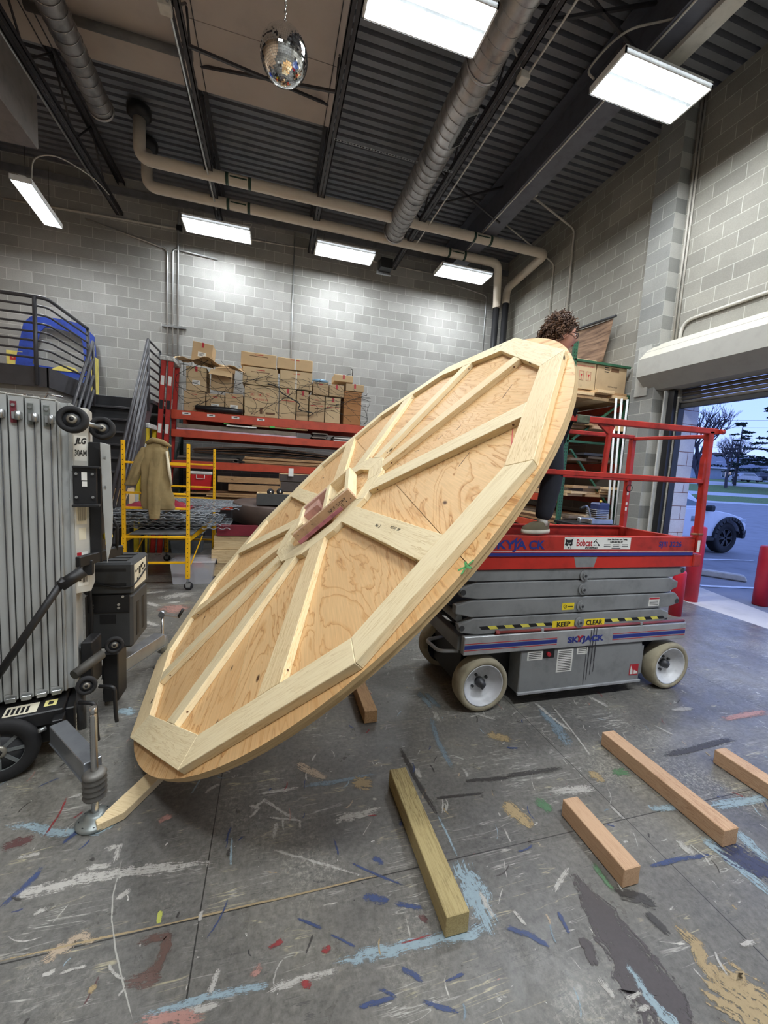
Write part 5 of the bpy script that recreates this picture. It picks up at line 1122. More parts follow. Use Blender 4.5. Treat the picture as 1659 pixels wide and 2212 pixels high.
# ---------------------------------------------------------------- wooden crates, round platform and dollies left of the disc
def crate(x0, x1, y0, y1, z0, h_, m, lb, side=None, open_=True, cat='wooden crate', grp=None, name='wooden_crate', rz=0):
    t = thing(name, lb, cat, (x0, y0, z0), math.radians(rz), grp); w, d = x1-x0, y1-y0; s_ = side or m
    qbox('crate_side', (0, 0, 0), (w, .03, h_), s_, t); qbox('crate_side', (0, d-.03, 0), (w, d, h_), m, t); qbox('crate_end', (0, .031, 0), (.03, d-.031, h_), m, t, gx=1); qbox('crate_end', (w-.03, .031, 0), (w, d-.031, h_), m, t, gx=1)
    qbox('crate_floor', (.031, .031, .0), (w-.031, d-.031, .015), m, t, 0); return t
cr2 = wood('crate_pine', (206, 182, 140), (180, 150, 108), (128, 96, 62), 6)
crate(-.80, 1.1, 6.15, 7.0, .06, .19, cr2, 'bottom pine crate of the stack left of the wooden disc')
crate(-.80, 1.1, 6.13, 7.0, .255, .20, cr2, 'middle pine crate of the stack left of the wooden disc')
crate(-.77, 1.1, 6.15, 7.0, .46, .20, cr2, 'upper pine crate under the maroon tray')
crate(-.73, 1.1, 6.12, 7.0, .665, .16, blackm, 'maroon fronted shallow tray on the pine crates', paint('maroon_paint', (112, 30, 42), .5, 0, .15), name='maroon_tray', cat='tray')
t = thing('round_platform', 'round dark brown platform resting on the maroon tray', 'platform', (.12, 6.75, .83)); bp = paint('brown_vinyl', (84, 70, 64), .6, 0, .08)
mb = MB(); mb.lathe([(0, .0), (.69, .0), (.69, .27), (.68, .285), (0, .285)], bp, None, 56); mb.build('platform_drum', t); t.rotation_euler = (math.radians(2), math.radians(1), 0)
def dolly(x, y, z, lb):
    t = crate(x, x+.75, y, y+.4, z, .17, cr2, lb, paint('dark_paint_wood', (66, 66, 64), .7), cat='wheeled dolly', name='upturned_dolly')
    for cx, cy in ((.2, .12), (.34, .28)):
        mb = MB(); mb.cyl((cx, cy, .02), (cx, cy, .14), .014, steel, 8); mb.lathe([(0, -.018), (.05, -.018), (.056, 0), (.05, .018), (0, .018)], rubber, M.Translation((cx, cy, .19)) @ M.Rotation(PI/2, 4, 'X') @ M.Rotation(.5, 4, 'Y'), 18); mb.lathe([(0, -.02), (.02, -.02), (.02, .02), (0, .02)], chrome, M.Translation((cx, cy, .19)) @ M.Rotation(PI/2, 4, 'X') @ M.Rotation(.5, 4, 'Y'), 12); mb.build('caster', t)
dolly(-.20, 6.2, 1.12, 'upturned dark sided dolly with black casters on the round platform')
crate(.16, .9, 6.9, 7.4, 1.12, .16, cr2, 'white edged crate, lowest of three behind the dolly'); crate(.16, .9, 6.9, 7.4, 1.29, .16, cr2, 'dark fronted crate, middle of three behind the dolly', dark1); crate(.14, .9, 6.9, 7.4, 1.46, .12, cr2, 'grey topped crate, topmost of three behind the dolly', dark1)
mb = MB(); mb.box((.28, 6.86, 1.55), (.36, 6.88, 1.68), labelw); tag(mb.build('paper_tag', rot=(0, 0, 0)), 'crumpled white paper tag sticking up on the topmost crate', 'paper')

# ================================================================= STAIR AND LANDING AT THE LEFT
lw = cmu('block_wall_landing', 'X', (.1, 5.761), (158, 157, 152), (182, 181, 176), (212, 211, 206))
mb = MB(); mb.box((LX, 6.72, 0), (-2.98, 7.6, 2.62), lw); struct(mb.build('wall_landing'))
st = thing('steel_stair', 'dark grey steel stair with landing and pipe guard rails at the left', 'stairs', (0, 0, 0)); gm_ = paint('stair_grey', (70, 70, 74), .4, .1, .08)
qbox('landing_deck', (LX+.02, 6.64, 2.66), (-2.94, BY-.02, 2.72), gm_, st); qbox('landing_deck', (-2.94, 7.85, 2.66), (-1.98, BY-.02, 2.72), gm_, st)
mb = MB(); mb.box((LX+.02, 6.62, 2.60), (-2.93, 6.65, 2.86), gm_); mb.box((-2.95, 6.62, 2.60), (-2.92, 7.9, 2.86), gm_); mb.build('fascia_plate', st)
for k in range(8):
    z = 3.76-k*.112; r_ = .024 if k == 0 else .014; mb = MB(); mb.tube(bend([(LX+.03, 6.63, z), (-2.93, 6.63, z), (-2.93, 7.88, z)], .12), r_, gm_, 10); mb.build('guard_rail', st)
for x, y in ((-3.06, 6.61), (-2.93, 7.88), (-4.3, 6.61)): mb = MB(); mb.cyl((x, y, 2.62), (x, y, 3.76), .024, gm_, 12); mb.build('guard_post', st)
# flight of steps
for k in range(13):
    z = 2.50-k*.205; y = 7.72-k*.142
    if z < .1: break
    qbox('stair_tread', (-2.88, y-.12, z), (-2.06, y+.14, z+.03), gm_, st, .003)
    qbox('stair_riser', (-2.88, y+.125, z-.0), (-2.06, y+.135, z+.2), dkgrey, st, 0)
for x in (-2.9, -2.03): mb = MB(); mb.beam((x, 7.9, 2.7), (x, 6.05, .03), .03, .22, gm_, up=(0, -.6, .8)); mb.build('stair_stringer', st)
for x, y1, z1, y0, z0 in ((-2.76, 7.6, 3.5, 5.9, .95), (-2.0, 7.66, 3.65, 5.95, 1.15)):
    mb = MB(); mb.tube([(x, y1, z1), (x, y0, z0)], .024, gm_, 12); mb.build('hand_rail', st)
    for d in (.26, .52, .75): mb = MB(); mb.tube([(x, y1, z1-d), (x, y0+.1, z0-d+.15)], .022, gm_, 10); mb.build('hand_rail', st)
    mb = MB(); mb.cyl((x, y1, z1), (x, y1+.02, 2.5), .022, gm_, 10); mb.build('guard_post', st)
for k in range(7): z = 3.66-k*.14; mb = MB(); mb.tube([(-2.0, 7.66, z), (-2.0, 8.42, z)], .018, gm_, 10); mb.build('guard_rail', st)
mb = MB(); mb.cyl((-2.0, 8.42, 2.7), (-2.0, 8.42, 3.66), .024, gm_, 10); mb.build('guard_post', st)
# closer arm and pipes on the landing wall
t = thing('door_closer', 'steel closer arm and pipe fixed on the block wall under the landing', 'door closer', (-3.4, 6.70, 2.45)); qbox('closer_body', (-.1, -.09, -.05), (.22, -.005, .04), steel, t); mb = MB(); mb.tube([(.2, -.06, 0), (.42, -.1, -.02), (.46, -.1, .06), (.62, -.06, .04)], .014, chrome, 8); mb.build('closer_arm', t)
conduit([(LX+.2, 6.69, 2.40), (-3.3, 6.69, 2.36), (-2.99, 6.66, 2.30)], .012, 'thin grey pipe on the block wall under the landing', emtp)
# painted flat leaning on the back wall behind the guard
bf = thing('painted_flat', 'blue scenery flat with a cut out window leaning behind the guard rails', 'scenery flat', (-4.05, 9.42, 2.73), rot=(math.radians(-4), 0, 0)); blue_ = paint('scenic_blue', (38, 66, 158), .7, 0, .25, 5); yl = paint('scenic_yellow', (222, 206, 110), .7, 0, .1)
def ringpoly(outer, inner, y0, y1, m, name):
    mb = MB(); n = len(outer); vs = [(x, y, z) for y in (y0, y1) for x, z in outer+inner]; fs = []
    for i in range(n):
        j = (i+1) % n; fs += [(i, j, n+j, n+i), (2*n+i, 3*n+i, 3*n+j, 2*n+j), (i, 2*n+i, 2*n+j, j), (n+i, n+j, 3*n+j, 3*n+i)]
    mb.add(vs, fs, m); return mb.build(name, bf)
ringpoly([(-.70, 0), (-.66, .7), (-.54, 1.42), (-.42, 1.56), (0, 1.58), (.42, 1.53), (.62, 1.32), (.68, .7), (.69, 0)], [(-.40, .66), (-.38, .8), (-.28, 1.28), (-.2, 1.38), (0, 1.38), (.3, 1.34), (.42, 1.2), (.46, .72), (.40, .60)], 0, .02, blue_, 'blue_panel')
mb = MB(); mb.prism([(-.05, .62), (.1, .7), (.3, .66), (.38, .58), (-.1, .58)], -.012, -.002, yl, 'y'); mb.build('yellow_patch', bf)
qbox('painted_band', (-.55, -.006, .38), (.5, -.001, .48), paint('scenic_grey_blue', (70, 90, 140), .7, 0, .2), bf, 0); qbox('painted_band', (-.2, -.006, .12), (.45, -.001, .2), paint('scenic_dark', (30, 34, 60), .7), bf, 0)
y1_ = tag(qbox('yellow_board', (-4.86, 9.48, 2.73), (-4.6, 9.5, 3.60), yl), 'yellow board with a red letter leaning left of the blue flat', 'board'); text('red_letter', 'R', .2, inkr, y1_, TX((-4.72, 9.478, 3.48), (0, 0, 1), (-1, 0, 0)), .001, bold=.008); qbox('brown_stripe', (-4.74, 9.476, 2.74), (-4.70, 9.479, 3.3), darkw, y1_, 0)
tag(qbox('yellow_board', (-3.42, 9.3, 2.73), (-3.36, 9.5, 3.62), yl), 'narrow yellow board standing right of the blue flat', 'board')

# ================================================================= GREY MAST LIFT AT THE LEFT EDGE
ML = thing('mast_lift', 'grey telescoping mast lift with black base standing at the left edge', 'mast lift', (-1.12, 2.60, 0), math.radians(15)); ML.scale = (1, 1, 1)
alu = paint('mast_aluminium', (168, 170, 168), .5, .15, .06, 2); alu2 = paint('mast_aluminium_light', (190, 190, 184), .5, .15, .06, 2)
dark_plastic = paint('charcoal_plastic', (54, 56, 58), .6, 0, .08); whiteb = paint('sticker_beige', (214, 208, 186), .6, 0, .08)
for i in range(9):
    x1, x0 = -.066*i-.003, -.066*(i+1)+.003; zt = 2.005+.003*i
    mb = MB(); mb.box((x0, .0, .36), (x1, .26, zt), alu); mb.box((x0+.002, -.002, .40), (x0+.034, 0, zt-.02), alu); s_ = mb.build('mast_section', ML, .003)
    qbox('section_cap', (x0, -.004, zt), (x1, .26, zt+.008), alu2, s_, .002)
    xm = (x0+x1)/2; mb = MB(); mb.prism([(xm-.02, zt-.14), (xm+.004, zt-.14), (xm+.004, zt-.03), (xm-.02, zt-.03)], -.012, -.004, paint('bracket_grey', (108, 112, 108), .5, .3) if i != 2 else paint('bracket_red', (110, 40, 50), .5), 'y'); mb.cyl((xm-.008, -.018, zt-.05), (xm-.008, -.004, zt-.05), .008, steel, 10); mb.box((xm-.012, -.028, zt-.12), (xm+.026, -.004, zt-.085), steel); mb.cyl((xm+.012, -.03, zt-.125), (xm+.012, -.03, zt-.08), .012, steel, 10); mb.build('cable_bracket', s_)
    mb = MB(); mb.cyl((xm+.008, -.012, .40), (xm+.008, -.012, zt-.12), .0028, dkgrey, 6); mb.build('lift_cable', s_); qbox('section_foot', (x0+.01, -.03, .36), (x1-.006, 0, .385), steel, s_, .002)
mb = MB(); mb.prism([(0, 0), (.012, -.006), (.014, .02), (.045, .02), (.048, .0), (.065, .0), (.065, .26), (0, .26)], .36, 2.0, alu); side = mb.build('end_column', ML, .002)
mb = MB(); mb.prism([(.065, .006), (.132, .04), (.132, .26), (.065, .26)], .93, 1.985, alu2); sc_ = mb.build('side_column', ML, .002)
# side face frame of the slanted column face
def SF(u, z, off=.001): d = V((.067, .034, 0)).normalized(); n_ = V((d.y, -d.x, 0)); return V((.065, .006, 0))+d*u+n_*off+V((0, 0, z)), d
def sticker(u0, u1, z0, z1, m, name, parent, off=.001):
    p, d = SF(0, 0, off); mb = MB(); a, b_ = SF(u0, 0, off)[0], SF(u1, 0, off)[0]; mb.add([(a.x, a.y, z0), (b_.x, b_.y, z0), (b_.x, b_.y, z1), (a.x, a.y, z1)], [(0, 1, 2, 3)], m); return mb.build(name, parent)
stk = sticker(.008, .066, 1.69, 1.83, labelw, 'brand_sticker', sc_); p, d = SF(.037, 1.80, .002); text('lettering', 'JLG', .044, inkb, stk, TX(p, d, (0, 0, 1)), .0003, .3, .72, bold=.0022); p, d = SF(.037, 1.733, .002); text('lettering', '30AM', .046, inkb, stk, TX(p, d, (0, 0, 1)), .0003, 0, .52, bold=.001)
s2_ = sticker(.01, .06, 1.33, 1.50, whiteb, 'warning_sticker', sc_); 
for k in range(9): sticker(.016+.0045*k, .0175+.0045*k, 1.35, 1.48, inkb, 'label_text', s2_, .002)
sticker(.02, .055, 1.24, 1.31, whiteb, 'warning_sticker', sc_); s3_ = sticker(.008, .062, .97, 1.17, labelw, 'warning_sticker', sc_); sticker(.008, .03, 1.15, 1.168, redp, 'label_heading', s3_, .002); 
for k in range(4): sticker(.034+.006*k, .037+.006*k, .99, 1.15, inkb, 'label_text', s3_, .002)
for z in (1.0, 1.08): sticker(.012, .026, z, z+.025, inkb, 'label_symbol', s3_, .002)
qbox('mount_bracket', (.066, -.03, 1.45), (.175, .0, 1.66), blackm, ML, .004)
br_ = qbox('mount_bracket', (.066, -.09, 1.44), (.19, .0, 1.452), blackm, ML, .002); qbox('mount_bracket', (.066, -.05, 1.652), (.19, .0, 1.664), blackm, ML, .002)
for x, z in ((.082, 1.62), (.155, 1.62), (.082, 1.49), (.155, 1.49), (.056, 1.63), (.056, 1.48)): mb = MB(); mb.tube([(x, -.03, z), (x, -.042, z)], .007, steel, 10); mb.build('bolt', br_)
qbox('bracket_label', (.105, -.0312, 1.585), (.13, -.030, 1.63), labelw, br_, 0); qbox('bracket_label', (.107, -.0312, 1.55), (.13, -.030, 1.578), labelw, br_, 0)
mb = MB(); mb.prism([(.19, 1.80), (.238, 1.79), (.246, 1.40), (.24, 1.22), (.215, 1.10), (.20, 1.4)], -.01, .0, alu, 'y'); pl = mb.build('side_plate', ML, .002)
for z in (1.72, 1.55): mb = MB(); mb.tube([(.212, -.01, z), (.212, -.018, z)], .006, steel, 10); mb.build('bolt', pl)
qbox('mast_back', (.133, .03, 1.10), (.19, .3, 1.80), blackm, ML, .004)
def cwheel(c, r_, w, ax, m=rubber, hubr=.35, parent=None, spokes=0):
    T = M.Translation(c) @ V(ax).to_track_quat('Z', 'Y').to_matrix().to_4x4(); mb = MB()
    mb.lathe([(r_*.62, -w/2), (r_*.92, -w/2), (r_, -w*.3), (r_, w*.3), (r_*.92, w/2), (r_*.62, w/2), (r_*.62, -w/2)], m, T, 36, caps=False); mb.lathe([(0, -w*.22), (r_*.64, -w*.22), (r_*.64, w*.22), (0, w*.22)], dkgrey, T, 24, caps=False); o = mb.build('wheel', parent)
    mb = MB(); mb.lathe([(0, w*.5), (r_*hubr*.55, w*.5), (r_*hubr, w*.42), (r_*hubr, w*.1)], paint('hub_metal', (150, 146, 136), .4, .6), T, 20); mb.lathe([(r_*hubr*.5, w*.501), (r_*hubr*.5, w*.53), (0, w*.53)], blackm, T, 6); mb.build('wheel_hub', o)
    if spokes:
        mb = MB()
        for k in range(spokes): a = 2*PI*k/spokes; mb.beam(T @ V((r_*.2*math.cos(a), r_*.2*math.sin(a), w*.26)), T @ V((r_*.62*math.cos(a), r_*.62*math.sin(a), w*.26)), r_*.1, w*.12, paint('spoke_grey', (104, 108, 108), .5), up=T.to_3x3() @ V((0, 0, 1)))
        mb.tube([T @ V((r_*.64*math.cos(a), r_*.64*math.sin(a), w*.3)) for a in [2*PI*k/32 for k in range(32)]], r_*.035, paint('spoke_grey', (0, 0, 0)), 6, closed=True); mb.build('wheel_spokes', o)
    return o
cwheel((.085, -.13, 1.905), .07, .045, (-.15, -1, .12), parent=ML); cwheel((.195, .10, 1.885), .066, .045, (-.15, -1, .12), parent=ML)
mb = MB(); mb.tube([(.085, -.13, 1.905), (.21, .15, 1.883)], .014, steel, 10); mb.build('wheel_axle', ML)
# base
bs = qbox('base_deck', (-1.3, -.14, .25), (.015, .62, .33), blackm, ML, .006); 
def topl(x0, x1, y0, y1, m, nm, par): mb = MB(); mb.add([(x0, y0, .3306), (x1, y0, .3306), (x1, y1, .3306), (x0, y1, .3306)], [(0, 1, 2, 3)], m); return mb.build(nm, par)
tl = topl(-.245, -.105, -.12, -.018, whiteb, 'deck_label', bs); 
for k in range(5): mb = MB(); mb.add([(-.235+.02*k, -.105, .3309), (-.223+.02*k, -.105, .3309), (-.223+.02*k, -.04, .3309), (-.235+.02*k, -.04, .3309)], [(0, 1, 2, 3)], inkb); mb.build('label_text', tl)
tl = topl(-.08, -.025, -.085, -.02, paint('label_yellow', (222, 212, 140), .6), 'deck_label', bs); mb = MB(); mb.add([(-.065, -.07, .3309), (-.042, -.07, .3309), (-.04, -.04, .3309), (-.062, -.035, .3309)], [(0, 1, 2, 3)], inkb); mb.build('label_symbol', tl)
qbox('base_side', (.015, -.11, .12), (.06, .35, .31), blackm, ML, .006); sl = qbox('side_label', (.061, -.09, .13), (.0618, .0, .24), whiteb, ML, 0)
for k in range(5): qbox('label_text', (.0619, -.085, .14+.018*k), (.0625, -.01, .146+.018*k), inkb, sl, 0)
qbox('base_beam', (-1.2, -.05, .10), (.0, .0, .25), blackm, ML, .004); qbox('base_beam', (-1.2, .45, .10), (.0, .5, .25), blackm, ML, .004)
cwheel((-.25, -.15, .172), .168, .05, (0, -1, 0), parent=ML, spokes=8, hubr=.2); cwheel((-.25, .60, .172), .168, .05, (0, 1, 0), parent=ML, spokes=8, hubr=.2)
qbox('outrigger_socket', (-.03, -.20, .17), (.02, -.1, .30), blackm, ML, .004)
mb = MB(); mb.tube([(-.055, -.185, .26), (-.085, -.2, .26)], .011, steel, 10); mb.build('bolt', ML)
Ri = M.Rotation(math.radians(-15), 4, 'Z') @ M.Translation((1.12, -2.60, 0))      # world -> lift frame
def Wm(x, y, z): return Ri @ V((x, y, z))
galv = paint('outrigger_galvanized', (150, 154, 160), .3, .75, .12, 6)
mb = MB(); mb.beam(Wm(-1.06, 2.385, .25), Wm(-.775, 2.045, .25), .075, .095, galv); o1 = mb.build('outrigger_arm', ML, .003)
mb = MB(); mb.beam(Wm(-1.06, 2.385, .202), Wm(-.775, 2.045, .202), .085, .006, galv); mb.build('outrigger_flange', o1)
T = M.Translation(Wm(-.76, 2.02, 0)); mb = MB(); pr = [(.0, .12)]
for k in range(5): pr += [(.046, .13+.026*k), (.05, .14+.026*k), (.042, .152+.026*k)]
pr += [(.03, .262), (0, .262)]; mb.lathe(pr, paint('collar_grey', (112, 110, 106), .5, .4), T, 28); mb.build('jack_collar', o1)
pr = []; z = .02
while z < .54: pr += [(.0125, z), (.0155, z+.004)]; z += .008
mb = MB(); mb.lathe([(0, .02)]+pr+[(0, .545)], chrome, T, 16); mb.build('jack_screw', o1)
mb = MB(); mb.lathe([(0, .003), (.078, .003), (.08, .012), (.072, .02), (.045, .028), (.04, .045), (.026, .05), (0, .052)], paint('jack_pad', (136, 142, 140), .4, .5), T, 32); 
for k in range(8): a = 2*PI*k/8; mb.tube([T @ V((.062*math.cos(a), .062*math.sin(a), .018)), T @ V((.062*math.cos(a), .062*math.sin(a), .023))], .005, blackm, 8)
mb.build('jack_pad', o1); mb = MB(); mb.tube([T @ V((0, 0, .545)), T @ V((0, 0, .575))], .016, chrome, 6); mb.build('jack_top', o1)
# second outrigger reaching back with a crank
mb = MB(); mb.beam(Wm(-1.04, 3.0, .255), Wm(-.845, 3.52, .255), .09, .095, galv); o2 = mb.build('outrigger_arm', ML, .003); mb = MB(); mb.beam(Wm(-1.04, 3.0, .205), Wm(-.845, 3.52, .205), .10, .006, galv); mb.build('outrigger_flange', o2)
T2 = M.Translation(Wm(-.835, 3.56, 0)); mb = MB(); mb.tube([T2 @ V((0, 0, .02)), T2 @ V((0, 0, .44))], .013, chrome, 10); mb.build('jack_screw', o2); mb = MB(); mb.lathe([(0, .12), (.036, .13), (.04, .2), (.036, .27), (0, .28)], galv, T2, 16); mb.build('jack_collar', o2); mb = MB(); mb.lathe([(0, .003), (.07, .003), (.06, .02), (.03, .04), (0, .04)], galv, T2, 20); mb.build('jack_pad', o2)
mb = MB(); mb.cyl(Wm(-.835, 3.53, .455), Wm(-.835, 3.59, .455), .024, galv, 14); mb.beam(Wm(-.835, 3.55, .45), Wm(-.72, 3.60, .405), .02, .01, galv); ck = mb.build('crank_arm', o2); mb = MB(); mb.cyl(Wm(-.722, 3.6, .405), Wm(-.685, 3.6, .475), .012, black, 12); mb.build('crank_handle', ck)
# power pack box
qb = []
def wbox(name, lo, hi, m, par, bev=.006): mb = MB(); mb.box(lo, hi, m, Ri); o = mb.build(name, par, bev); return o
pk = wbox('power_pack', (-1.17, 3.0, .42), (-.885, 3.34, .80), dark_plastic, ML, .018); wbox('pack_lid', (-1.175, 2.995, .80), (-.88, 3.345, 1.02), dark_plastic, pk, .014)
for k in range(3): wbox('lid_rib', (-1.13, 3.05+.09*k, 1.02), (-.93, 3.10+.09*k, 1.026), black, pk, .002)
for z in (.96, .86): wbox('front_groove', (-1.13, 2.9935, z), (-.92, 2.9955, z+.022), black, pk, 0)
wbox('front_plate', (-1.15, 2.992, .68), (-.90, 3.0, .80), blackm, pk, .002); wbox('vent_opening', (-1.08, 2.998, .60), (-.985, 3.0005, .665), inkb, pk, 0)
for x, z in ((-1.12, .735), (-1.12, .712), (-.965, .735), (-.965, .712), (-.94, .79)): mb = MB(); mb.tube([Wm(x, 2.992, z), Wm(x, 2.986, z)], .0085, paint('bolt_head', (190, 188, 180), .4, .5), 12); mb.build('bolt', pk)
cp = wbox('control_panel', (-.8795, 3.02, .83), (-.878, 3.28, 1.0), whiteb, pk, 0)
for y, z, s_ in ((3.05, .95, .008), (3.09, .955, .008), (3.13, .93, .014), (3.13, .955, .012), (3.17, .96, .012), (3.2, .93, .008), (3.08, .89, .006), (3.2, .97, .008), (3.24, .94, .01)): wbox('panel_switch', (-.878, y-s_, z-s_), (-.874, y+s_, z+s_), inkb, cp, .001)
for y in (3.08, 3.2): wbox('side_slot', (-.8855, y, .48), (-.883, y+.05, .72), inkb, pk, 0)
mb = MB(); mb.tube([Wm(-1.13, 2.99, .91), Wm(-1.05, 2.985, .87), Wm(-.97, 2.985, .855), Wm(-.88, 2.985, .86), Wm(-.87, 3.1, .885), Wm(-.87, 3.3, .93)], .005, rubber, 7); mb.build('power_cable', pk)
mb = MB(); mb.tube([Wm(-1.14, 2.98, 1.0), Wm(-1.12, 2.96, .85), Wm(-1.11, 2.96, .65), Wm(-1.12, 2.95, .42)], .011, rubber, 8); mb.build('power_cable', ML)
# bracket, strut and front fork details
mb = MB(); mb.beam(Wm(-1.02, 2.55, 1.13), Wm(-.90, 2.85, 1.14), .03, .06, blackm); mb.build('lever_bracket', ML, .004); qbox('lever_bracket', (.10, -.03, 1.04), (.15, .03, 1.13), blackm, ML, .006)
mb = MB(); mb.tube([Wm(-1.42, 2.42, .42), Wm(-1.05, 2.47, 1.06)], .019, blackm, 12); mb.build('tilt_strut', ML); mb = MB(); mb.tube([Wm(-1.07, 2.47, 1.02), Wm(-.98, 2.52, 1.09)], .031, black, 14); mb.build('strut_collar', ML)
mb = MB(); yp = paint('plug_yellow', (226, 196, 50), .5); mb.sphere(Wm(-.93, 2.72, 1.25), .026, yp, 12, (1, .8, 1.1)); mb.box((0, 0, 0), (.02, .02, .03), yp, M.Translation(Wm(-.94, 2.71, 1.20))); mb.build('yellow_plug', ML); 
mb = MB(); mb.tube([Wm(-.93, 2.72, 1.27), Wm(-.95, 2.72, 1.40), Wm(-.97, 2.74, 1.6)], .006, rubber, 7); mb.tube([Wm(-.96, 2.76, 1.45), Wm(-.90, 2.78, 1.3), Wm(-.91, 2.8, 1.15)], .008, rubber, 7); mb.build('cable_loop', ML)
fk = wbox('fork_block', (-1.06, 2.66, .34), (-1.0, 2.80, .62), blackm, ML, .006)
mb = MB(); mb.tube([Wm(-1.03, 2.50, .50), Wm(-.95, 2.66, .54)], .027, paint('dusty_fork', (70, 68, 64), .6, .2), 14); mb.build('fork_tube', fk)
cwheel(Wm(-.955, 2.46, .455), .05, .03, Ri.to_3x3() @ V((.3, -1, .1)), parent=ML); cwheel(Wm(-.93, 2.80, .535), .052, .03, Ri.to_3x3() @ V((.3, -1, .1)), parent=ML)
mb = MB(); mb.tube([Wm(-.99, 2.48, .45), Wm(-.985, 2.47, .20)], .022, dkgrey, 12); mb.build('front_tube', ML)
for dx, dy in ((0, 0), (.04, .16)): mb = MB(); mb.tube(bend([Wm(-.985+dx, 2.44+dy, .37), Wm(-.90+dx, 2.42+dy, .37), Wm(-.895+dx, 2.42+dy, .19), Wm(-.89+dx, 2.42+dy, .15)], .03), .011, black, 10); mb.build('grab_loop', ML)
wbox('rear_block', (-1.02, 2.86, .12), (-.93, 3.02, .45), blackm, ML); cs = wbox('caster_bracket', (-1.02, 3.04, .10), (-.97, 3.10, .16), blackm, ML); cwheel(Wm(-1.045, 3.12, .066), .063, .035, Ri.to_3x3() @ V((.2, -1, 0)), parent=cs)

# ================================================================= THE MAN ON THE LIFT
pn = thing('person', 'man with curly brown hair and glasses standing on the red lift behind the disc', 'person', (1.90, 2.62, 1.33))
skin = paint('skin', (206, 152, 130), .55, 0, .05); pants = paint('black_trousers', (32, 34, 44), .9, 0, .15, 6); shirt = paint('olive_shirt', (120, 108, 72), .9, 0, .1, 6)
def skinned(name, verts, edges, radii, mat, parent, lv=2, root=0):
    me = bpy.data.meshes.new(name); me.from_pydata(verts, edges, []); me.materials.append(mat); o = bpy.data.objects.new(name, me); COL.objects.link(o); o.parent = parent
    mo = o.modifiers.new('skin', 'SKIN'); mo.use_smooth_shade = True
    if not me.skin_vertices: bpy.context.view_layer.update()
    for i, r_ in enumerate(radii):
        sv = me.skin_vertices[0].data[i]; sv.radius = r_ if isinstance(r_, tuple) else (r_, r_); sv.use_root = (i == root)
    su = o.modifiers.new('sub', 'SUBSURF'); su.levels = su.render_levels = lv
    return o
# joints (person frame: z up from the soles, +x is where he faces)
HIP = (.02, 0, .80); CH = (.07, 0, 1.12); NK = (.10, 0, 1.30)
J = {'pel': (.02, 0, .82), 'waist': (.03, 0, .96), 'chest': (.06, 0, 1.14), 'neck0': (.08, 0, 1.27), 'neck1': (.11, 0, 1.36),
     'hl': (.02, .09, .78), 'kl': (-.05, .20, .44), 'al': (-.17, .30, -.03), 'hr': (.02, -.09, .78), 'kr': (.10, -.10, .42), 'ar': (.04, -.10, .07),
     'sl': (.05, .18, 1.22), 'el': (-.10, .26, .98), 'wl': (-.26, .12, .98), 'sr': (.05, -.18, 1.22), 'er': (-.12, -.26, .98), 'wr': (-.30, -.30, .98)}
names_ = list(J); idx = {k: i for i, k in enumerate(names_)}
E_ = [('pel', 'waist'), ('waist', 'chest'), ('chest', 'neck0'), ('neck0', 'neck1'), ('pel', 'hl'), ('hl', 'kl'), ('kl', 'al'), ('pel', 'hr'), ('hr', 'kr'), ('kr', 'ar'), ('neck0', 'sl'), ('sl', 'el'), ('el', 'wl'), ('neck0', 'sr'), ('sr', 'er'), ('er', 'wr')]
Rd = {'pel': (.115, .13), 'waist': (.10, .13), 'chest': (.11, .16), 'neck0': .065, 'neck1': .052, 'hl': .085, 'kl': .055, 'al': .038, 'hr': .085, 'kr': .055, 'ar': .038, 'sl': .055, 'el': .04, 'wl': .027, 'sr': .055, 'er': .04, 'wr': .027}
vs = [J[k] for k in names_]; es = [(idx[a], idx[b_]) for a, b_ in E_]; rs = [Rd[k] for k in names_]
# hands join the body: palm and five bent fingers
def hand(wk, d, side):
    w = V(J[wk]); d = V(d).normalized(); up = V((0, 0, 1)); sd = d.cross(up).normalized()*side; nr = sd.cross(d).normalized()
    base = idx[wk]; p = w+d*.055; vs.append(tuple(p)); rs.append((.034, .018)); es.append((base, len(vs)-1)); pi = len(vs)-1
    for k, (o_, L_) in enumerate(((-.030, .066), (-.010, .076), (.010, .072), (.030, .058))):
        prev = pi; q = p+sd*o_+d*.03
        for s_, (f, dn) in enumerate(((0, 0), (.5, .012), (.8, .035), (1.0, .06))):
            vs.append(tuple(q+d*L_*f*.8-nr*dn)); rs.append(.0095-.0012*s_); es.append((prev, len(vs)-1)); prev = len(vs)-1
    prev = pi; q = p-sd*.03-d*.025
    for f in (0, .025, .05): vs.append(tuple(q-sd*(.012+f*.6)+d*f-nr*.01*f*40*.2)); rs.append(.011); es.append((prev, len(vs)-1)); prev = len(vs)-1
hand('wl', (-.5, -.5, .25), 1); hand('wr', (-.6, -.2, .35), -1)
skinned('body', vs, es, rs, skin, pn)
def sub(keys, scale, extra=0):
    k2 = {k: i for i, k in enumerate(keys)}; return [J[k] for k in keys], [(k2[a], k2[b_]) for a, b_ in E_ if a in k2 and b_ in k2], [tuple((x*scale+extra) for x in (Rd[k] if isinstance(Rd[k], tuple) else (Rd[k], Rd[k]))) for k in keys]
a_, b_, c_ = sub(['pel', 'hl', 'kl', 'al', 'hr', 'kr', 'ar'], 1.15, .018); a_ = list(a_); a_[3] = tuple(V(J['kl']).lerp(V(J['al']), .97)); a_[6] = tuple(V(J['kr']).lerp(V(J['ar']), .95)); skinned('trousers', a_, b_, c_, pants, pn)
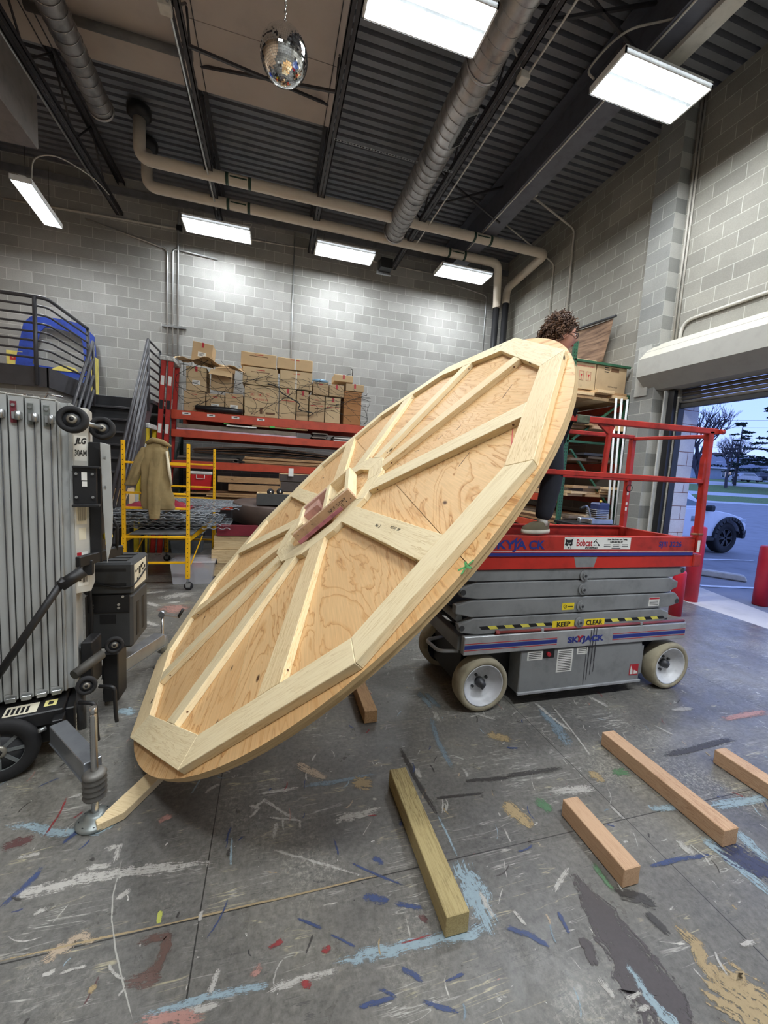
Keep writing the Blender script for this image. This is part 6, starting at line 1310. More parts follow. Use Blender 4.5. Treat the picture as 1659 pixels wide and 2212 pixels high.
a_, b_, c_ = sub(['pel', 'waist', 'chest', 'neck0', 'sl', 'el', 'sr', 'er'], 1.08, .014); a_[0] = (.02, 0, .80); c_[0] = (.16, .175); c_[1] = (.135, .165); skinned('shirt', a_, b_, c_, shirt, pn)
canv = paint('olive_canvas_shoe', (96, 88, 68), .9, 0, .1); sole = paint('shoe_sole', (190, 184, 170), .7)
def shoe(loc, yaw, pitch=0):
    T = M.Translation(loc) @ M.Rotation(math.radians(yaw), 4, 'Z') @ M.Rotation(math.radians(pitch), 4, 'Y'); mb = MB(); n = 28; prof = []
    def outline(k, h_):
        out = []
        for i in range(n):
            a = 2*PI*i/n; x = .135*math.cos(a); w = .047+.006*math.sin((x/.135)*1.5+.4); w *= (1-abs(x/.135)**6*.0); out.append((x*k, w*math.sin(a)*k*(1 if abs(math.cos(a)) < .98 else .9), h_))
        return out
    vs_ = outline(1, 0)+outline(1.02, .012)+outline(1.0, .03); mb.add(vs_, [(r*n+i, r*n+(i+1) % n, (r+1)*n+(i+1) % n, (r+1)*n+i) for r in range(2) for i in range(n)]+[tuple(range(n))[::-1], tuple(range(2*n, 3*n))], sole, None, True, T); s0 = mb.build('shoe', pn)
    mb = MB(); rings = []
    for h_, k in ((.028, .98), (.05, .93), (.07, .78), (.085, .6)):
        r_ = []
        for x, y, z in outline(k, h_): 
            if h_ > .05: x -= (h_-.05)*1.4
            top = h_ if x < .02 else min(h_, .085-.42*(x-.02)); r_.append((x, y, top))
        rings += r_
    mb.add(rings, [(r*n+i, r*n+(i+1) % n, (r+1)*n+(i+1) % n, (r+1)*n+i) for r in range(3) for i in range(n)]+[tuple(range(3*n, 4*n))], canv, None, True, T); mb.build('shoe_upper', s0)
    mb = MB(); mb.cyl(T @ V((-.06, 0, .06)), T @ V((-.055, 0, .13)), .038, labelw, 16, .036); mb.build('sock', s0)
shoe((-.01, -.11, .003), 190); shoe((-.19, .31, -.115), 200)
# head
HT = M.Translation((.135, -.0, 1.46)) @ M.Rotation(math.radians(-20), 4, 'Z') @ M.Rotation(math.radians(8), 4, 'Y')
mb = MB(); nu, nv = 40, 32; vs_ = []
for i in range(nv+1):
    th = PI*i/nv; zc = math.cos(th); sc_ = math.sin(th)
    for j in range(nu):
        a = 2*PI*j/nu; cx, cy = math.cos(a), math.sin(a)
        rx, ry, rz = (.098, .078, .122)
        x, y, z = rx*sc_*cx, ry*sc_*cy, rz*zc
        if z < 0: y *= 1-.28*min(1, -z/rz); x = x*(1-.18*min(1, -z/rz)) if x < 0 else x*(1-.05*(-z/rz))
        f = max(0, cx)*sc_
        g = lambda cy0, cz0, sy, sz, amp: amp*math.exp(-((y-cy0)/sy)**2-((z-cz0)/sz)**2)*(1 if x > 0 else 0)
        x += g(0, -.018, .012, .022, .022)+g(0, .0, .010, .03, .008)            # nose
        x += g(0, .030, .045, .014, .005)-g(.030, .010, .014, .011, .008)-g(-.030, .010, .014, .011, .008)   # brow, eye sockets
        x += g(0, -.050, .022, .006, .007)+g(0, -.061, .018, .006, .006)-g(0, -.0555, .022, .003, .003)     # lips
        x += g(0, -.092, .022, .016, .010)+g(.04, -.02, .02, .02, .004)+g(-.04, -.02, .02, .02, .004)       # chin, cheeks
        vs_.append((x, y, z))
mb.add(vs_, [(i*nu+j, (i+1)*nu+j, (i+1)*nu+(j+1) % nu, i*nu+(j+1) % nu) for i in range(nv) for j in range(nu)], skin, None, True, HT); hd = mb.build('head', pn)
for sy in (-1, 1):
    mb = MB(); mb.sphere((.078, .030*sy, .008), .0125, labelw, 14, T=HT); e_ = mb.build('eye', hd); mb = MB(); mb.sphere((.0868, .030*sy, .008), .0055, paint('iris_brown', (60, 40, 30), .3), 10, T=HT); mb.build('iris', hd)
    mb = MB(); mb.tube([HT @ V((.0+.018*math.cos(q), sy*(.078+.006*math.sin(q)), -.008+.03*math.sin(q))) for q in [2*PI*k/12 for k in range(12)]], .006, skin, 6, closed=True); mb.sphere((.004, sy*.074, -.008), .016, skin, 10, (.8, .5, 1.5), HT); mb.build('ear', hd)
    mb = MB(); mb.tube([HT @ V((.092, sy*.014, .033)), HT @ V((.091, sy*.032, .037)), HT @ V((.078, sy*.048, .031))], .0032, paint('brow_hair', (70, 46, 34), .9), 6); mb.build('eyebrow', hd)
mb = MB(); lip = paint('lips', (176, 104, 98), .5); mb.tube([HT @ V((.088, -.02, -.055)), HT @ V((.102, 0, -.053)), HT @ V((.088, .02, -.055))], .0035, lip, 6); mb.build('mouth', hd)
mb = MB(); mb.cyl((.10, 0, 1.26), HT @ V((-.01, 0, -.06)), .052, skin, 20, .05); mb.build('neck', pn)
gf = thing; mb = MB(); gb = paint('glasses_frame', (24, 24, 26), .3)
for sy in (-1, 1):
    mb.tube([HT @ V((.105-.004*abs(math.cos(q)), sy*.032+.024*math.cos(q), .006+.018*math.sin(q))) for q in [2*PI*k/20 for k in range(20)]], .0026, gb, 6, closed=True)
    mb.tube([HT @ V((.098, sy*.056, .01)), HT @ V((.06, sy*.076, .008)), HT @ V((-.0, sy*.082, .004)), HT @ V((-.02, sy*.082, -.012))], .0024, gb, 6)
mb.tube([HT @ V((.107, -.009, .010)), HT @ V((.109, 0, .012)), HT @ V((.107, .009, .010))], .0024, gb, 6); gl_ = mb.build('glasses', pn)
mb = MB()
for sy in (-1, 1): mb.add([HT @ V((.1045, sy*.032+.022*math.cos(q), .006+.016*math.sin(q))) for q in [2*PI*k/16 for k in range(16)]], [tuple(range(16))], gl)
mb.build('lens', gl_)
# curly hair: a cap plus many small curls
hairm = paint('curly_hair', (84, 60, 46), .7, 0, .3, 30); hairm2 = paint('curly_hair_light', (116, 86, 64), .7, 0, .3, 30); mb = MB(); mb.sphere((-.022, 0, .03), .1, hairm, 28, (1.05, .93, 1.02), HT); rr = random.Random(11)
for k in range(620):
    th = rr.uniform(.05, 2.35); a = rr.uniform(0, 2*PI); fr = math.cos(a)
    if fr > .5 and th > 1.05: continue
    if fr > .1 and th > 1.65: continue
    if abs(math.sin(a)) < .9 and fr > 0 and th > 1.35: continue
    d = V((math.sin(th)*math.cos(a), math.sin(th)*math.sin(a), math.cos(th))); c0 = V((-.022+.108*d.x, .098*d.y, .030+.108*d.z)); dr = (V((0, 0, -1))*(.35+.45*min(1, th))+d*.55+V((rr.uniform(-.4, .4), rr.uniform(-.4, .4), rr.uniform(-.2, .3)))).normalized()
    e1 = dr.orthogonal().normalized(); e2 = dr.cross(e1); L_ = rr.uniform(.03, .055)*(1.35 if fr < 0 and th > 1.3 else 1); rc = rr.uniform(.007, .012); ph = rr.uniform(0, 6); nt = rr.uniform(1.2, 2.2)
    pts = [HT @ (c0+dr*L_*(q/9)+e1*rc*math.cos(ph+2*PI*nt*q/9)+e2*rc*math.sin(ph+2*PI*nt*q/9)) for q in range(10)]
    mb.tube(pts, [.0045*(1-.5*q/9) for q in range(10)], hairm if rr.random() < .65 else hairm2, 4, caps=False)
mb.build('hair', pn)

# ================================================================= RIGHT WALL: RACK, BANNER, PIPES, DOOR
g2 = thing('pallet_rack', 'green framed lumber rack along the right wall behind the lift', 'storage rack', (0, 0, 0))
GX0, GX1, GY0, GY1 = 4.56, 5.68, 5.50, 8.3
for y in (GY0, GY1):
    for x in (GX0, GX1): upright(x, y, rackgreen, (3.92 if x == GX0 else 3.2), g2, .085)
    for z in (3.64, 2.37, .5): mb = MB(); mb.beam((GX0, y+.015, z), (GX1, y+.015, z), .03, .035, rackgreen); mb.build('rack_brace', g2)
    for a_, b_ in (((GX0+.12, 2.40), (GX1, 3.14)), ((GX0+.10, 2.24), (GX1-.1, 1.3)), ((GX0, .55), (GX1, 1.2))): mb = MB(); mb.beam((a_[0], y+.015, a_[1]), (b_[0], y+.015, b_[1]), .03, .035, rackgreen, up=(0, 1, 0)); mb.build('rack_brace', g2)
for z in (2.93, 2.46, 1.94, 1.36, .88):
    for x in (GX0, GX1-.02): qbox('rack_beam', (x-.02, GY0+.04, z), (x+.025, GY1-.01, z+.12), rackred, g2, .003, 1)
def bundle(x0, x1, z0, rows, cols, m1, lb, y0=GY0-.03, y1=8.2, name='lumber_board', grp='boards end on in the green rack', hh=.04):
    w = (x1-x0)/cols
    for r_ in range(rows):
        for c_ in range(cols):
            mm = m1[(r_*cols+c_) % len(m1)]; dy = R.uniform(-.12, .10); mb = MB(); mb.box((0, 0, 0), (w-.006, y1-y0+dy, hh-.003), mm, gaxis=1)
            o = mb.build(name, bev=.002, loc=(x0+c_*w+R.uniform(0, .004), y0-dy, z0+r_*hh)); tag(o, lb+(', '+['lowest', 'second', 'third', 'top'][min(r_, 3)]+' layer, '+['left', 'middle', 'right'][c_]), 'board', grp)
wp = wood('whitewood', (222, 192, 150), (204, 168, 124), (160, 118, 80), 6)
dkx = wood('grey_weathered', (120, 104, 88), (96, 82, 68), (66, 54, 44), 8)
bundle(4.62, 5.62, 3.055, 3, 3, [oldw, wp], 'flat board under the two cartons', hh=.05)
bundle(4.64, 5.62, 2.585, 3, 3, [oldw, fir, wp], 'timber end on green rack second shelf', hh=.05)
bundle(4.66, 5.60, 2.065, 2, 3, [dkx, darkw], 'dark board end on green rack middle shelf', hh=.045)
bundle(4.66, 5.60, 1.485, 4, 3, [wp, oldw, dkx, wp], 'board end on green rack fourth shelf', hh=.045)
bundle(4.64, 5.55, 1.005, 4, 3, [oldw, dkx, wp, darkw], 'board end on green rack lowest shelf', hh=.042)
o = qbox('aluminium_bar', (4.62, GY0-.06, 2.74), (5.5, 8.0, 2.79), steel); tag(o, 'flat aluminium bar on the upper timber of the green rack', 'metal bar')
o = qbox('perforated_track', (4.85, GY0-.08, 2.158), (5.35, 8.0, 2.198), dkgrey); tag(o, 'dark perforated track on the middle level of the green rack', 'metal track')
b1 = cbox(4.60, 5.02, 3.21, 3.68, .5, card, 'tan carton with red Spanish warning text in the green rack', y0=GY0+.03, group=None)
text('printed_text', 'FRAGIL MANEJESE CON CUIDADO', .036, inkr, b1, TX((.0, -.001, .36), (1, 0, 0), (0, 0, 1)), .0003, 0, .62)
text('printed_text', 'ideal', .045, inkb, b1, TX((.1, -.001, .435), (1, 0, 0), (0, 0, 1)), .0003); text('printed_text', 'S', .04, inkb, b1, TX((-.06, -.001, .05), (1, 0, 0), (0, 0, 1)), .0003)
for x in (-.07, .07):
    mb = MB(); mb.tube([(x-.04, -.001, .14), (x+.04, -.001, .14), (x+.04, -.001, .28), (x-.04, -.001, .28)], .0022, inkr, 5, closed=True); mb.prism([(x-.02, .235), (x+.02, .235), (x+.003, .2), (x+.003, .165), (x+.015, .16), (x-.015, .16), (x-.003, .165), (x-.003, .2)], -.0015, -.0005, inkr, 'y'); mb.build('handling_symbol', b1)
b2 = cbox(5.03, 5.64, 3.21, 3.66, .5, card2, 'tan carton with blurred print and red dot beside the pilaster', y0=GY0+.03, group=None)
for k in range(3): qbox('printed_mark', (-.15, -.0012, .38-.035*k), (-.07+.02*(k % 2), -.0002, .395-.035*k), inkb, b2, 0)
text('printed_text', 'DESTINATION', .03, inkb, b2, TX((.04, -.001, .09), (1, 0, 0), (0, 0, 1)), .0003); qbox('printed_mark', (-.02, -.0012, .33), (.14, -.0002, .39), darkw, b2, 0); mb = MB(); mb.tube([(.0, -.001, .44), (.0, -.006, .44)], .018, inkr, 14); mb.build('red_dot', b2)
# white pipes leaning beside the rack
wpv = paint('white_pvc', (226, 228, 228), .4)
for i, (xb, xt, lb) in enumerate(((5.50, 5.33, 'leftmost white plastic pipe standing against the pilaster'), (5.56, 5.44, 'middle white plastic pipe standing against the pilaster'), (5.62, 5.56, 'rightmost white plastic pipe standing against the pilaster'))):
    mb = MB(); mb.cyl((xb, 5.40, .003), (xt, 5.38, 3.10), .017, wpv, 12); tag(mb.build('plastic_pipe'), lb, 'pipe', 'white plastic pipes')
mb = MB(); mb.cyl((5.56, 5.45, .003), (5.62, 5.5, 2.05), .022, paint('brown_pipe', (96, 66, 50), .5), 12); tag(mb.build('brown_pole'), 'brown pole standing right of the white plastic pipes', 'pole')
# brown banner on the wall
ban = thing('hanging_banner', 'brown painted banner hanging from a dark bar behind the man', 'banner', (0, 0, 0)); bm2 = bpy.data.materials.new('banner_cloth'); bm2.use_nodes = True; nn_ = bm2.node_tree.nodes; ll_ = bm2.node_tree.links; tc_ = nn_.new('ShaderNodeTexCoord'); mp_ = nn_.new('ShaderNodeMapping'); mp_.inputs['Scale'].default_value = (1, .8, 7); ll_.new(tc_.outputs['Object'], mp_.inputs[0]); tn_ = noise(nn_, ll_, mp_.outputs[0], 2.2, 4, .6, .6)
ll_.new(ramp(nn_, ll_, tn_.outputs[0], [(.3, s2l((92, 70, 56))), (.5, s2l((140, 112, 90))), (.7, s2l((168, 138, 112)))]), nn_['Principled BSDF'].inputs['Base Color']); nn_['Principled BSDF'].inputs['Roughness'].default_value = .8
mb = MB(); N = 14; vs = []
for i in range(N+1):
    u = i/N
    for j in range(N+1):
        v = j/N; y = (5.80*(1-v)+5.98*v)*(1-u)+(7.3)*u; z = (4.50*(1-v)+3.84*v)*(1-u)+(4.62*(1-v)+3.9*v)*u; vs.append((5.50+.035*math.sin(4*u+2*v)-.0*v, y, z))
mb.add(vs, [(i*(N+1)+j, (i+1)*(N+1)+j, (i+1)*(N+1)+j+1, i*(N+1)+j+1) for i in range(N) for j in range(N)], bm2, None, True); o = mb.build('banner_sheet', ban); s_ = o.modifiers.new('s', 'SOLIDIFY'); s_.thickness = .004
mb = MB(); mb.tube([(5.49, 5.74, 4.52), (5.50, 7.35, 4.64)], .022, dkgrey, 10); mb.build('banner_bar', ban)
# miter saw on a stand seen through the rails
t = thing('work_stand', 'plain steel stand under the bench saw behind the lift rails', 'stand', (4.45, 4.75, 0)); qbox('stand_top', (-.35, -.25, 1.10), (.35, .3, 1.14), blackm, t)
for x in (-.3, .3):
    for y in (-.2, .25): qbox('stand_leg', (x-.02, y-.02, 0), (x+.02, y+.02, 1.1), blackm, t, 0)
sw = thing('bench_saw', 'blue and silver bench saw with curved tube handle behind the lift rails', 'saw', (4.45, 4.7, 1.142)); sb_ = paint('saw_blue', (44, 54, 96), .4)
qbox('saw_base', (-.12, -.14, 0), (.26, .14, .07), steel, sw, .01); qbox('saw_motor', (.02, -.1, .14), (.22, .08, .30), sb_, sw, .02)
for k in range(5): qbox('motor_fin', (-.02+.0*k, -.105, .09+.026*k), (.2, .09, .10+.026*k), steel, sw, .002)
mb = MB(); mb.tube(bend([(-.05, -.05, .06), (-.10, -.06, .16), (-.16, -.07, .26), (-.26, -.08, .22)], .04), .014, steel, 10); hd_ = mb.build('saw_handle', sw); mb = MB(); mb.tube([(-.2, -.075, .245), (-.28, -.08, .21)], .02, black, 10); mb.build('handle_grip', hd_)
mb = MB(); mb.tube(bend([(-.3, -.12, 0), (-.3, -.12, .08), (-.05, -.12, .08), (-.05, -.12, 0)], .03), .011, steel, 8); mb.build('support_loop', sw); mb = MB(); mb.sphere((.06, -.08, .32), .02, paint('saw_knob', (200, 170, 70), .5), 10); mb.build('saw_knob', sw)

# roll-up door parts
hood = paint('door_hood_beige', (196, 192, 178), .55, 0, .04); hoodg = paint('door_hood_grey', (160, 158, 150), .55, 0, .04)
dr = thing('door_hood', 'long beige and grey metal hood over the roll-up door opening', 'door hood', (0, 0, 0))
P_h = [(RX-.002, 3.86), (5.56, 3.84), (5.36, 3.62), (5.35, 3.36), (5.57, 3.17), (RX-.002, 3.15)]
mb = MB(); n_ = 6; Y0, Y1 = .6, 5.06
for i in range(5):
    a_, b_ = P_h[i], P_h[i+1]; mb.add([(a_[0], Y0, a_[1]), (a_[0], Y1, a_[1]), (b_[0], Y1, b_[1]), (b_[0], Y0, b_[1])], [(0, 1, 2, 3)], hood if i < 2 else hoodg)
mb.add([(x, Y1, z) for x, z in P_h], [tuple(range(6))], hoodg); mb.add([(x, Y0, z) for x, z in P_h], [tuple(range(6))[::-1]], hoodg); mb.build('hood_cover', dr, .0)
mb = MB(); mb.beam((5.47, Y0, 3.737), (5.47, Y1, 3.737), .006, .006, dkgrey); mb.build('hood_seam', dr); qbox('end_plate', (5.505, 5.0, 3.10), (5.527, 5.22, 3.86), paint('plate_grey', (176, 176, 170), .6), dr, .002)
ct = thing('rolling_curtain', 'grey slatted roll-up door curtain raised under the hood', 'door curtain', (0, 0, 0))
for k in range(7): mb = MB(); z = 2.965+.055*k; mb.tube([(5.80, DY0-.05, z), (5.80, DY1+.06, z)], .026, paint('curtain_slat', (128, 124, 120), .45, .2), 12); mb.build('curtain_slat', ct)
qbox('bottom_bar', (5.765, DY0-.04, 2.88), (5.835, DY1-.01, 2.94), dkgrey, ct, .004)
struct(qbox('trim_10', (5.60, 4.765, 0), (RX-.001, 4.785, 3.14), paint('guide_angle', (190, 190, 184), .5))); struct(qbox('trim_11', (5.655, 4.665, 0), (RX-.001, 4.755, 3.14), blackm))
struct(qbox('trim_12', (RX, DY1-.014, 0), (5.84, DY1, DZ), blackm))

# ================================================================= OUTSIDE
Fh = V((math.sin(_y), math.cos(_y), 0)); Rh = V((math.cos(_y), -math.sin(_y), 0))
def gp(d, s_, z=0): return Fh*d+Rh*s_+V((0, 0, z))
asph = paint('asphalt', (134, 136, 142), .85, 0, .12, 1.2, .3); conc = paint('apron_concrete', (198, 192, 182), .8, 0, .1, 1.5, .2); grass_m = paint('lawn', (104, 128, 78), .95, 0, .25, 8); walk = paint('sidewalk', (190, 192, 194), .85, 0, .06)
mb = MB(); mb.add([(XF, -12, -.012), (140, -12, -.012), (140, 140, -.012), (XF, 140, -.012)], [(0, 1, 2, 3)], asph)
mb.add([(XF, -2, -.006), (6.9, -2, -.006), (6.95, 3.9, -.006), (7.35, 5.2, -.006), (7.6, 9.5, -.006), (XF, 9.5, -.006)], [(0, 1, 2, 3, 4, 5)], conc)
def strip(p, q, w, m, z=-.004):
    p, q = V((*p, z)), V((*q, z)); d = (q-p).normalized(); s_ = V((-d.y, d.x, 0))*w/2; mb.add([p-s_, q-s_, q+s_, p+s_], [(0, 1, 2, 3)], m)
linew = paint('line_white', (226, 228, 230), .7)
strip((7.45, 5.18), (11, 4.35), .11, linew); strip((9.2, 7.35), (11.7, 7.0), .11, linew)
yc = paint('curb_yellow', (200, 170, 80), .8, 0, .2)
rows = [(50, 0, asph), (50.3, .16, walk), (51.2, .20, walk), (55.5, .86, grass_m), (57.4, 1.28, walk), (62, 2.35, grass_m), (66, 2.95, walk), (76, 3.55, grass_m), (110, 5.5, grass_m)]
for (d0, z0, _), (d1, z1, m_) in zip(rows, rows[1:]): mb.add([gp(d0, 10, z0), gp(d1, 10, z1), gp(d1, 120, z1), gp(d0, 120, z0)], [(0, 1, 2, 3)][::1], m_)
struct(mb.build('ground'))
def bollard(x, y, r_, h_, lb):
    mb = MB(); m = paint('bollard_red', (196, 34, 52), .45, 0, .06); mb.lathe([(r_, .0), (r_, h_-.03), (r_*.9, h_-.008), (r_*.6, h_), (0, h_)], m, None, 28); return tag(mb.build('bollard', loc=(x, y, -.004)), lb, 'bollard', 'red bollards')
bollard(6.28, 4.50, .10, 1.16, 'red bollard just outside the doorway behind the lift'); bollard(7.30, 4.18, .10, .92, 'red bollard by the right edge beyond the doorway'); bollard(5.32, 3.98, .075, .62, 'red guard post inside the doorway behind the lift scissors')
mb = MB(); mb.prism([(-.9, 0), (.9, 0), (.86, .10), (.78, .12), (-.78, .12), (-.86, .10)], -.08, .08, paint('wheel_stop', (188, 186, 180), .85), 'y'); tag(mb.build('wheel_stop', loc=(8.25, 6.0, 0), rot=(0, 0, math.radians(130)), bev=.02), 'concrete wheel stop on the asphalt beyond the red bollard', 'wheel stop')
# pickup truck
tk = thing('pickup_truck', 'white pickup truck with black wheels parked outside the doorway', 'truck', (0, 0, 0)); tw = paint('truck_white', (226, 230, 238), .25, 0, .02); wg = paint('tinted_glass', (60, 92, 108), .08, 0, .02, spec=.9)
Yn, Yf = 7.8, 9.62
body = [(7.25, .55), (7.25, 1.18), (8.9, 1.22), (11.08, 1.20), (11.9, 1.10), (12.42, .98), (12.58, .80), (12.6, .52), (12.45, .48)]
wc = 11.93; ar = [(wc+.50*math.cos(a), .44+.50*math.sin(a)) for a in [PI*k/10 for k in range(11)]]
body += [p for p in ar if p[1] >= .46]+[(wc-.5, .46), (8.9, .46)]+[(8.3+.48*math.cos(PI*k/8), .44+.48*math.sin(PI*k/8)) for k in range(9)]+[(7.7, .46)]
mb = MB(); mb.prism(body, Yn, Yf, tw, 'y'); mb.build('truck_body', tk, .02, 2)
mb = MB(); cabv = [(8.85, 1.2), (8.95, 1.68), (9.3, 1.78), (10.25, 1.77), (10.5, 1.66), (11.12, 1.2)]; inn = .16
vs = [(x, Yn+.02+(inn if z > 1.3 else 0), z) for x, z in cabv]+[(x, Yf-.02-(inn if z > 1.3 else 0), z) for x, z in cabv]; n_ = 6
mb.add(vs, [tuple(range(6))[::1], tuple(range(6, 12))[::-1]]+[(i, i+6, (i+1) % 6+6, (i+1) % 6) for i in range(6)], tw); mb.build('truck_cab', tk, .02)
mb = MB()
def cabp(x, z, y=Yn): t_ = min(1, max(0, (z-1.2)/.48)); return (x, y+.015+inn*t_, z)
for poly in ([(9.05, 1.26), (9.1, 1.62), (9.75, 1.68), (9.75, 1.26)], [(9.83, 1.26), (9.83, 1.69), (10.2, 1.68), (10.42, 1.60), (10.9, 1.27)]): mb.add([cabp(x, z) for x, z in poly], [tuple(range(len(poly)))], wg)
mb.build('side_window', tk); mb = MB(); mb.add([(10.56, Yn+.2, 1.64), (11.10, Yn+.08, 1.235), (11.10, Yf-.08, 1.235), (10.56, Yf-.2, 1.64)], [(0, 1, 2, 3)], wg); mb.build('windshield', tk)
fl = paint('fender_flare', (44, 46, 50), .7)
mb = MB()
for cxx in (wc, 8.3):
    pts = [(cxx+.52*math.cos(a), Yn-.035, .44+.52*math.sin(a)) for a in [PI*k/14 for k in range(15)]]
    for a_, b_ in zip(pts, pts[1:]): mb.beam(a_, b_, .09, .07, fl, up=(0, 1, 0), ext=.01)
mb.build('fender_flare', tk)
for cxx in (wc, 8.3):
    for y_, sg in ((Yn+.02, -1), (Yf-.28, 1)):
        T = M.Translation((cxx, y_+.13, .42)) @ M.Rotation(PI/2 if sg < 0 else -PI/2, 4, 'X'); mb = MB(); mb.lathe([(.25, -.13), (.39, -.13), (.42, -.1), (.425, 0), (.42, .1), (.39, .13), (.25, .13), (.25, -.13)], rubber, T, 40, caps=False); w_ = mb.build('truck_wheel', tk)
        mb = MB(); mb.lathe([(0, .04), (.25, .04)], black, T, 24, caps=False)
        for k in range(6):
            a = 2*PI*k/6
            for da in (-.13, .13): mb.beam(T @ V((.03*math.cos(a), .03*math.sin(a), .10)), T @ V((.245*math.cos(a+da), .245*math.sin(a+da), .11)), .035, .03, paint('alloy_black', (38, 40, 46), .35), up=T.to_3x3() @ V((0, 0, 1)))
        mb.tube([T @ V((.245*math.cos(q), .245*math.sin(q), .11)) for q in [2*PI*k/28 for k in range(28)]], .014, paint('alloy_black', (0, 0, 0)), 6, closed=True); mb.build('wheel_rim', w_)
qbox('side_mirror', (10.98, Yn-.16, 1.14), (11.16, Yn+.0, 1.30), fl, tk, .03); qbox('door_handle', (9.95, Yn-.02, 1.02), (10.2, Yn-.0, 1.06), blackm, tk, .01)
for x in (9.78, 11.0): mb = MB(); mb.box((x, Yn-.002, .55), (x+.008, Yn+.001, 1.2), dkgrey); mb.build('door_seam', tk)
fd = qbox('flag_decal', (10.55, Yn-.003, .86), (10.85, Yn-.001, 1.0), paint('decal_grey', (150, 152, 160), .6), tk, 0); qbox('flag_canton', (10.72, Yn-.004, .93), (10.85, Yn-.003, 1.0), inkb, fd, 0)
for k in range(3): qbox('flag_stripe', (10.55, Yn-.004, .87+.025*k), (10.72, Yn-.003, .88+.025*k), dkgrey, fd, 0)
qbox('side_step', (9.0, Yn-.08, .36), (11.35, Yn+.1, .44), blackm, tk, .01); qbox('head_lamp', (12.34, Yn-.002, .86), (12.57, Yn+.3, .95), paint('lamp_glass', (190, 200, 210), .1), tk, .01); qbox('front_bumper', (12.4, Yn+.02, .42), (12.68, Yf-.02, .66), fl, tk, .03)
# parked cars far away
def farcar(s_, d, z, m, lb, hgt=1.5, L_=4.6):
    o = gp(d, s_, z); t = thing('parked_car', lb, 'car', o, -_y+.12); mb = MB(); k = hgt/1.5
    mb.prism([(-L_/2, .3), (-L_/2, .85*k), (-L_*.42, .95*k), (-L_*.36, 1.42*k), (L_*.12, 1.5*k), (L_*.28, 1.0*k), (L_*.47, .85*k), (L_/2, .6), (L_/2, .3)], -.9, .9, m, 'y'); mb.build('car_body', t, .05)
    mb = MB(); mb.prism([(-L_*.34, 1.0*k), (-L_*.32, 1.34*k), (L_*.10, 1.4*k), (L_*.22, 1.02*k)], -.91, .91, wg, 'y'); mb.build('car_windows', t)
    for x in (-L_*.31, L_*.32):
        for y in (-.86, .7): mb = MB(); mb.tube([(x, y, .33), (x, y+.18, .33)], .33, rubber, 20); mb.build('car_wheel', t)
farcar(62.3, 70, 3.26, paint('car_silver', (170, 174, 184), .3, .3), 'silver estate car parked by the far house'); farcar(67.3, 70, 3.40, paint('car_dark', (50, 56, 66), .3, .2), 'dark pickup parked at the far right beside the silver car', 1.75, 5.2)
# house
ho = thing('house', 'single storey blue grey house with white window across the road', 'house', gp(78, 68, 3.4), -_y); hw = paint('house_siding', (160, 172, 192), .8, 0, .06, 2); hr_ = paint('roof_shingle', (122, 128, 140), .9, 0, .12, 3)
qbox('house_wall', (-9, 0, 0), (9, 8, 2.5), hw, ho, 0); qbox('house_wall', (3.2, -2.2, 0), (9, 0, 2.5), hw, ho, 0)
mb = MB(); mb.add([(-9.6, -.7, 2.35), (9.6, -.7, 2.35), (7.2, 4, 5.1), (-6.2, 4, 5.1), (-9.6, 8.7, 2.35), (9.6, 8.7, 2.35)], [(0, 1, 2, 3), (3, 2, 5, 4), (0, 3, 4), (1, 5, 2), (0, 4, 5, 1)], hr_); mb.build('house_roof', ho)
mb = MB(); mb.add([(2.6, -2.9, 2.3), (9.8, -2.9, 2.3), (6.4, -2.6, 4.6), (6.4, 3.6, 4.7), (2.6, 2.4, 2.4), (9.8, 2.4, 2.4)], [(0, 1, 2), (0, 2, 3, 4), (1, 5, 3, 2), (0, 4, 5, 1)], hr_); mb.build('house_roof', ho)
tr = paint('house_trim', (220, 224, 232), .7); mb = MB(); mb.beam((2.5, -2.95, 2.3), (6.4, -2.66, 4.68), .1, .22, tr); mb.beam((9.9, -2.95, 2.3), (6.4, -2.66, 4.68), .1, .22, tr); mb.beam((-9.6, -.75, 2.33), (3, -.75, 2.33), .1, .2, tr); mb.build('roof_trim', ho)
wf = qbox('window_frame', (-3.4, -.06, .6), (-.9, -.0, 2.1), tr, ho, 0)
for k in range(4): qbox('pane', (-3.28+.58*k, -.08, .72), (-2.80+.58*k, -.06, 1.98), emis('warm_window', (.55, .45, .38), .35) if k in (1, 2) else wg, wf, 0)
dw = qbox('doorway', (-7.6, -.05, .0), (-6.2, -.0, 2.2), blackm, ho, 0); qbox('chimney', (-2.5, 4.2, 4.4), (.3, 5.4, 5.6), paint('chimney_brick', (98, 84, 84), .9), ho, 0)
for x in (-3.4, 1.6): mb = MB(); mb.box((x, 1.6, 3.3), (x+1.3, 2.6, 3.75), tr); mb.build('skylight', ho)
mb = MB(); mb.sphere((4.4, -2.3, 1.6), .22, emis('porch_lamp', (1, .8, .5), 4), 10); mb.build('porch_light', ho)
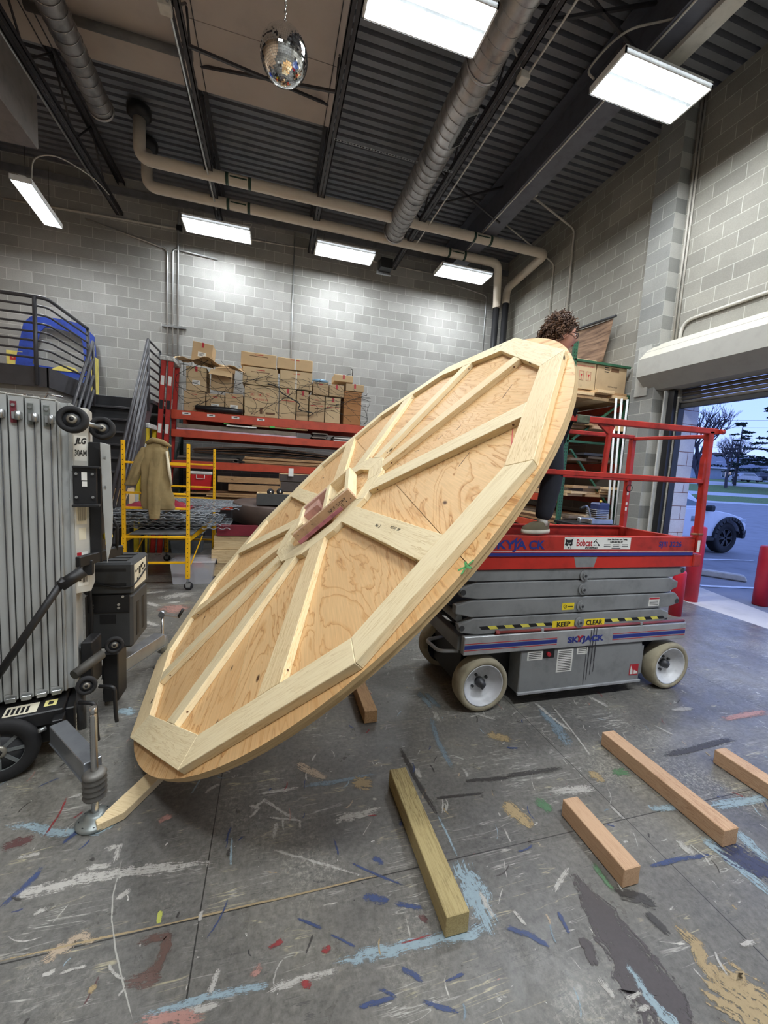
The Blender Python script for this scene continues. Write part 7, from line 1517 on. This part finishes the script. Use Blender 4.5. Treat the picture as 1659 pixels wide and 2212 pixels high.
# hedge, garden ornaments, mailbox
lf = paint('hedge_green', (44, 60, 50), .95, 0, .3, 10)
def leafball(name, c, rx, ry, rz, n, m, lb, cat, sz=.25, seed=0, grp=None, parent=None, conn=None):
    rr = random.Random(seed); mb = MB(); mb.sphere((0, 0, 0), 1, m, 12, (rx*.8, ry*.8, rz*.8))
    for k in range(n):
        d = V((rr.gauss(0, 1), rr.gauss(0, 1), rr.gauss(0, 1))).normalized(); p = V((d.x*rx, d.y*ry, d.z*rz))*rr.uniform(.8, 1.05); a = V((rr.gauss(0, 1), rr.gauss(0, 1), rr.gauss(0, 1))).normalized()*sz; b_ = a.cross(d).normalized()*sz; mb.add([p+a, p+b_, p-a], [(0, 1, 2)], m)
    o = mb.build(name, parent, loc=c); return tag(o, lb, cat, grp) if lb else o
leafball('hedge', gp(75, 65.2, 4.1), 2.6, .7, .75, 260, lf, 'dark clipped hedge below the house window', 'hedge', .2, 1)
leafball('garden_shrub', gp(72.5, 61.9, 3.55), .42, .42, .5, 60, paint('pale_cover', (210, 214, 222), .9), 'left one of two small white wrapped shrubs before the hedge', 'shrub', .12, 2); leafball('garden_shrub', gp(72.5, 63.1, 3.6), .42, .42, .55, 60, paint('pale_cover', (0, 0, 0)), 'right one of two small white wrapped shrubs before the hedge', 'shrub', .12, 3)
t = thing('mailbox', 'dark mailbox on a post between the two white shrubs', 'mailbox', gp(68, 58.9, 3.1)); mb = MB(); mb.cyl((0, 0, 0), (0, 0, 1.0), .07, blackm, 8); mb.build('mailbox_post', t); qbox('mailbox_body', (-.2, -.25, .95), (.2, .25, 1.3), blackm, t, .05)
# trees
bark = paint('bark', (66, 64, 72), .95, 0, .2, 5); need = paint('pine_needles', (52, 70, 66), .95, 0, .3, 4)
def bare(loc, H, seed, lb, depth=6, spread=.55, r0=None):
    rr = random.Random(seed); mb = MB()
    def br(p, d, L_, r_, k):
        q = p+d*L_; mid = p.lerp(q, .5)+V((rr.gauss(0, .04), rr.gauss(0, .04), 0))*L_
        mb.tube([p, mid, q], [r_, r_*.85, r_*.68], bark, 5 if k > 3 else 3, caps=False)
        if k == 0: return
        for _ in range(3 if k > 1 else 2):
            ax = V((rr.gauss(0, 1), rr.gauss(0, 1), rr.gauss(0, .5))); nd = (d+ax.normalized()*spread*rr.uniform(.6, 1.3)+V((0, 0, .12))).normalized(); br(q.lerp(p, rr.uniform(0, .35)), nd, L_*rr.uniform(.62, .82), r_*.6, k-1)
    br(V((0, 0, 0)), V((0, 0, 1)), H*.27, r0 or H*.022, depth); return tag(mb.build('bare_tree', loc=loc), lb, 'tree', 'bare trees outside')
bare(gp(24, 18.8, 0), 8.5, 4, 'bare leafless tree just beyond the doorway jamb'); bare(gp(60, 50.6, 2.0), 10, 9, 'bare spreading tree in front of the house at its left'); bare(gp(84, 72, 4.0), 11, 12, 'bare tree rising behind the house roof'); bare(gp(64, 55.0, 2.7), 4.2, 15, 'small bare garden tree beside the house window', 5)
def pine(loc, H, seed, lb, W__=.42):
    rr = random.Random(seed); t = thing('pine_tree', lb, 'tree', loc, 0, 'pine trees outside'); mb = MB(); mb.tube([(0, 0, 0), (0, 0, H)], [H*.022, H*.005], bark, 8); mb.build('trunk', t); mb = MB(); lim = MB()
    for k in range(46):
        f = rr.uniform(.22, 1); z = H*f; L_ = H*W__*(1-f*.82)*rr.uniform(.7, 1.1); a = rr.uniform(0, 2*PI); d = V((math.cos(a), math.sin(a), rr.uniform(-.08, .16))); lim.tube([(0, 0, z), V((0, 0, z))+d*L_], [H*.006, H*.002], bark, 4, caps=False)
        for q in range(60):
            u = rr.uniform(.25, 1.05); p = V((0, 0, z))+d*L_*u+V((rr.gauss(0, .1), rr.gauss(0, .1), rr.gauss(0, .03)))*L_*.55; s_ = H*.026; a1 = V((rr.gauss(0, 1), rr.gauss(0, 1), rr.gauss(0, .35))).normalized()*s_; b1_ = V((rr.gauss(0, 1), rr.gauss(0, 1), rr.gauss(0, .35))).normalized()*s_*.6; mb.add([p-a1, p+b1_, p+a1, p-b1_], [(0, 1, 2, 3)], need)
    mb.build('needles', t); lim.build('branches', t); return t
pine(gp(62, 53.6, 2.4), 9.5, 2, 'pine tree standing over the house roof', .45); pine(gp(60, 57.3, 2.2), 14, 5, 'tall pine with broad flat branches cut by the right edge', .42)
for i, z in enumerate((8.6, 9.4, 6.4)): mb = MB(); a_, b_ = gp(45, 30, z), gp(45, 45, z+.3); mb.tube([a_, a_.lerp(b_, .5)-V((0, 0, .25)), b_], .02, blackm, 4); tag(mb.build('utility_wire'), ['middle overhead wire crossing the sky', 'uppermost overhead wire crossing the sky', 'lowest overhead wire passing the tree branches'][i], 'wire')
